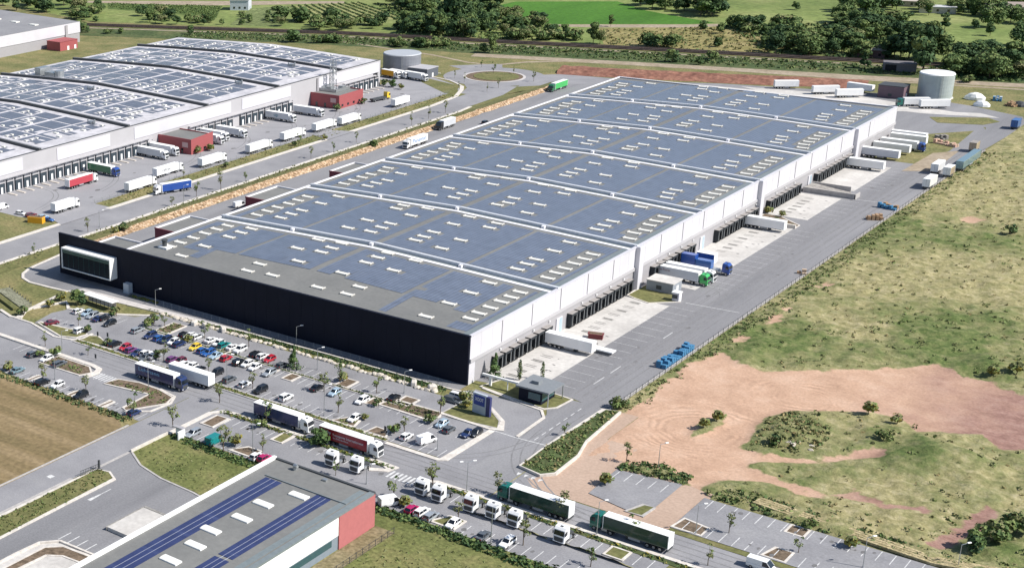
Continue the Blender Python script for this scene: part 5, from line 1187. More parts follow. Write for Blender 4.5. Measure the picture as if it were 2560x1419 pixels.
# estate yard
E90 = 90
lorry(wp('l', 1260, 500), 90, 13.4, 'pinkred', 'rose red lorry with white roof and white tractor on the estate yard', 'white')
lorry(wp('l', 1600, 330), 0, 13.4, 'green', 'green lorry with blue tractor docked on the estate', 'royal')
lorry(wp('l', 1010, 880), 90, 10, 'white', 'white box lorry with green mark on its side near the orange skip', 'white')
lorry(wp('m', 660, 530), 0, 13.4, 'lightgrey', 'white lorry docked left of the nearer red block, front of a pair', 'white')
lorry(wp('m', 830, 470), 0, 13.4, 'white', 'white lorry docked left of the nearer red block, rear of a pair', 'white')
lorry(wp('m', 905, 800), 90, 13.4, 'white', 'white lorry with dark script on its side on the estate yard', 'white', text=[('refrax', 1.5, LD, -1, 2.7, '-Y', 5)])
lorry(wp('m', 465, 1030), 90, 13.4, 'white', 'white lorry parked along the estate verge beside the blue one', 'white')
lorry(wp('m', 970, 1085), 250, 13.0, 'royal', 'blue curtain lorry with white cab leaving the estate entrance', 'white')
lorry(wp('m', 1620, 640), 90, 13, 'white', 'white trailer on the estate verge, nearest of four in a line', 'white')
lorry(wp('m', 1560, 290), 0, 13.4, 'lightgrey', 'white lorry docked right behind the nearer red block', 'white')
lorry(wp('m', 1640, 235), 0, 13.4, 'white', 'second white lorry docked behind the nearer red block', 'white')
lorry(wp('m', 1930, 190), 0, 13.4, 'lightgrey', 'white lorry with dark blue stripe docked right of the pair', 'white')
lorry(wp('n', 310, 1200), 90, 13, 'white', 'white lorry on the estate verge, second of four in a line', 'white')
lorry(wp('n', 855, 1005), 90, 13, 'white', 'white lorry on the estate verge, third of four in a line', 'white')
lorry(wp('n', 1360, 860), 90, 13, 'white', 'white lorry with thin line on its side close behind another, fourth of the line', 'white')
lorry(wp('n', 1765, 760), 90, 12.5, 'white', 'white lorry with shaded rear doors at the far end of the verge line', 'white')
lorry(wp('n', 660, 720), 0, 13.4, 'lightgrey', 'white lorry with square teal emblem on its side docked on the estate', 'white', text=[('up', 2.2, plain('emblem_teal', (.02, .2, .3), .5, var=0), -.5, 2.7, '-Y', 2.4)])
lorry(wp('n', 1110, 630), 0, 13.4, 'lightgrey', 'white lorry docked beside the farther red block', 'white')
lorry(wp('o', 260, 410), -10, 9, 'orange', 'yellow sided lorry before the grey tank', 'white')
lorry(wp('o', 370, 410), -10, 9, 'white', 'white lorry between the yellow one and the last one before the grey tank', 'white')
lorry(wp('o', 600, 440), -10, 12, 'white', 'white trailer rightmost before the grey tank', 'white')
lorry(wp('o', 385, 785), 90, 12.5, 'white', 'white trailer alone on the far estate yard beside the lattice mast block', None)
t = thing('flatbed_lorry', 'dark flatbed lorry with yellow cab beside the farther red block', 'lorry', (*wp('o', 110, 750, .8), .1), math.radians(80)); mb = MB(); mb.box(-6, 3.4, -1.2, 1.2, .8, 1.6); mb.build('deck', MT['darkgrey'], t); add_tractor(t, 6, 'yellow'); [wheel(t, -4.5, s, .5, .4) for s in (-1, 1)]
t = thing('waste_skip', 'orange skip container on the estate yard at the left edge', 'skip', (*wp('l', 560, 1110, 1.0), .08), math.radians(20)); mb = MB(); mb.bbox(-3, 3, -1.25, 1.25, 0, 2.3, .08); mb.build('hull', PC['orange'], t); mb = MB(); mb.box(-2.8, 2.8, -1.05, 1.05, 2.3, 2.34); mb.build('load', MT['soil'], t)
# pallets and crates stacked on the far yard edge
def stack(label, tile, x, y, n, mats, sz, seed, cat='pallet stack', grp=None):
    p = wp(tile, x, y, .5); p = (33.3, 41.5) if seed == 0 else p; t = thing('pallet_stack', label, cat, (p[0], p[1], .08), seed*.7, grp); r = random.Random(seed)
    for k in range(n):
        mb = MB(); h = 0
        for j in range(r.randint(2, 5)):
            mb.box(-.6+r.uniform(-.06, .06), .6+r.uniform(-.06, .06), -.5, .5, h, h+.34); h += .38
        o = mb.build('pallet', mats[k % len(mats)], t); o.location = ((k % sz)*1.4-sz*.7, (k//sz)*1.3, 0)
wood = plain('pallet_wood', (.34, .22, .13), .8, var=.2); wood2 = plain('pale_wood', (.5, .38, .28), .8, var=.15); bl = plain('blue_pallet', (.06, .2, .36), .6, var=.2)
stack('blue pallets stacked along the fence near the bare earth field', 'F', 60, 1200, 28, [bl], 2, 0)
stack('blue and brown pallets by the fence half way up the yard', 'F', 1600, 150, 10, [bl, wood], 2, 2)
stack('brown crates standing by the fence below the blue pallets', 'F', 1480, 220, 8, [wood], 2, 3)
stack('single brown crate heap by the fence beside the bend', 'F', 880, 620, 3, [wood2, wood], 2, 5)
stack('pale timber stacks at the end of the far docked row', 'C', 1960, 1060, 14, [wood2, plain('pink_timber', (.55, .36, .28), .8)], 7, 4)
stack('grey rubble and crates behind the pale timber stacks', 'C', 1930, 1020, 8, [plain('grey_crate', (.3, .28, .26), .8)], 4, 8)
stack('brown wooden crates at the far right yard corner', 'C', 2430, 770, 16, [wood], 4, 6)
stack('pale blue plastic crates at the far right yard corner', 'C', 2320, 735, 12, [plain('pale_crate', (.5, .56, .62), .6), bl], 4, 7)
for (x, y, s), lab in zip([(2180, 720, 3), (2230, 770, 2.4), (2510, 770, 2.2)], ['tall white tarpaulin heap at the far right yard corner', 'low white tarpaulin heap beside the pale blue crates', 'dark machine at the right edge of the far yard corner']):
    p = wp('C', x, y, 1); mb = MB(); r = random.Random(int(x))
    mb.loft([[(q*s*math.cos(a)*1.5+r.uniform(-.2, .2), q*s*math.sin(a)+r.uniform(-.2, .2), z*s) for a in [2*math.pi*i/10 for i in range(10)]] for q, z in ((1, 0), (.95, .4), (.6, .85), (.2, 1.05))])
    o = tag(mb.build('tarpaulin_heap' if 'white' in lab else 'machine', MT['white'] if 'white' in lab else MT['darkgrey'], loc=(p[0], p[1], .1)), lab, 'heap' if 'white' in lab else 'machine')
# ---------------------------------------------------------------- meadow and bare earth right of the yard: one uneven sheet
DIRT = [w2(*p) for p in [('F', 0, 1390), ('F', 60, 1300), ('F', 300, 1210), ('F', 420, 1310), ('F', 600, 1345), ('F', 1000, 1350), ('F', 1400, 1350), ('F', 1700, 1312), ('F', 1900, 1312), ('F', 2090, 1400), ('I', 2300, 40), ('I', 2700, 230),
        ('I', 2700, 560), ('I', 2360, 560), ('I', 2230, 440), ('I', 1750, 425), ('I', 1640, 330), ('I', 1400, 275), ('I', 1000, 268), ('I', 830, 262), ('I', 650, 310), ('I', 560, 410), ('I', 460, 540), ('I', 600, 600), ('I', 1000, 610), ('I', 1500, 560), ('I', 1480, 610), ('I', 1000, 660),
        ('I', 560, 640), ('I', 480, 680), ('I', 700, 760), ('I', 1150, 880), ('I', 1500, 960), ('I', 1100, 900), ('I', 600, 790), ('I', 300, 780), ('I', 100, 850), ('H', 2450, 700), ('H', 2150, 660), ('H', 2030, 690), ('H', 1860, 860), ('H', 1860, 960), ('H', 1500, 800), ('H', 1600, 745), ('H', 1770, 600), ('H', 1830, 520), ('H', 1900, 420), ('H', 2080, 290), ('H', 2250, 170), ('H', 2400, 40)]]
PATCH = [w2('I', x, y) for x, y in ((70, 460), (150, 360), (250, 300), (340, 285), (330, 340), (230, 420), (120, 450))]
x0, x1, y0, y1, st = 35.0, 300.0, -60.0, 430.0, 1.15
nx, ny = int((x1-x0)/st)+1, int((y1-y0)/st)+1
gx, gy = np.meshgrid(x0+st*np.arange(nx), y0+st*np.arange(ny))
def sdist(poly, X, Y):
    n = len(poly); ins = np.zeros(X.shape, bool); d = np.full(X.shape, 1e9)
    for i in range(n):
        ax, ay = poly[i]; bx, by = poly[(i+1) % n]
        c = ((ay > Y) != (by > Y)) & (X < (bx-ax)*(Y-ay)/((by-ay) if by != ay else 1e-9)+ax); ins ^= c
        t = np.clip(((X-ax)*(bx-ax)+(Y-ay)*(by-ay))/((bx-ax)**2+(by-ay)**2+1e-9), 0, 1)
        d = np.minimum(d, np.hypot(X-ax-t*(bx-ax), Y-ay-t*(by-ay)))
    return np.where(ins, d, -d)
def seg(pts, X, Y):
    d = np.full(X.shape, 1e9)
    for (ax, ay), (bx, by) in zip(pts, pts[1:]):
        t = np.clip(((X-ax)*(bx-ax)+(Y-ay)*(by-ay))/((bx-ax)**2+(by-ay)**2), 0, 1); d = np.minimum(d, np.hypot(X-ax-t*(bx-ax), Y-ay-t*(by-ay)))
    return d
fx, fy = gx.ravel(), gy.ravel()
nz1 = np.array([noise.fractal(Vector((a*.12, b*.12, 1.)), 1, 2, 4) for a, b in zip(fx, fy)]).reshape(gx.shape)
nz2 = np.array([noise.fractal(Vector((a*.35, b*.35, 7.)), 1, 2, 3) for a, b in zip(fx, fy)]).reshape(gx.shape)
nz3 = np.array([noise.fractal(Vector((a*.02, b*.02, 4.)), 1, 2, 3) for a, b in zip(fx, fy)]).reshape(gx.shape)
sd = sdist(DIRT, gx, gy)+1.6*nz1+.7*nz2
dirt = np.clip((sd+1.0)/2.2, 0, 1); dirt *= 1-np.clip((sdist(PATCH, gx, gy)+.8*nz2+.5), 0, 1)
track = seg([w2('I', *q) for q in ((420, 690), (700, 780), (950, 880), (1250, 880), (1500, 960), (1800, 1000))], gx, gy); dirt = np.maximum(dirt, .8*np.clip((2.2-track+nz2*2.2)/1.6, 0, 1))
track = seg([w2('I', *q) for q in ((1900, 1260), (2080, 1170), (2290, 1010))], gx, gy); dirt = np.maximum(dirt, .75*np.clip((2.6-track+nz2)/1.4, 0, 1))
for q, rr in ((('F', 700, 980), 3.), (('F', 1060, 720), 2.6), (('F', 800, 900), 2.), (('F', 440, 1120), 2.8), (('F', 2150, 240), 4.)):
    p = w2(*q); dirt = np.maximum(dirt, .7*np.clip((rr-np.hypot(gx-p[0], (gy-p[1])*.6)+nz2*2)/1.5, 0, 1))
edge = np.clip((gx-36.2)/3, 0, 1)
built = np.zeros(gx.shape)
for a, b, c, d in ((35, 71, -60, -18.8), (62, 400, -60, -21.8), (35, 41.5, -40, 8.5)): built = np.maximum(built, ((gx > a) & (gx < b) & (gy > c) & (gy < d))*1.0)
mound = np.zeros(gx.shape)
for (q, hh, sx, sy) in ((('I', 1950, 640), 2.6, 9, 9), (('I', 800, 440), 1.5, 6, 5), (('F', 2300, 1330), 1.5, 6, 5)):
    p = w2(*q); mound += hh*np.exp(-((gx-p[0])/sx)**2-((gy-p[1])/sy)**2)
zz = (.4+.7*nz1+.55*nz2)*(1-dirt)*edge+mound*(1-dirt*.7)+dirt*(.12*nz1+.03*nz2)+.1
zz = np.where(built > 0, -.15, np.maximum(zz, .02))
me = bpy.data.meshes.new('meadow_ground')
idx = np.arange(nx*ny).reshape(ny, nx)
F = np.stack([idx[:-1, :-1], idx[:-1, 1:], idx[1:, 1:], idx[1:, :-1]], -1).reshape(-1, 4)
me.from_pydata(np.stack([fx, fy, zz.ravel()], -1).tolist(), [], F.tolist())
at = me.attributes.new('dirt', 'FLOAT', 'POINT'); at.data.foreach_set('value', dirt.ravel().astype(np.float32))
green = np.clip(.22+.6*nz3+.35*nz1, 0, 1)
for q, rr, g in ((('F', 2050, 980), 22, .9), (('F', 1500, 330), 24, .5), (('F', 2250, 370), 22, .6), (('F', 700, 1150), 22, .75), (('F', 800, 620), 10, .8), (('I', 1750, 620), 9, .7), (('I', 2300, 1250), 14, 1.0), (('I', 1000, 400), 6, .35), (('F', 2000, 1250), 16, .6)):
    p = w2(*q); green = np.clip(green+g*np.exp(-((gx-p[0])**2+(gy-p[1])**2)/rr**2), 0, 1.2)
for q, rr in ((('F', 1700, 750), 24), (('F', 2250, 130), 40), (('F', 1350, 1050), 12), (('F', 2350, 700), 26), (('I', 1600, 1050), 16)):
    p = w2(*q); green -= .5*np.exp(-((gx-p[0])**2+(gy-p[1])**2)/rr**2)
at = me.attributes.new('green', 'FLOAT', 'POINT'); at.data.foreach_set('value', np.clip(green, 0, 1).ravel().astype(np.float32))
red = np.clip((gx-78)/30+.35*nz1, 0, 1); at = me.attributes.new('redness', 'FLOAT', 'POINT'); at.data.foreach_set('value', red.ravel().astype(np.float32))
me.polygons.foreach_set('use_smooth', [True]*len(F))
m, t, b = new_mat('meadow_and_earth'); L = t.links.new
def attr(n): a = t.nodes.new('ShaderNodeAttribute'); a.attribute_name = n; return a.outputs['Fac']
geo = t.nodes.new('ShaderNodeNewGeometry')
def nzn(sc, det=6, rough=.65): n = t.nodes.new('ShaderNodeTexNoise'); n.inputs['Scale'].default_value = sc; n.inputs['Detail'].default_value = det; n.inputs['Roughness'].default_value = rough; L(geo.outputs['Position'], n.inputs['Vector']); return n.outputs['Fac']
def mth(op, a, b_): n = t.nodes.new('ShaderNodeMath'); n.operation = op; n.use_clamp = op == 'ADD'; [L(v, n.inputs[i]) if hasattr(v, 'links') else setattr(n.inputs[i], 'default_value', v) for i, v in enumerate((a, b_))]; return n.outputs[0]
def rampn(f, stops):
    r = t.nodes.new('ShaderNodeValToRGB'); e = r.color_ramp.elements
    while len(e) < len(stops): e.new(.5)
    for i, (p, c) in enumerate(stops): e[i].position = p; e[i].color = (*c, 1)
    L(f, r.inputs['Fac']); return r.outputs['Color']
def mixn(f, a, b_, bl='MIX'): x = t.nodes.new('ShaderNodeMix'); x.data_type = 'RGBA'; x.blend_type = bl; [L(v, x.inputs[k]) if hasattr(v, 'links') else setattr(x.inputs[k], 'default_value', v) for k, v in (('Factor', f), ('A', a), ('B', b_))]; return x.outputs['Result']
straw = rampn(nzn(.5), [(.3, (.17, .16, .07)), (.5, (.29, .26, .13)), (.68, (.4, .35, .21))])
grn = rampn(nzn(.6), [(.3, (.05, .08, .022)), (.52, (.105, .14, .044)), (.7, (.19, .2, .08))])
gmask = mth('ADD', mth('MULTIPLY', mth('SUBTRACT', nzn(.22, 5), .5), 2.2), attr('green'))
grass = mixn(gmask, straw, grn)
sandc = rampn(nzn(.12, 7), [(.3, (.38, .243, .168)), (.5, (.46, .302, .213)), (.72, (.53, .37, .275))])
redc = rampn(nzn(.3, 7), [(.3, (.19, .105, .085)), (.5, (.28, .165, .135)), (.72, (.35, .23, .19))])
earth = mixn(attr('redness'), sandc, redc)
# wheel tracks curving round the bare field: rings of darker, ridged earth about two turning centres
def arcm():
    q = t.nodes.new('ShaderNodeMapRange'); L(nzn(.07, 3), q.inputs['Value']); q.inputs['From Min'].default_value = .46; q.inputs['From Max'].default_value = .62; return q.outputs[0]
def rings(cx, cy, r0, r1, freq):
    s = t.nodes.new('ShaderNodeVectorMath'); s.operation = 'SUBTRACT'; L(geo.outputs['Position'], s.inputs[0]); s.inputs[1].default_value = (cx, cy, 0)
    l = t.nodes.new('ShaderNodeVectorMath'); l.operation = 'LENGTH'; L(s.outputs[0], l.inputs[0]); d = l.outputs['Value']
    dd = mth('MULTIPLY_ADD' if False else 'ADD', 0., 0.)
    n = t.nodes.new('ShaderNodeMath'); n.operation = 'MULTIPLY_ADD'; L(nzn(.06, 3), n.inputs[0]); n.inputs[1].default_value = 9.; L(d, n.inputs[2])
    si = t.nodes.new('ShaderNodeMath'); si.operation = 'SINE'; mu = t.nodes.new('ShaderNodeMath'); mu.operation = 'MULTIPLY'; L(n.outputs[0], mu.inputs[0]); mu.inputs[1].default_value = freq; L(mu.outputs[0], si.inputs[0])
    a = t.nodes.new('ShaderNodeMapRange'); L(d, a.inputs['Value']); a.inputs['From Min'].default_value = r0; a.inputs['From Max'].default_value = r0+1.5
    c = t.nodes.new('ShaderNodeMapRange'); L(d, c.inputs['Value']); c.inputs['From Min'].default_value = r1; c.inputs['From Max'].default_value = r1-5
    p = mth('MULTIPLY', a.outputs[0], c.outputs[0]); return mth('MULTIPLY', p, mth('MULTIPLY', mth('MULTIPLY', si.outputs[0], arcm()), .2))
pc1, pc2 = w('I', 130, 400), w('I', 900, 170)
trk = t.nodes.new('ShaderNodeMath'); trk.operation = 'ADD'; L(rings(pc1.x, pc1.y, 6, 19, 3.4), trk.inputs[0]); L(rings(pc2.x, pc2.y, 5, 16, 3.0), trk.inputs[1])
tv = t.nodes.new('ShaderNodeMath'); tv.operation = 'SUBTRACT'; tv.inputs[0].default_value = 1.0; L(trk.outputs[0], tv.inputs[1])
earth = mixn(1.0, earth, tv.outputs[0], 'MULTIPLY')
dm = mth('ADD', mth('MULTIPLY', mth('SUBTRACT', nzn(.7, 5), .5), .9), attr('dirt'))
rr = rampn(dm, [(.35, (0, 0, 0)), (.65, (1, 1, 1))])
colr = mixn(rr, grass, earth)
fn = t.nodes.new('ShaderNodeMapRange'); L(nzn(1.6, 4), fn.inputs['Value']); fn.inputs['From Min'].default_value = .3; fn.inputs['From Max'].default_value = .7; fn.inputs['To Min'].default_value = .84; fn.inputs['To Max'].default_value = 1.16
L(mixn(1.0, colr, fn.outputs[0], 'MULTIPLY'), b.inputs['Base Color']); b.inputs['Roughness'].default_value = .95; b.inputs['Specular IOR Level'].default_value = .2
bp = t.nodes.new('ShaderNodeBump'); bp.inputs['Distance'].default_value = .35; L(nzn(1.1, 6), bp.inputs['Height'])
inv = mth('SUBTRACT', 1.0, mth('MULTIPLY', attr('dirt'), .8)); L(inv, bp.inputs['Strength']); L(bp.outputs[0], b.inputs['Normal'])
me.materials.append(m); me.update(); struct(obj('meadow_ground', me))
def meadow_z(x, y):
    i = int((x-x0)/st); j = int((y-y0)/st)
    return float(zz[j, i]) if 0 <= i < nx and 0 <= j < ny else 0.
# ---------------------------------------------------------------- leaves and trees
LF = [leaf('leaf_deep', (.026, .056, .026), (.065, .115, .042)), leaf('leaf_mid', (.055, .1, .032), (.11, .165, .055)), leaf('leaf_light', (.1, .15, .045), (.18, .22, .075)), leaf('leaf_olive', (.125, .14, .055), (.21, .21, .1)), leaf('leaf_yellow', (.16, .15, .03), (.26, .22, .05)), leaf('leaf_straw', (.2, .16, .07), (.32, .26, .13))]
BARK = plain('bark', (.12, .09, .065), .9, var=.2)
def leaves(mb, c, rad, n, size, r, mats, shell=.55, flat=1.):
    c = Vector(c)
    for _ in range(n):
        d = Vector((r.gauss(0, 1), r.gauss(0, 1), r.gauss(0, 1))); d.normalize()
        q = shell+(1-shell)*r.random(); p = c+Vector((d.x*rad[0]*q, d.y*rad[1]*q, d.z*rad[2]*q))
        nrm = (d+Vector((r.gauss(0, .5), r.gauss(0, .5), r.gauss(0, .5)+.35))).normalized(); a = nrm.orthogonal().normalized(); b_ = nrm.cross(a)
        an = r.random()*6.28; u = (a*math.cos(an)+b_*math.sin(an))*size*r.uniform(.6, 1.3); v = (b_*math.cos(an)-a*math.sin(an))*size*r.uniform(.5, 1.0)*flat
        mb.quad(tuple(p-u-v*.4), tuple(p+u*.3-v), tuple(p+u+v*.3), tuple(p-u*.2+v), mi=r.choice(mats))
def tree_meshes(seed, h, wd, kind, nleaf, size, mats, blobs=12, trunk=True):
    r = random.Random(seed); cr = MB(); tr = MB(); tips = []
    th = h*(.22 if kind != 'young' else .26)
    for k in range(blobs):
        if kind == 'cone': f = (k+.5)/blobs; z = h*(.08+.9*f); R = wd*(1-f)*.55+.1; a = r.random()*6.28; c = (R*.45*math.cos(a), R*.45*math.sin(a), z); rad = (R, R, h*.1)
        elif kind == 'column': f = (k+.5)/blobs; z = h*(.06+.9*f); R = wd*.5*math.sin(math.pi*(.12+.85*f))**.7; a = r.random()*6.28; c = (.15*R*math.cos(a), .15*R*math.sin(a), z); rad = (R, R, h*.09)
        else:
            a = r.random()*6.28; e = r.random()**.6; z = th+(h-th)*r.uniform(.12, .9); lim = math.sin(math.pi*min(.96, max(.08, (z-th*.6)/(h-th*.6))))**.55
            R = wd*.5*e*lim*.72; c = (R*math.cos(a), R*math.sin(a), z); s = wd*.5*r.uniform(.34, .56)*(.6+.5*lim); rad = (s, s, s*r.uniform(.6, .85))
        tips.append(c); mm = r.choice(mats)
        leaves(cr, c, rad, nleaf//blobs, size, r, [mm, mm, r.choice(mats)], .35 if kind == 'young' else .6)
    tr.cyl((0, 0, -.2), (r.uniform(-.1, .1), r.uniform(-.1, .1), th*1.1), max(.06, h*.022), max(.04, h*.014), n=6)
    for c in tips[:6]:
        if kind not in ('cone', 'column'): tr.cyl((0, 0, th*.9), (c[0]*.8, c[1]*.8, c[2]*.95), max(.035, h*.01), .03, n=4, caps=False)
    if kind in ('cone', 'column'): tr.cyl((0, 0, th), (0, 0, h*.85), h*.014, .04, n=5)
    return cr.mesh('crown', LF), tr.mesh('trunk', BARK)
TREES = {}
def proto(key, *a):
    TREES[key] = tree_meshes(*a)
for s in range(7): proto(('dense', s), 100+s, 10, [9.5, 8, 11, 7.5, 9, 10.5, 6.5][s], 'round', 1700, .46, [[0, 0, 1], [0, 1, 1], [1, 1, 2], [1, 2, 2], [0, 1, 0], [1, 2, 3], [0, 0, 2]][s], [17, 12, 20, 10, 15, 22, 9][s])
for s in range(3): proto(('bush', s), 130+s, 4, 5.4, 'round', 520, .38, [[0, 1, 2], [1, 2, 3], [0, 1, 1]][s], 9)
for s in range(2): proto(('tall', s), 140+s, 16, 9, 'column', 1700, .6, [[0, 0, 1], [0, 0, 0, 1]][s], 12)
for s in range(5): proto(('young', s), 150+s, 4.6, 2.5, 'young', 150, .18, [[2, 3], [2, 3, 3], [1, 2, 2], [3, 3, 2], [1, 2, 3]][s], 8)
for s in range(2): proto(('cone', s), 160+s, 6, 3.2, 'cone', 650, .26, [[0, 1, 1], [0, 0, 1]][s], 10)
for s in range(2): proto(('column', s), 170+s, 6, 1.5, 'column', 320, .2, [[1, 3, 3], [0, 1, 3]][s], 9)
for s in range(3): proto(('shrub', s), 180+s, 1.5, 2.4, 'round', 170, .22, [[1, 2, 3], [3, 4, 2], [0, 1, 3]][s], 6)
TR_H = dict(dense=10, bush=4, tall=16, young=4.6, cone=6, column=6, shrub=1.5)
TR_N = dict(dense=7, bush=3, tall=2, young=5, cone=2, column=2, shrub=3)
tr_ = random.Random(77)
def tree(kind, p, h, label, group=None, z=0., var=None, wide=1., name=None):
    v = tr_.randrange(TR_N[kind]) if var is None else var
    cr, tk = TREES[(kind, v)]; s = h/TR_H[kind]
    nm = name or {'dense': 'tree', 'bush': 'bush', 'tall': 'tall_tree', 'young': 'young_tree', 'cone': 'spruce_tree', 'column': 'columnar_tree', 'shrub': 'shrub'}[kind]
    t = thing(nm, label, 'shrub' if kind in ('shrub', 'bush') else 'tree', (p[0], p[1], z), tr_.random()*6.28, group); t.scale = (s*wide, s*wide, s)
    obj('crown', cr, t); obj('trunk', tk, t); return t
def inpoly(p, poly):
    c = False; n = len(poly)
    for i in range(n):
        (ax, ay), (bx, by) = poly[i], poly[(i+1) % n]
        if (ay > p[1]) != (by > p[1]) and p[0] < (bx-ax)*(p[1]-ay)/(by-ay)+ax: c = not c
    return c
def grove(tile, poly, n, h0, h1, kinds, label, group, gap=3.2, seed=0):
    r = random.Random(seed+n); xs = [p[0] for p in poly]; ys = [p[1] for p in poly]; got = []; tries = 0
    while len(got) < n and tries < n*60:
        tries += 1; q = (r.uniform(min(xs), max(xs)), r.uniform(min(ys), max(ys)))
        if not inpoly(q, poly): continue
        p = w2(tile, *q)
        if any((p[0]-a)**2+(p[1]-b)**2 < gap*gap for a, b in got): continue
        got.append(p); tree(r.choice(kinds), p, r.uniform(h0, h1), label, group, wide=r.uniform(1.0, 1.45))
D_, B_, T_ = 'dense', 'bush', 'tall'
G1 = [
 ('A', [(0, 40), (590, 15), (600, 112), (300, 118), (0, 100)], 12, 9, 14, [D_], 'dark tree of the wood at the top left corner', 'trees of the top left wood', 5),
 ('A', [(540, 60), (800, 60), (800, 165), (540, 170)], 7, 6, 10, [D_, D_, B_], 'tree between the top left wood and the vineyard', 'trees left of the vineyard', 4),
 ('A', [(980, 175), (1040, 110), (1250, 110), (1330, 185)], 9, 6, 9, [D_], 'dark tree of the clump at the foot of the vineyard', 'trees at the foot of the vineyard', 4),
 ('A', [(1330, 160), (1560, 150), (1600, 200), (1330, 190)], 6, 4, 6, [B_, D_], 'low tree above the railway left of the allotment', 'low trees left of the allotment', 3.5),
 ('A', [(2040, 150), (2300, 130), (2545, 165), (2545, 232), (2060, 215)], 14, 6, 9, [D_, B_], 'tree of the hedge between vine rows and railway', 'trees between vine rows and railway', 4),
 ('A', [(1640, 100), (2060, 70), (2030, 190), (1640, 190)], 12, 2.5, 4, [B_], 'rounded bush of the allotment below the white cube house', 'bushes of the allotment', 4),
 ('B', [(370, 250), (410, 180), (590, 190), (620, 262)], 9, 8, 12, [D_], 'dark tree of the clump left of the tall dark tree', 'trees left of the tall dark tree', 4.5),
 ('B', [(0, 200), (330, 165), (360, 235), (0, 238)], 9, 6, 9, [D_, B_], 'tree above the railway between vine rows and wood', 'trees right of the vine rows', 4.5),
 ('B', [(240, 25), (740, 25), (740, 150), (620, 180), (490, 130)], 14, 8, 14, [D_], 'tree of the wood beyond the vine rows', 'trees of the wood left of the tall dark tree', 6),
 ('B', [(900, 20), (1060, 60), (1220, 120), (1050, 280), (640, 280), (640, 200), (900, 180)], 28, 9, 15, [D_, D_, T_], 'tree of the large wood right of the tall dark tree', 'trees of the large wood above the railway', 5),
 ('B', [(1060, 90), (1510, 185), (1510, 212), (1240, 250), (1060, 240)], 17, 6, 9, [D_, B_], 'tree along the lower edge of the green crop field', 'trees below the green crop field', 4),
 ('B', [(1230, 280), (1330, 210), (1760, 260), (1800, 320), (1260, 308)], 17, 5, 8, [D_, B_], 'tree of the thicket above the railway and below the straw meadow', 'trees of the thicket below the straw meadow', 4),
 ('B', [(2140, 15), (2545, 15), (2545, 105), (2300, 78)], 12, 8, 13, [D_], 'tree of the wood at the right end of the crop field', 'trees at the right end of the crop field', 6),
 ('B', [(2260, 335), (2480, 325), (2500, 355), (2240, 352)], 5, 5, 7, [D_, B_], 'tree beside the railway at the lower end of the straw meadow', 'trees at the end of the straw meadow', 4),
 ('C', [(60, 90), (300, 40), (320, 135), (120, 150)], 7, 11, 16, [D_], 'tall dark tree at the tip of the crop field', 'tall trees at the tip of the crop field', 5),
 ('C', [(310, 200), (700, 175), (1000, 240), (960, 330), (700, 290)], 18, 5, 9, [D_, B_], 'tree of the scattered wood on the upper right slope', 'scattered trees of the upper right slope', 6),
 ('C', [(580, 400), (700, 300), (1400, 330), (1400, 445), (900, 420)], 28, 8, 12, [D_], 'tree of the long belt directly above the railway', 'trees of the belt above the railway', 5),
 ('C', [(1000, 190), (1300, 130), (1640, 150), (1690, 290), (1400, 330), (1000, 300)], 26, 8, 13, [D_], 'tree of the dense wood left of the upper right lawn', 'trees of the dense wood left of the lawn', 6),
 ('C', [(1450, 440), (1480, 380), (1640, 380), (1640, 450)], 5, 9, 12, [D_], 'bright tree beside the dark shed above the railway', 'trees beside the dark shed', 5),
 ('C', [(1920, 560), (2100, 470), (2545, 470), (2545, 610), (2200, 600)], 20, 8, 12, [D_], 'tree of the grove at the right edge behind the pale tank', 'trees of the grove behind the pale tank', 5),
 ('C', [(1900, 580), (2150, 590), (2150, 620), (1900, 600)], 5, 3, 4, [B_], 'low bush in front of the grove behind the pale tank', 'bushes before the grove', 3),
 ('C', [(1190, 60), (1660, 40), (1660, 95), (1200, 100)], 8, 9, 15, [D_, T_], 'tree of the row along the top of the slope', 'trees along the top of the slope', 6),
 ('C', [(1690, 60), (2150, 60), (2150, 120), (1800, 120)], 8, 6, 10, [D_], 'tree around the low pale roofed house', 'trees around the low house', 6),
 ('C', [(2220, 60), (2545, 50), (2545, 190), (2230, 170)], 10, 7, 12, [D_], 'tree around the grey stone house', 'trees around the grey house', 6),
 ('A', [(560, 190), (650, 190), (640, 290), (550, 270)], 4, 4, 6, [B_], 'bush behind the end of the far left warehouse', 'bushes behind the far left warehouse', 3),
 ('A', [(2330, 300), (2545, 300), (2545, 325), (2330, 325)], 6, 3.5, 5, [B_], 'bush of the hedge below the railway left of the grey tank', 'bushes below the railway', 3),
 ('B', [(340, 330), (800, 320), (810, 358), (350, 352)], 11, 4, 5.5, [B_], 'bush of the green hedge behind the grey tank', 'bushes of the hedge behind the grey tank', 3.2),
]
for k, (tl, poly, n, h0, h1, kinds, lab, grp, gap) in enumerate(G1): grove(tl, poly, n, h0, h1, kinds, lab, grp, gap, k*7)
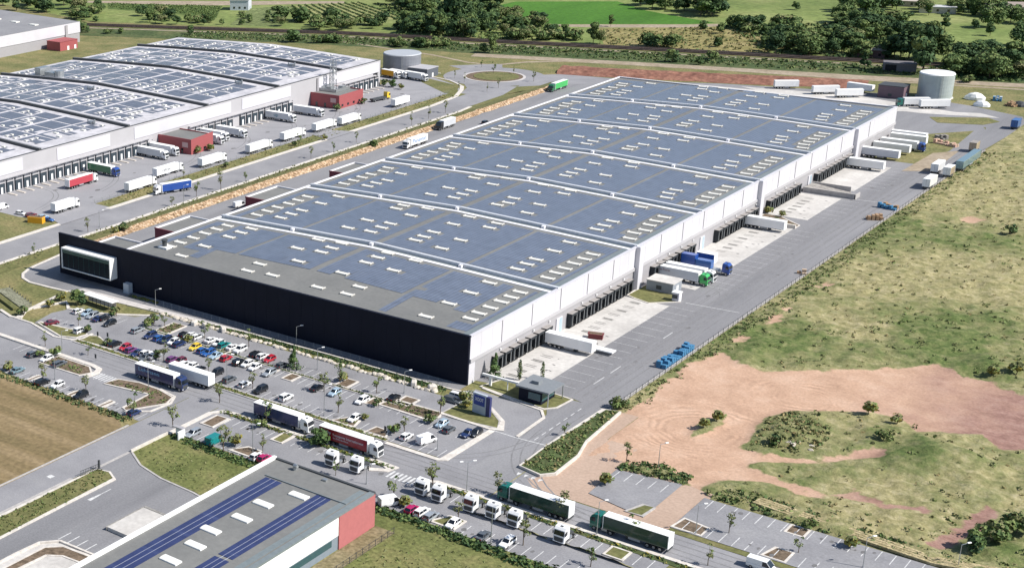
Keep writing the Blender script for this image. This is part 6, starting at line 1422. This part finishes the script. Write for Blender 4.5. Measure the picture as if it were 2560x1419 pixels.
for a in [
 ('tall', ('B', 835, 190), 31, 'tall dark broad cypress towering over the wood at the top centre', 1.1), ('dense', ('B', 1130, 395), 11, 'dark tree standing alone between railway and roundabout', .9), ('bush', ('B', 1060, 390), 5, 'dark bush beside the lone tree between railway and roundabout', 1),
 ('dense', ('B', 1870, 325), 13, 'dark pointed tree pair left part at the end of the thicket', .8), ('dense', ('B', 1920, 325), 8, 'smaller dark tree beside the pointed one at the end of the thicket', .9), ('dense', ('B', 2000, 198), 7.5, 'single round tree on the track below the crop field', .8), ('bush', ('B', 2450, 462), 6.5, 'dark bush on the verge behind the red earth bank', 1.1),
 ('dense', ('C', 1790, 545), 27, 'huge dark tree above the culvert behind the pale tank', .95), ('dense', ('C', 1760, 450), 20, 'broad dark tree behind the huge one at the railway', 1.2), ('dense', ('C', 1690, 430), 17, 'broad tree left behind the huge one at the railway', 1.1), ('dense', ('C', 1870, 445), 15, 'tree right behind the huge one at the railway', 1.1),
 ('tall', ('C', 2165, 112), 20, 'slim dark cypress beside the grey stone house', .6), ('dense', ('C', 1955, 217), 10, 'round tree alone on the upper right lawn', 1.1), ('dense', ('C', 2290, 267), 8, 'small tree in the middle of the upper right lawn', 1), ('dense', ('C', 2300, 205), 12, 'leafy tree at the upper edge of the right lawn', 1.1), ('dense', ('C', 2525, 340), 13, 'dark tree at the right frame edge of the lawn', 1),
 ('bush', ('C', 2172, 212), 5, 'small tree left of the leafy one on the lawn', 1), ('dense', ('C', 1980, 402), 8, 'tree on the lower edge of the upper right lawn', 1), ('bush', ('C', 305, 250), 6, 'dark bush in the straw meadow, upper of two', 1), ('bush', ('C', 275, 348), 5, 'bush in the straw meadow near the railway', 1), ('bush', ('C', 170, 218), 5, 'dark bush on the farm track at the crop field tip', 1),
 ('bush', ('C', 245, 442), 5.5, 'dark bush in the green strip below the railway', 1), ('dense', ('C', 1365, 508), 10, 'dark tree standing alone below the railway before the culvert', 1.0), ('bush', ('C', 140, 478), 4, 'low bush in the green strip behind the warehouse far corner', 1), ('dense', ('C', 1390, 122), 22, 'large dark spreading tree on the upper slope', 1.0), ('dense', ('C', 1220, 75), 6, 'small dark tree left of the spreading one', 1), ('bush', ('C', 850, 75), 5, 'thin bush on the open upper slope', 1),
 ('bush', ('A', 1410, 255), 5.5, 'upright bush below the railway behind the estate warehouse', .8), ('bush', ('A', 2160, 312), 7, 'broad dark bush below the railway behind the estate roof', 1.3), ('bush', ('A', 800, 250), 3.4, 'low hedge bush left part below the railway', 1.5), ('bush', ('A', 900, 248), 3.4, 'low hedge bush right part below the railway', 1.5), ('bush', ('A', 708, 160), 3.5, 'yellow bush left of the vineyard', 1.2),
]:
    k, q, h, lab, wd = a; tree(k, w2(*q), h, lab, wide=wd)
# vine rows: real rows of leaves on the slope
mb = MB(); r = random.Random(5); quadp = [w2('A', 2170, 45), w2('A', 2545, 25), w2('B', 470, 142), w2('B', 300, 150), w2('A', 2545, 180)]
pa, pb = Vector(w2('A', 2180, 60)), Vector(w2('B', 440, 145)); dv = (pb-pa).normalized(); nv = Vector((-dv.y, dv.x))
for k in range(11):
    u = k/10; p0 = Vector(w2('v', 125+u*690, 66-u*34)); p1 = Vector(w2('v', 125+u*690+215+u*290, 66-u*34+142+u*30)); n_ = int((p1-p0).length/1.1)
    for s in range(n_):
        p = p0.lerp(p1, s/n_)
        if r.random() < .93: leaves(mb, (p.x, p.y, .6), (.7, .7, .6), 6, .5, r, [0, 1, 1], .2)
o = struct(mb.build('vine_row', LF), 'stuff'); o['label'] = 'rows of green vines on the slope left of the wood'
mb = MB(); quadp = [w2('A', 800, 30), w2('A', 1640, 50), w2('A', 1600, 130), w2('A', 1240, 95), w2('A', 800, 62)]
xs = [p[0] for p in quadp]; ys = [p[1] for p in quadp]
qa, qb = Vector(w2('A', 800, 50)), Vector(w2('A', 1600, 90)); dv = (qb-qa).normalized(); nv = Vector((-dv.y, dv.x))
for k in range(-10, 24):
    for s in range(-8, 110):
        p = qa+dv*(s*1.4)+nv*(k*4.2)
        if inpoly((p.x, p.y), quadp): leaves(mb, (p.x, p.y, .7), (.8, .8, .6), 4, .55, r, [1, 2, 2], .2)
o = struct(mb.build('vineyard_leaves', LF), 'stuff'); o['label'] = 'green vineyard growth above the estate warehouse'
# ground cover: scrub along the railway, tall grass in the meadow, hedges
def cover(name, label, poly, n, rad, size, mats, per=6, seed=1, zf=None, test=None):
    r = random.Random(seed); mb = MB(); xs = [p[0] for p in poly]; ys = [p[1] for p in poly]; k = 0; tries = 0
    while k < n and tries < n*12:
        tries += 1; p = (r.uniform(min(xs), max(xs)), r.uniform(min(ys), max(ys)))
        if not inpoly(p, poly) or (test and not test(p, r)): continue
        k += 1; s = rad*r.uniform(.5, 1.4); leaves(mb, (p[0], p[1], (zf(*p) if zf else 0)+s*.2), (s, s, s*.42), per, size*r.uniform(.7, 1.3), r, mats, .3)
    o = struct(mb.build(name, LF), 'stuff'); o['label'] = label; return o
cover('railway_scrub', 'green scrub along the lower side of the railway', [(x+3, y-10) for x, y in rail_pts[2:8]]+[(x+7, y-36) for x, y in rail_pts[7:1:-1]], 2300, 1.1, .6, [0, 1, 1, 2, 3], 6, 3)
cover('slope_scrub', 'low scrub in the straw meadow above the railway', [w2('B', 1900, 215), w2('C', 330, 205), w2('C', 900, 330), w2('C', 560, 400), w2('B', 1960, 330)], 500, 1.2, .6, [3, 3, 2, 5], 6, 4)
cover('hillside_scrub', 'undergrowth between the trees of the upper right slope', [w2('C', *q) for q in ((310, 195), (1000, 180), (1650, 150), (1690, 290), (1640, 445), (580, 410), (560, 330))], 750, 1.8, .8, [0, 1, 1, 2, 3], 9, 41)
cover('wood_scrub', 'undergrowth of the woods above the railway', [w2('B', *q) for q in ((240, 30), (1060, 60), (1510, 190), (1800, 305), (1050, 290), (380, 258), (480, 140))], 900, 1.8, .8, [0, 1, 1, 2, 3], 9, 42)
cover('grove_scrub', 'undergrowth of the grove at the right edge', [w2('C', *q) for q in ((1930, 560), (2100, 470), (2545, 470), (2545, 610), (2200, 600))], 300, 1.8, .8, [0, 0, 1, 2], 9, 43)
def dval(x, y):
    i = int((x-x0)/st); j = int((y-y0)/st); return (float(dirt[j, i]), float(green[j, i]), float(built[j, i])) if 0 <= i < nx and 0 <= j < ny else (1, 0, 1)
def gt(p, r): d, g, b_ = dval(*p); return b_ == 0 and d < .25 and r.random() < .25+.9*g
def st_(p, r): d, g, b_ = dval(*p); return b_ == 0 and d < .4 and r.random() > g
cover('meadow_grass', 'tall green grass tufts of the meadow right of the yard', [(37, -18), (150, -18), (210, 330), (37, 340)], 1000, .9, .3, [3, 3, 2], 9, 5, meadow_z, gt)
cover('straw_grass', 'dry straw tufts of the meadow right of the yard', [(37, -18), (150, -18), (210, 330), (37, 340)], 1500, .7, .26, [5, 5, 3], 7, 6, meadow_z, st_)
cover('fence_weeds', 'weeds along the yard fence at the meadow edge', [(35.3, 10), (39.5, 10), (41, 120), (39, 335), (35.3, 335)], 750, .75, .3, [1, 2, 3, 3], 6, 7, meadow_z, lambda p, r: dval(*p)[0] < .6)
cover('verge_scrub', 'mixed scrub on the kerbed verge beside the entrance road', [(33.6, -33.6), (38.6, -34.6), (40.4, -32), (40, -21), (38, -13), (36.8, 7), (34, 6), (33.2, -20)], 230, .7, .32, [3, 3, 5, 2, 1], 6, 8, lambda x, y: .6)
cover('lot_hedge', 'hedge of shrubs behind the right hand parking bays', [(69, -21.4), (150, -21.6), (150, -18), (104, -16), (82, -14), (71, -14)], 650, .9, .38, [0, 1, 2, 3], 7, 9, lambda x, y: .2)
cover('lot_hedge', 'hedge of shrubs above the small right hand lot', [(50, -21), (64, -19), (64, -14), (56, -13), (50, -17)], 170, .9, .38, [0, 1, 2, 3], 7, 10, lambda x, y: .2)
cover('facade_hedge', 'dark low hedge between the fence and the stone edging', [(-100, -8.4), (-66, -7.4), (-3, -7.4), (-3, -5.2), (-66, -5.9), (-104, -9.4)], 620, .7, .3, [0, 0, 1, 3], 7, 11)
cover('roadside_hedge', 'low shrubs between the front road and the lower bays', [(-38, -53.3), (12, -53.3), (12, -51.9), (-38, -51.9)], 260, .6, .28, [1, 2, 3, 4], 6, 12, lambda x, y: .1)
cover('roadside_hedge', 'low shrubs along the right part of the front road', [(24, -54), (100, -54), (100, -52.5), (24, -52.5)], 240, .6, .28, [0, 1, 3, 4], 6, 13, lambda x, y: .1)
cover('plot_hedge', 'dark hedge at the edge of the bottom grass plot', [(20, -72.4), (74, -73.6), (74, -69.8), (16, -69.6)], 420, 1.0, .4, [0, 0, 1, 2], 7, 14)
cover('plot_hedge', 'hedge between the green plot and the small lot', [(-38, -72.6), (-4, -73.8), (-4, -70), (-38, -70)], 260, .8, .36, [0, 1, 2], 7, 15)
cover('plot_grass', 'tall grass of the plot beside the foreground warehouse', [(-39, -83), (-39, -72), (-3, -74), (-3, -90), (-25, -88)], 180, .4, .22, [3, 3, 2], 5, 16)
cover('plot_grass', 'tall grass of the bottom plot right of the red corner', [(29, -75), (72, -75), (60, -110), (29, -110)], 420, .45, .24, [3, 3, 2], 5, 17)
cover('field_hedge', 'ragged hedge between the lower left lot and the stubble field', [(-126, -72.8), (-52, -72.8), (-52, -70.2), (-126, -70.2)], 420, .8, .36, [0, 1, 3, 5], 6, 18)
cover('verge_grass', 'grass tufts on the verges of the estate road', [(-197, 68), (-190, 68), (-190, 318), (-197, 318)], 700, .45, .28, [2, 3, 5], 4, 19, lambda x, y: .09)
cover('bank_grass', 'grass tufts on the verge above the rock slope', [(-169.8, -10), (-165, -10), (-165, 280), (-170, 280)], 520, .4, .26, [2, 3, 3], 4, 20, lambda x, y: 1.0)
cover('median_plants', 'low plants of the median between the parking rows', [(-92, -21.8), (-5, -21.8), (-5, -21.2), (-92, -21.2)], 260, .4, .22, [0, 1, 3], 6, 21, lambda x, y: .2)
cover('median_plants', 'low plants of the strip between car park and road', [(-101, -41.6), (2, -41.6), (2, -40.2), (-101, -40.2)], 420, .4, .22, [1, 2, 3, 4], 5, 22, lambda x, y: .2)
cover('drive_verge_plants', 'grass and plants on the verge of the foreground drive', [(-39, -130), (-39, -96.6), (-36, -95.6), (-33.2, -97.4), (-32.8, -130)], 230, .4, .24, [2, 3, 3], 5, 23, lambda x, y: .2)
for k_, (pl, n_) in enumerate([([(-72, -58), (-71, -54.4), (-59, -53), (-53, -55), (-52, -58), (-56.8, -66.8), (-58.6, -56.8)], 70), ([(-96, -58.6), (-84, -58.2), (-81.4, -55.4), (-85, -53), (-95.4, -53)], 55), ([(-9.6, -24.2), (-9, -20), (3.4, -19.8), (4.2, -21.6), (3.4, -24.6)], 60), ([(-88.2, -20.4), (-84.4, -20.4), (-84.4, -13), (-88.2, -13)], 40), ([(1.2, 188.6), (5.6, 188.6), (13, 188.4), (13, 190.8), (5, 197)], 40), ([(-13.6, -39.4), (-11, -35.6), (-9, -35.8), (-8, -39.4)], 22), ([(-64, -26), (-62, -26), (-62, -17), (-64, -17)], 30)]):
    cover('island_plants', 'low plants growing on a mulched parking island', pl, n_, .5, .26, [1, 2, 3, 3], 6, 60+k_, lambda x, y: .22)
cover('rubble_scrub', 'dry scrub over the rubble mound inside the bare earth', [w2('I', *q) for q in ((520, 500), (640, 340), (830, 280), (1000, 290), (1130, 420), (1050, 560), (760, 570))], 170, .9, .34, [1, 3, 3, 5], 7, 44, meadow_z)
# young trees, shrubs
YT = [('a', 910, 1160, 5.2, 'young tree in the road verge in front of the zebra crossing lot, leftmost'), ('d', 1760, 60, 5, 'young tree on the front road left of the navy lorry'), ('a', 1570, 760, 5.4, 'young tree beside the white off-roader in the small upper left lot'), ('b', 1290, 300, 5.5, 'dark young tree on the white gravel island in the car park'),
 ('b', 1275, 985, 7, 'yellow green tree above the middle of the navy lorry roof'), ('b', 2170, 1190, 5, 'small tree above the right end of the white trailer'), ('b', 2090, 520, 6.5, 'round tree at the end of the back parking row'), ('c', 980, 290, 6, 'slim tree beside the stone edging in the car park'),
 ('c', 2480, 1190, 7, 'leafy tree between black and pale blue cars'), ('c', 1050, 1130, 6, 'bushy tree between white and black cars in the bottom row'), ('c', 390, 1410, 7, 'yellowish tree at the road edge right of the white trailer end'), ('d', 860, 640, 7, 'tree over the black off-roader above the stubble field'), ('d', 1720, 790, 6, 'tree at the planted divider above the stubble field'),
 ('e', 545, 210, 7, 'tall leafy tree at the rounded planted end of the upper bays'), ('e', 1285, 420, 6, 'pale slender tree above the white estate in the bays'), ('e', 520, 810, 6, 'bare slender tree at the lower bays with a thin shadow'), ('f', 560, 1050, 5.5, 'young tree beside the white hatchback near the van'), ('f', 1290, 690, 7.5, 'dark leafy tree beside the turquoise hatchback'),
 ('f', 1890, 500, 5.5, 'young tree at the corner of the sign island'), ('g', 100, 380, 7.5, 'tall young tree on the pale kerb of the side road corner'), ('g', 1110, 880, 9, 'tall tree beside the teal van at the green plot'), ('g', 1890, 890, 5.5, 'young tree behind the white hatchback at the warehouse corner'), ('G', 990, 300, 7.5, 'young tree at the corner of the side road and front road'),
 ('G', 1965, 350, 7.5, 'young tree in front of the plain navy lorry'), ('G', 2480, 735, 4.5, 'small tree below the left tractor unit of the pair'), ('k', 290, 490, 6.5, 'young tree behind the white van at the red corner'), ('k', 905, 330, 8, 'slender tree behind the tractor unit beside the zebra crossing'), ('k', 1320, 830, 5.5, 'slim tree between the tractor units and the white hatchback'),
 ('k', 2370, 1240, 7, 'tree beside the white estate near the bottom edge'), ('j', 940, 660, 7.5, 'young green tree in front of the left green lorry tail'), ('j', 1840, 900, 6.5, 'bright young tree in front of the right green lorry'), ('j', 1310, 1260, 5.5, 'pale young tree at the bottom edge of the lower bays'), ('j', 130, 330, 6, 'yellowish tree in front of the turquoise cab of the left green lorry'),
 ('I', 360, 1165, 5.5, 'tree in the bays of the right hand lot, leftmost'), ('I', 875, 1310, 4.5, 'small tree in the middle of the right hand lot'), ('I', 205, 1400, 5.5, 'pale young tree on the road verge at the bottom right'), ('H', 1655, 445, 4.5, 'small tree on the entrance verge beside the bare earth'), ('H', 2115, 640, 6, 'bare topped tree at the corner of the small right hand lot'),
 ('D', 255, 495, 5, 'thin dark tree on the estate road pavement, nearest'), ('D', 650, 325, 6, 'bare thin tree on the estate road above the black facade'), ('D', 1270, 135, 5, 'small tree on the pavement above the rock slope, leftmost'), ('m', 1360, 1240, 8, 'dark slim tree on the estate pavement below the blue lorry'), ('m', 1755, 1130, 9, 'tall slim tree on the estate pavement'),
 ('m', 2150, 1000, 6, 'round headed tree on the estate pavement'), ('n', 1510, 1290, 6, 'dark brown leafed tree on the estate pavement'), ('n', 1145, 1395, 7, 'tree on the estate pavement beside a pale lay-by'), ('n', 1875, 1140, 6.5, 'bare tree on the estate pavement below the last lorry'), ('n', 945, 1200, 7, 'tree on the estate verge below the third white lorry'),
 ('o', 1000, 940, 8, 'slim tree on the estate road near the rock slope'), ('o', 770, 1020, 7, 'brownish slim tree left of the one near the rock slope end'), ('o', 540, 1105, 7, 'green slim tree on the pavement above the black cab lorry'), ('o', 1125, 470, 5, 'small tree at the left side of the roundabout'), ('o', 1255, 525, 6, 'dark tree at the lower left of the roundabout'),
 ('o', 1490, 320, 5.5, 'small tree at the exit path of the roundabout'), ('o', 1650, 410, 8, 'tree on the roundabout island'), ('o', 2200, 515, 7, 'pale tree at the right side of the roundabout'), ('o', 1930, 415, 5, 'small tree at the far right rim of the roundabout island'), ('o', 1720, 600, 7, 'dark tree at the lower rim of the roundabout'), ('o', 1565, 650, 5, 'dark tree on the small triangle below the roundabout'), ('o', 1175, 605, 4, 'small dark shrub tree on the verge left of the roundabout'), ('m', 1160, 930, 5, 'yellow green tree behind the blue curtain lorry')]
for tl, x, y, h, lab in YT: tree('young' if h < 6.8 or tl in 'mno' else 'young', w2(tl, x, y), h*.92, lab, 'young trees along roads and bays', z=.1, wide=.95 if tl not in 'mno' else .7)
tree('cone', w2('E', 1145, 1400), 6.6, 'dense green conifer beside the warehouse corner docks', z=.1); tree('column', w2('E', 1325, 1419), 5.8, 'slim brown green columnar tree on the pale apron edge, left of two', z=.1); tree('column', w2('E', 1495, 1419), 5.2, 'slim columnar tree behind the guard house, right of two', z=.1, var=1)
tree('cone', w2('c', 1880, 720), 5.6, 'dark spruce among the parking bays', z=.1, var=1, wide=1.2); tree('bush', w2('a', 1560, 350), 4.6, 'dark green tree left of the cycle shelter', z=.1, var=0)
SH = [(('a', 480, 560), 2.6, 'yellow green shrub at the foot of the timber ramp'), (('a', 1000, 380), 2.2, 'yellow shrub on the pale planted island at upper left'), (('a', 1230, 260), 2.6, 'dark shrub on the pale planted island at upper left'), (('a', 1740, 900), 2, 'dark shrub at the kerbed tip of the small upper left lot'), (('a', 2330, 560), 2.6, 'shrub beside the cycle shelter end'),
 (('b', 1080, 250), 2.6, 'large green shrub on the long island, right one'), (('b', 960, 290), 2.2, 'large green shrub on the long island, left one'), (('b', 1740, 610), 2.2, 'dark shrub between the front row and the yellow car'), (('b', 180, 690), 2, 'shrub at the left tip of the lower parking row'), (('b', 1180, 920), 2.2, 'yellow shrub above the navy lorry'), (('d', 1120, 90), 2.6, 'tall green shrub beside the white hatchback in the lower left lot'), (('d', 180, 380), 2.4, 'dark shrub at the left frame edge above the stubble field'),
 (('d', 800, 100), 1.8, 'dry shrub left of the white hatchback in the lower left lot'), (('e', 640, 190), 2.2, 'shrub at the rounded planted end of the upper bays'), (('e', 1330, 690), 1.8, 'low shrub on the planted strip in the lower bays'), (('e', 1040, 960), 1.6, 'shrub at the rounded tip beside the white hatchback'), (('e', 1640, 1230), 2.2, 'shrub cluster left of the white hatchback near the van'), (('f', 1090, 860), 2, 'shrub left of the turquoise hatchback'), (('f', 1800, 560), 2, 'yellow green shrub on the sign island'), (('f', 1750, 420), 2.4, 'yellow shrub behind the sign board'),
 (('g', 1340, 760), 2.6, 'shrub right of the teal van'), (('g', 1850, 390), 2, 'shrub at the foot of the plain navy lorry'), (('G', 2350, 520), 4, 'large round shrub left of the red lorry tractor units'), (('m', 1390, 545), 3, 'dark shrub at the corner of the nearer red block'), (('m', 1580, 500), 2.8, 'dark shrub bed right of the nearer red block'), (('n', 1560, 640), 3, 'green shrub at the corner of the farther red block'), (('n', 2010, 520), 2.6, 'shrub right of the farther red block'), (('o', 280, 590), 3.6, 'green hedge clump on the island in the far estate yard'), (('o', 180, 570), 3, 'dark hedge clump left on the island in the far estate yard'), (('o', 400, 620), 2.6, 'low hedge clump right on the island in the far estate yard'),
 (('D', 905, 330), 3, 'dark shrub at the end of the rock slope'), (('D', 860, 340), 2.2, 'light shrub left of the dark one at the end of the rock slope'), (('n', 2160, 1230), 3.4, 'dark bush on the rock slope near the white lettered lorry'), (('n', 1370, 1100), 2.2, 'dark shrub on the estate verge between the third and fourth lorry'), (('n', 860, 1190), 1.8, 'small shrub on the estate verge left of the tree'), (('m', 1840, 770), 2, 'small shrub on the estate verge below the first lorry of the line'),
 (('I', 1250, 1270), 2.4, 'grey green shrub in the right hand bays'), (('I', 960, 1130), 2, 'dark shrub at the hay strip edge of the right hand lot'), (('I', 1390, 300), 2.9, 'dead leaning bush on the bare earth, upright one'), (('I', 1600, 370), 2.2, 'grey bush on the bare earth beside the leaning one'), (('I', 1500, 490), 2.4, 'small dark bush at the edge of the bare earth'), (('I', 270, 340), 2.6, 'shrub on the small green patch inside the bare earth, right'), (('I', 170, 400), 2.2, 'shrub on the small green patch inside the bare earth, left'),
 (('I', 730, 530), 2.6, 'dark rubble bush at the pile on the bare earth'), (('I', 2300, 1230), 4.5, 'large green bush at the right edge of the bottom meadow'), (('I', 2150, 1290), 4, 'green bush left of the large one at the right edge'), (('I', 2480, 1180), 4.4, 'dark bush at the right frame edge of the bottom meadow'), (('F', 2300, 1400), 2.4, 'pale bush at the right frame edge above the bare earth'), (('F', 2480, 1400), 3, 'dark bush at the right frame edge beside the pale one'), (('F', 2430, 350), 3, 'thin shrub in the upper meadow near the right edge'), (('H', 2060, 250), 3.2, 'dark shrub at the lower end of the yard fence'),
 (('F', 650, 190), 2.4, 'green shrub on the planted strip beside the docked trailer'), (('F', 760, 215), 2, 'second green shrub on the planted strip beside the docked trailer'), (('j', 1490, 210), 2.6, 'shrub at the corner of the small right hand lot'), (('k', 450, 620), 2.4, 'shrub beside the white van at the hedge')]
for q, h, lab in SH:
    p = w2(*q); tree('shrub' if h < 3.2 else 'bush', p, h, lab, var=(1 if ('grey' in lab or 'dead' in lab or 'pale' in lab or 'green patch' in lab) else None), z=max(.1, meadow_z(*p)) if p[0] > 36 else .1, wide=1.1)
cover('leaf_bed', 'yellow flowering strip at the foot of the black facade', [(-115, -3.6), (-104, -3.4), (-104, -2.2), (-115, -2.4)], 90, .6, .26, [4, 4, 2], 7, 31)
# boulders of the stone edging and the pale tractor stones
bm_ = []
for s in range(4):
    b3 = bmesh.new(); bmesh.ops.create_icosphere(b3, subdivisions=2, radius=1.0)
    for v in b3.verts: v.co *= 1+.35*noise.noise(v.co*1.1+Vector((s*7, 0, 0))); v.co.z *= .65
    me = bpy.data.meshes.new('boulder'); b3.to_mesh(me); b3.free(); me.materials.append(ground('limestone', [(.3, (.34, .3, .25)), (.7, (.62, .57, .5))], .8, fine=.25, fscale=2) if s == 0 else bm_[0].materials[0]); bm_.append(me)
r = random.Random(9)
for i in range(64):
    x = -96+i*1.45+r.uniform(-.4, .4); y = -9.0+.35*math.sin(i)+r.uniform(-.3, .3)
    o = obj('boulder', bm_[i % 4], None, (x, y, .15), r.random()*6.28); s = r.uniform(.5, .95); o.scale = (s*1.25, s, s); tag(o, 'pale limestone boulder of the edging between car park and black facade', 'boulder', 'boulders along the car park edge')
for x, y, lab in ((-10.5, -8.6, 'large white block at the stone edging left of the rounded bay'), (-5.4, -8.0, 'white block with dark hollow at the end of the stone edging'), (-73, -9.2, 'pale tarpaulin covered block at the left part of the stone edging'), (-83, -10.2, 'white gravel heap at the upper left of the stone edging'), (-79, -10, 'pale slab leaning at the left stone edging')):
    mb = MB(); mb.bbox(-1.1, 1.1, -.7, .7, 0, 1.3, .25); o = simple('stone_block', lab, 'block', mb, MT['kerb']); o.location = (x, y, .1); o.rotation_euler = (0, 0, x)
rub = w2('I', 880, 510)
for i in range(16):
    o = obj('rubble_stone', bm_[i % 4], None, (rub[0]+r.uniform(-5, 3.5), rub[1]+r.uniform(-2.4, 2), .4), r.random()*6); s = r.uniform(.5, 1.1); o.scale = (s, s, s); tag(o, 'grey rubble stone of the heap on the bare earth', 'stone', 'stones of the rubble heap')
# lamp posts
def lamp(p, h, label, double=False, ang=0.):
    t = thing('street_lamp', label, 'lamp', (p[0], p[1], .1), ang); mb = MB(); mb.cyl((0, 0, 0), (0, 0, h), .1, .06, n=6); mb.cyl((0, 0, 0), (0, 0, .4), .16, n=6); mb.build('pole', MT['steel'], t)
    for s in ((1, -1) if double else (1,)):
        mb = MB(); mb.cyl((0, 0, h-.05), (s*1.3, 0, h+.25), .045, n=5); mb.build('arm', MT['steel'], t); mb = MB(); mb.bbox(min(s*1.1, s*1.9), max(s*1.1, s*1.9), -.17, .17, h+.2, h+.36, .04); mb.build('lamp_head', MT['white'], t)
for (tl, x, y), h, lab, db in [(('H', 935, 855), 7, 'double armed street lamp on the front road verge before the left green lorry', True), (('G', 1097, 100), 7.5, 'street lamp standing in front of the navy lettered lorry', False), (('D', 1150, 870), 5, 'street lamp before the black facade, left one', False), (('D', 2190, 1150), 5, 'street lamp before the black facade, middle one', False), (('e', 1840, 430), 6, 'street lamp at the right end of the stone edging', False),
    (('f', 1225, 1400), 7, 'street lamp right of the white panel van', False), (('k', 1850, 1195), 8, 'street lamp beside the dark grey saloon near the bottom edge', False), (('j', 1390, 855), 7.5, 'street lamp in front of the right green lorry cab', False), (('I', 115, 1170), 6.5, 'street lamp at the left end of the right hand lot', False), (('I', 1350, 1419), 6.5, 'street lamp in the right part of the right hand lot', False), (('I', 2052, 1419), 5, 'street lamp at the hay strip at the bottom right', False),
    (('a', 1245, 1310), 6.5, 'street lamp on the front road above the lower left lot', False), (('d', 1100, 545), 7, 'street lamp in the lower left lot', False), (('c', 540, 1045), 8, 'street lamp at the road edge right of the white trailer', False), (('e', 240, 875), 8, 'street lamp at the lower bays left of the red lorry', False), (('g', 1695, 890), 7, 'street lamp in the lot beside the green plot', False), (('c', 2345, 755), 6, 'street lamp among the empty upper bays', False), (('H', 2350, 690), 6, 'street lamp above the small right hand lot', False),
    (('D', 735, 290), 6, 'street lamp on the estate road above the black facade', False), (('m', 1158, 1330), 6.5, 'street lamp on the estate pavement below the blue lorry', False), (('H', 195, 800), 4.5, 'thin street lamp behind the red corner of the foreground warehouse', False)]:
    lamp(w2(tl, x, y), h, lab, db, .9)
for (tl, x, y), lab in [(('a', 1958, 1020), 'dark information post at the car park entrance'), (('d', 1915, 190), 'dark information post beside the zebra crossing'), (('e', 1462, 1250), 'tall narrow sign post near the white hatchback'), (('a', 2155, 1040), 'thin post at the left tip of the lower parking row')]:
    p = w2(tl, x, y); t = thing('sign_post', lab, 'sign', (p[0], p[1], .06)); mb = MB(); mb.cyl((0, 0, 0), (0, 0, 1.4), .06, n=5); mb.build('pole', MT['steel'], t); mb = MB(); mb.box(-.3, .3, -.06, .06, 1.0, 2.2); mb.build('panel', MT['darkgrey'], t)
mb = MB()
hp = [w2('I', 540, 950), w2('I', 900, 1075), w2('I', 1400, 1245), w2('I', 1860, 1400), w2('I', 2300, 1480)]
for o_ in (0, .8, 1.6, 2.4): mb.ribbon([(x+o_*.2, y+o_*1.1) for x, y in hp], .75, .2, .75)
o = struct(mb.build('hay_windrow', ground('hay', [(.3, (.24, .2, .1)), (.7, (.48, .4, .24))], .8, fine=.35, fscale=2.5, bump=.2, bscale=2)), 'stuff'); o['label'] = 'pale mown hay rows beside the right hand lot'
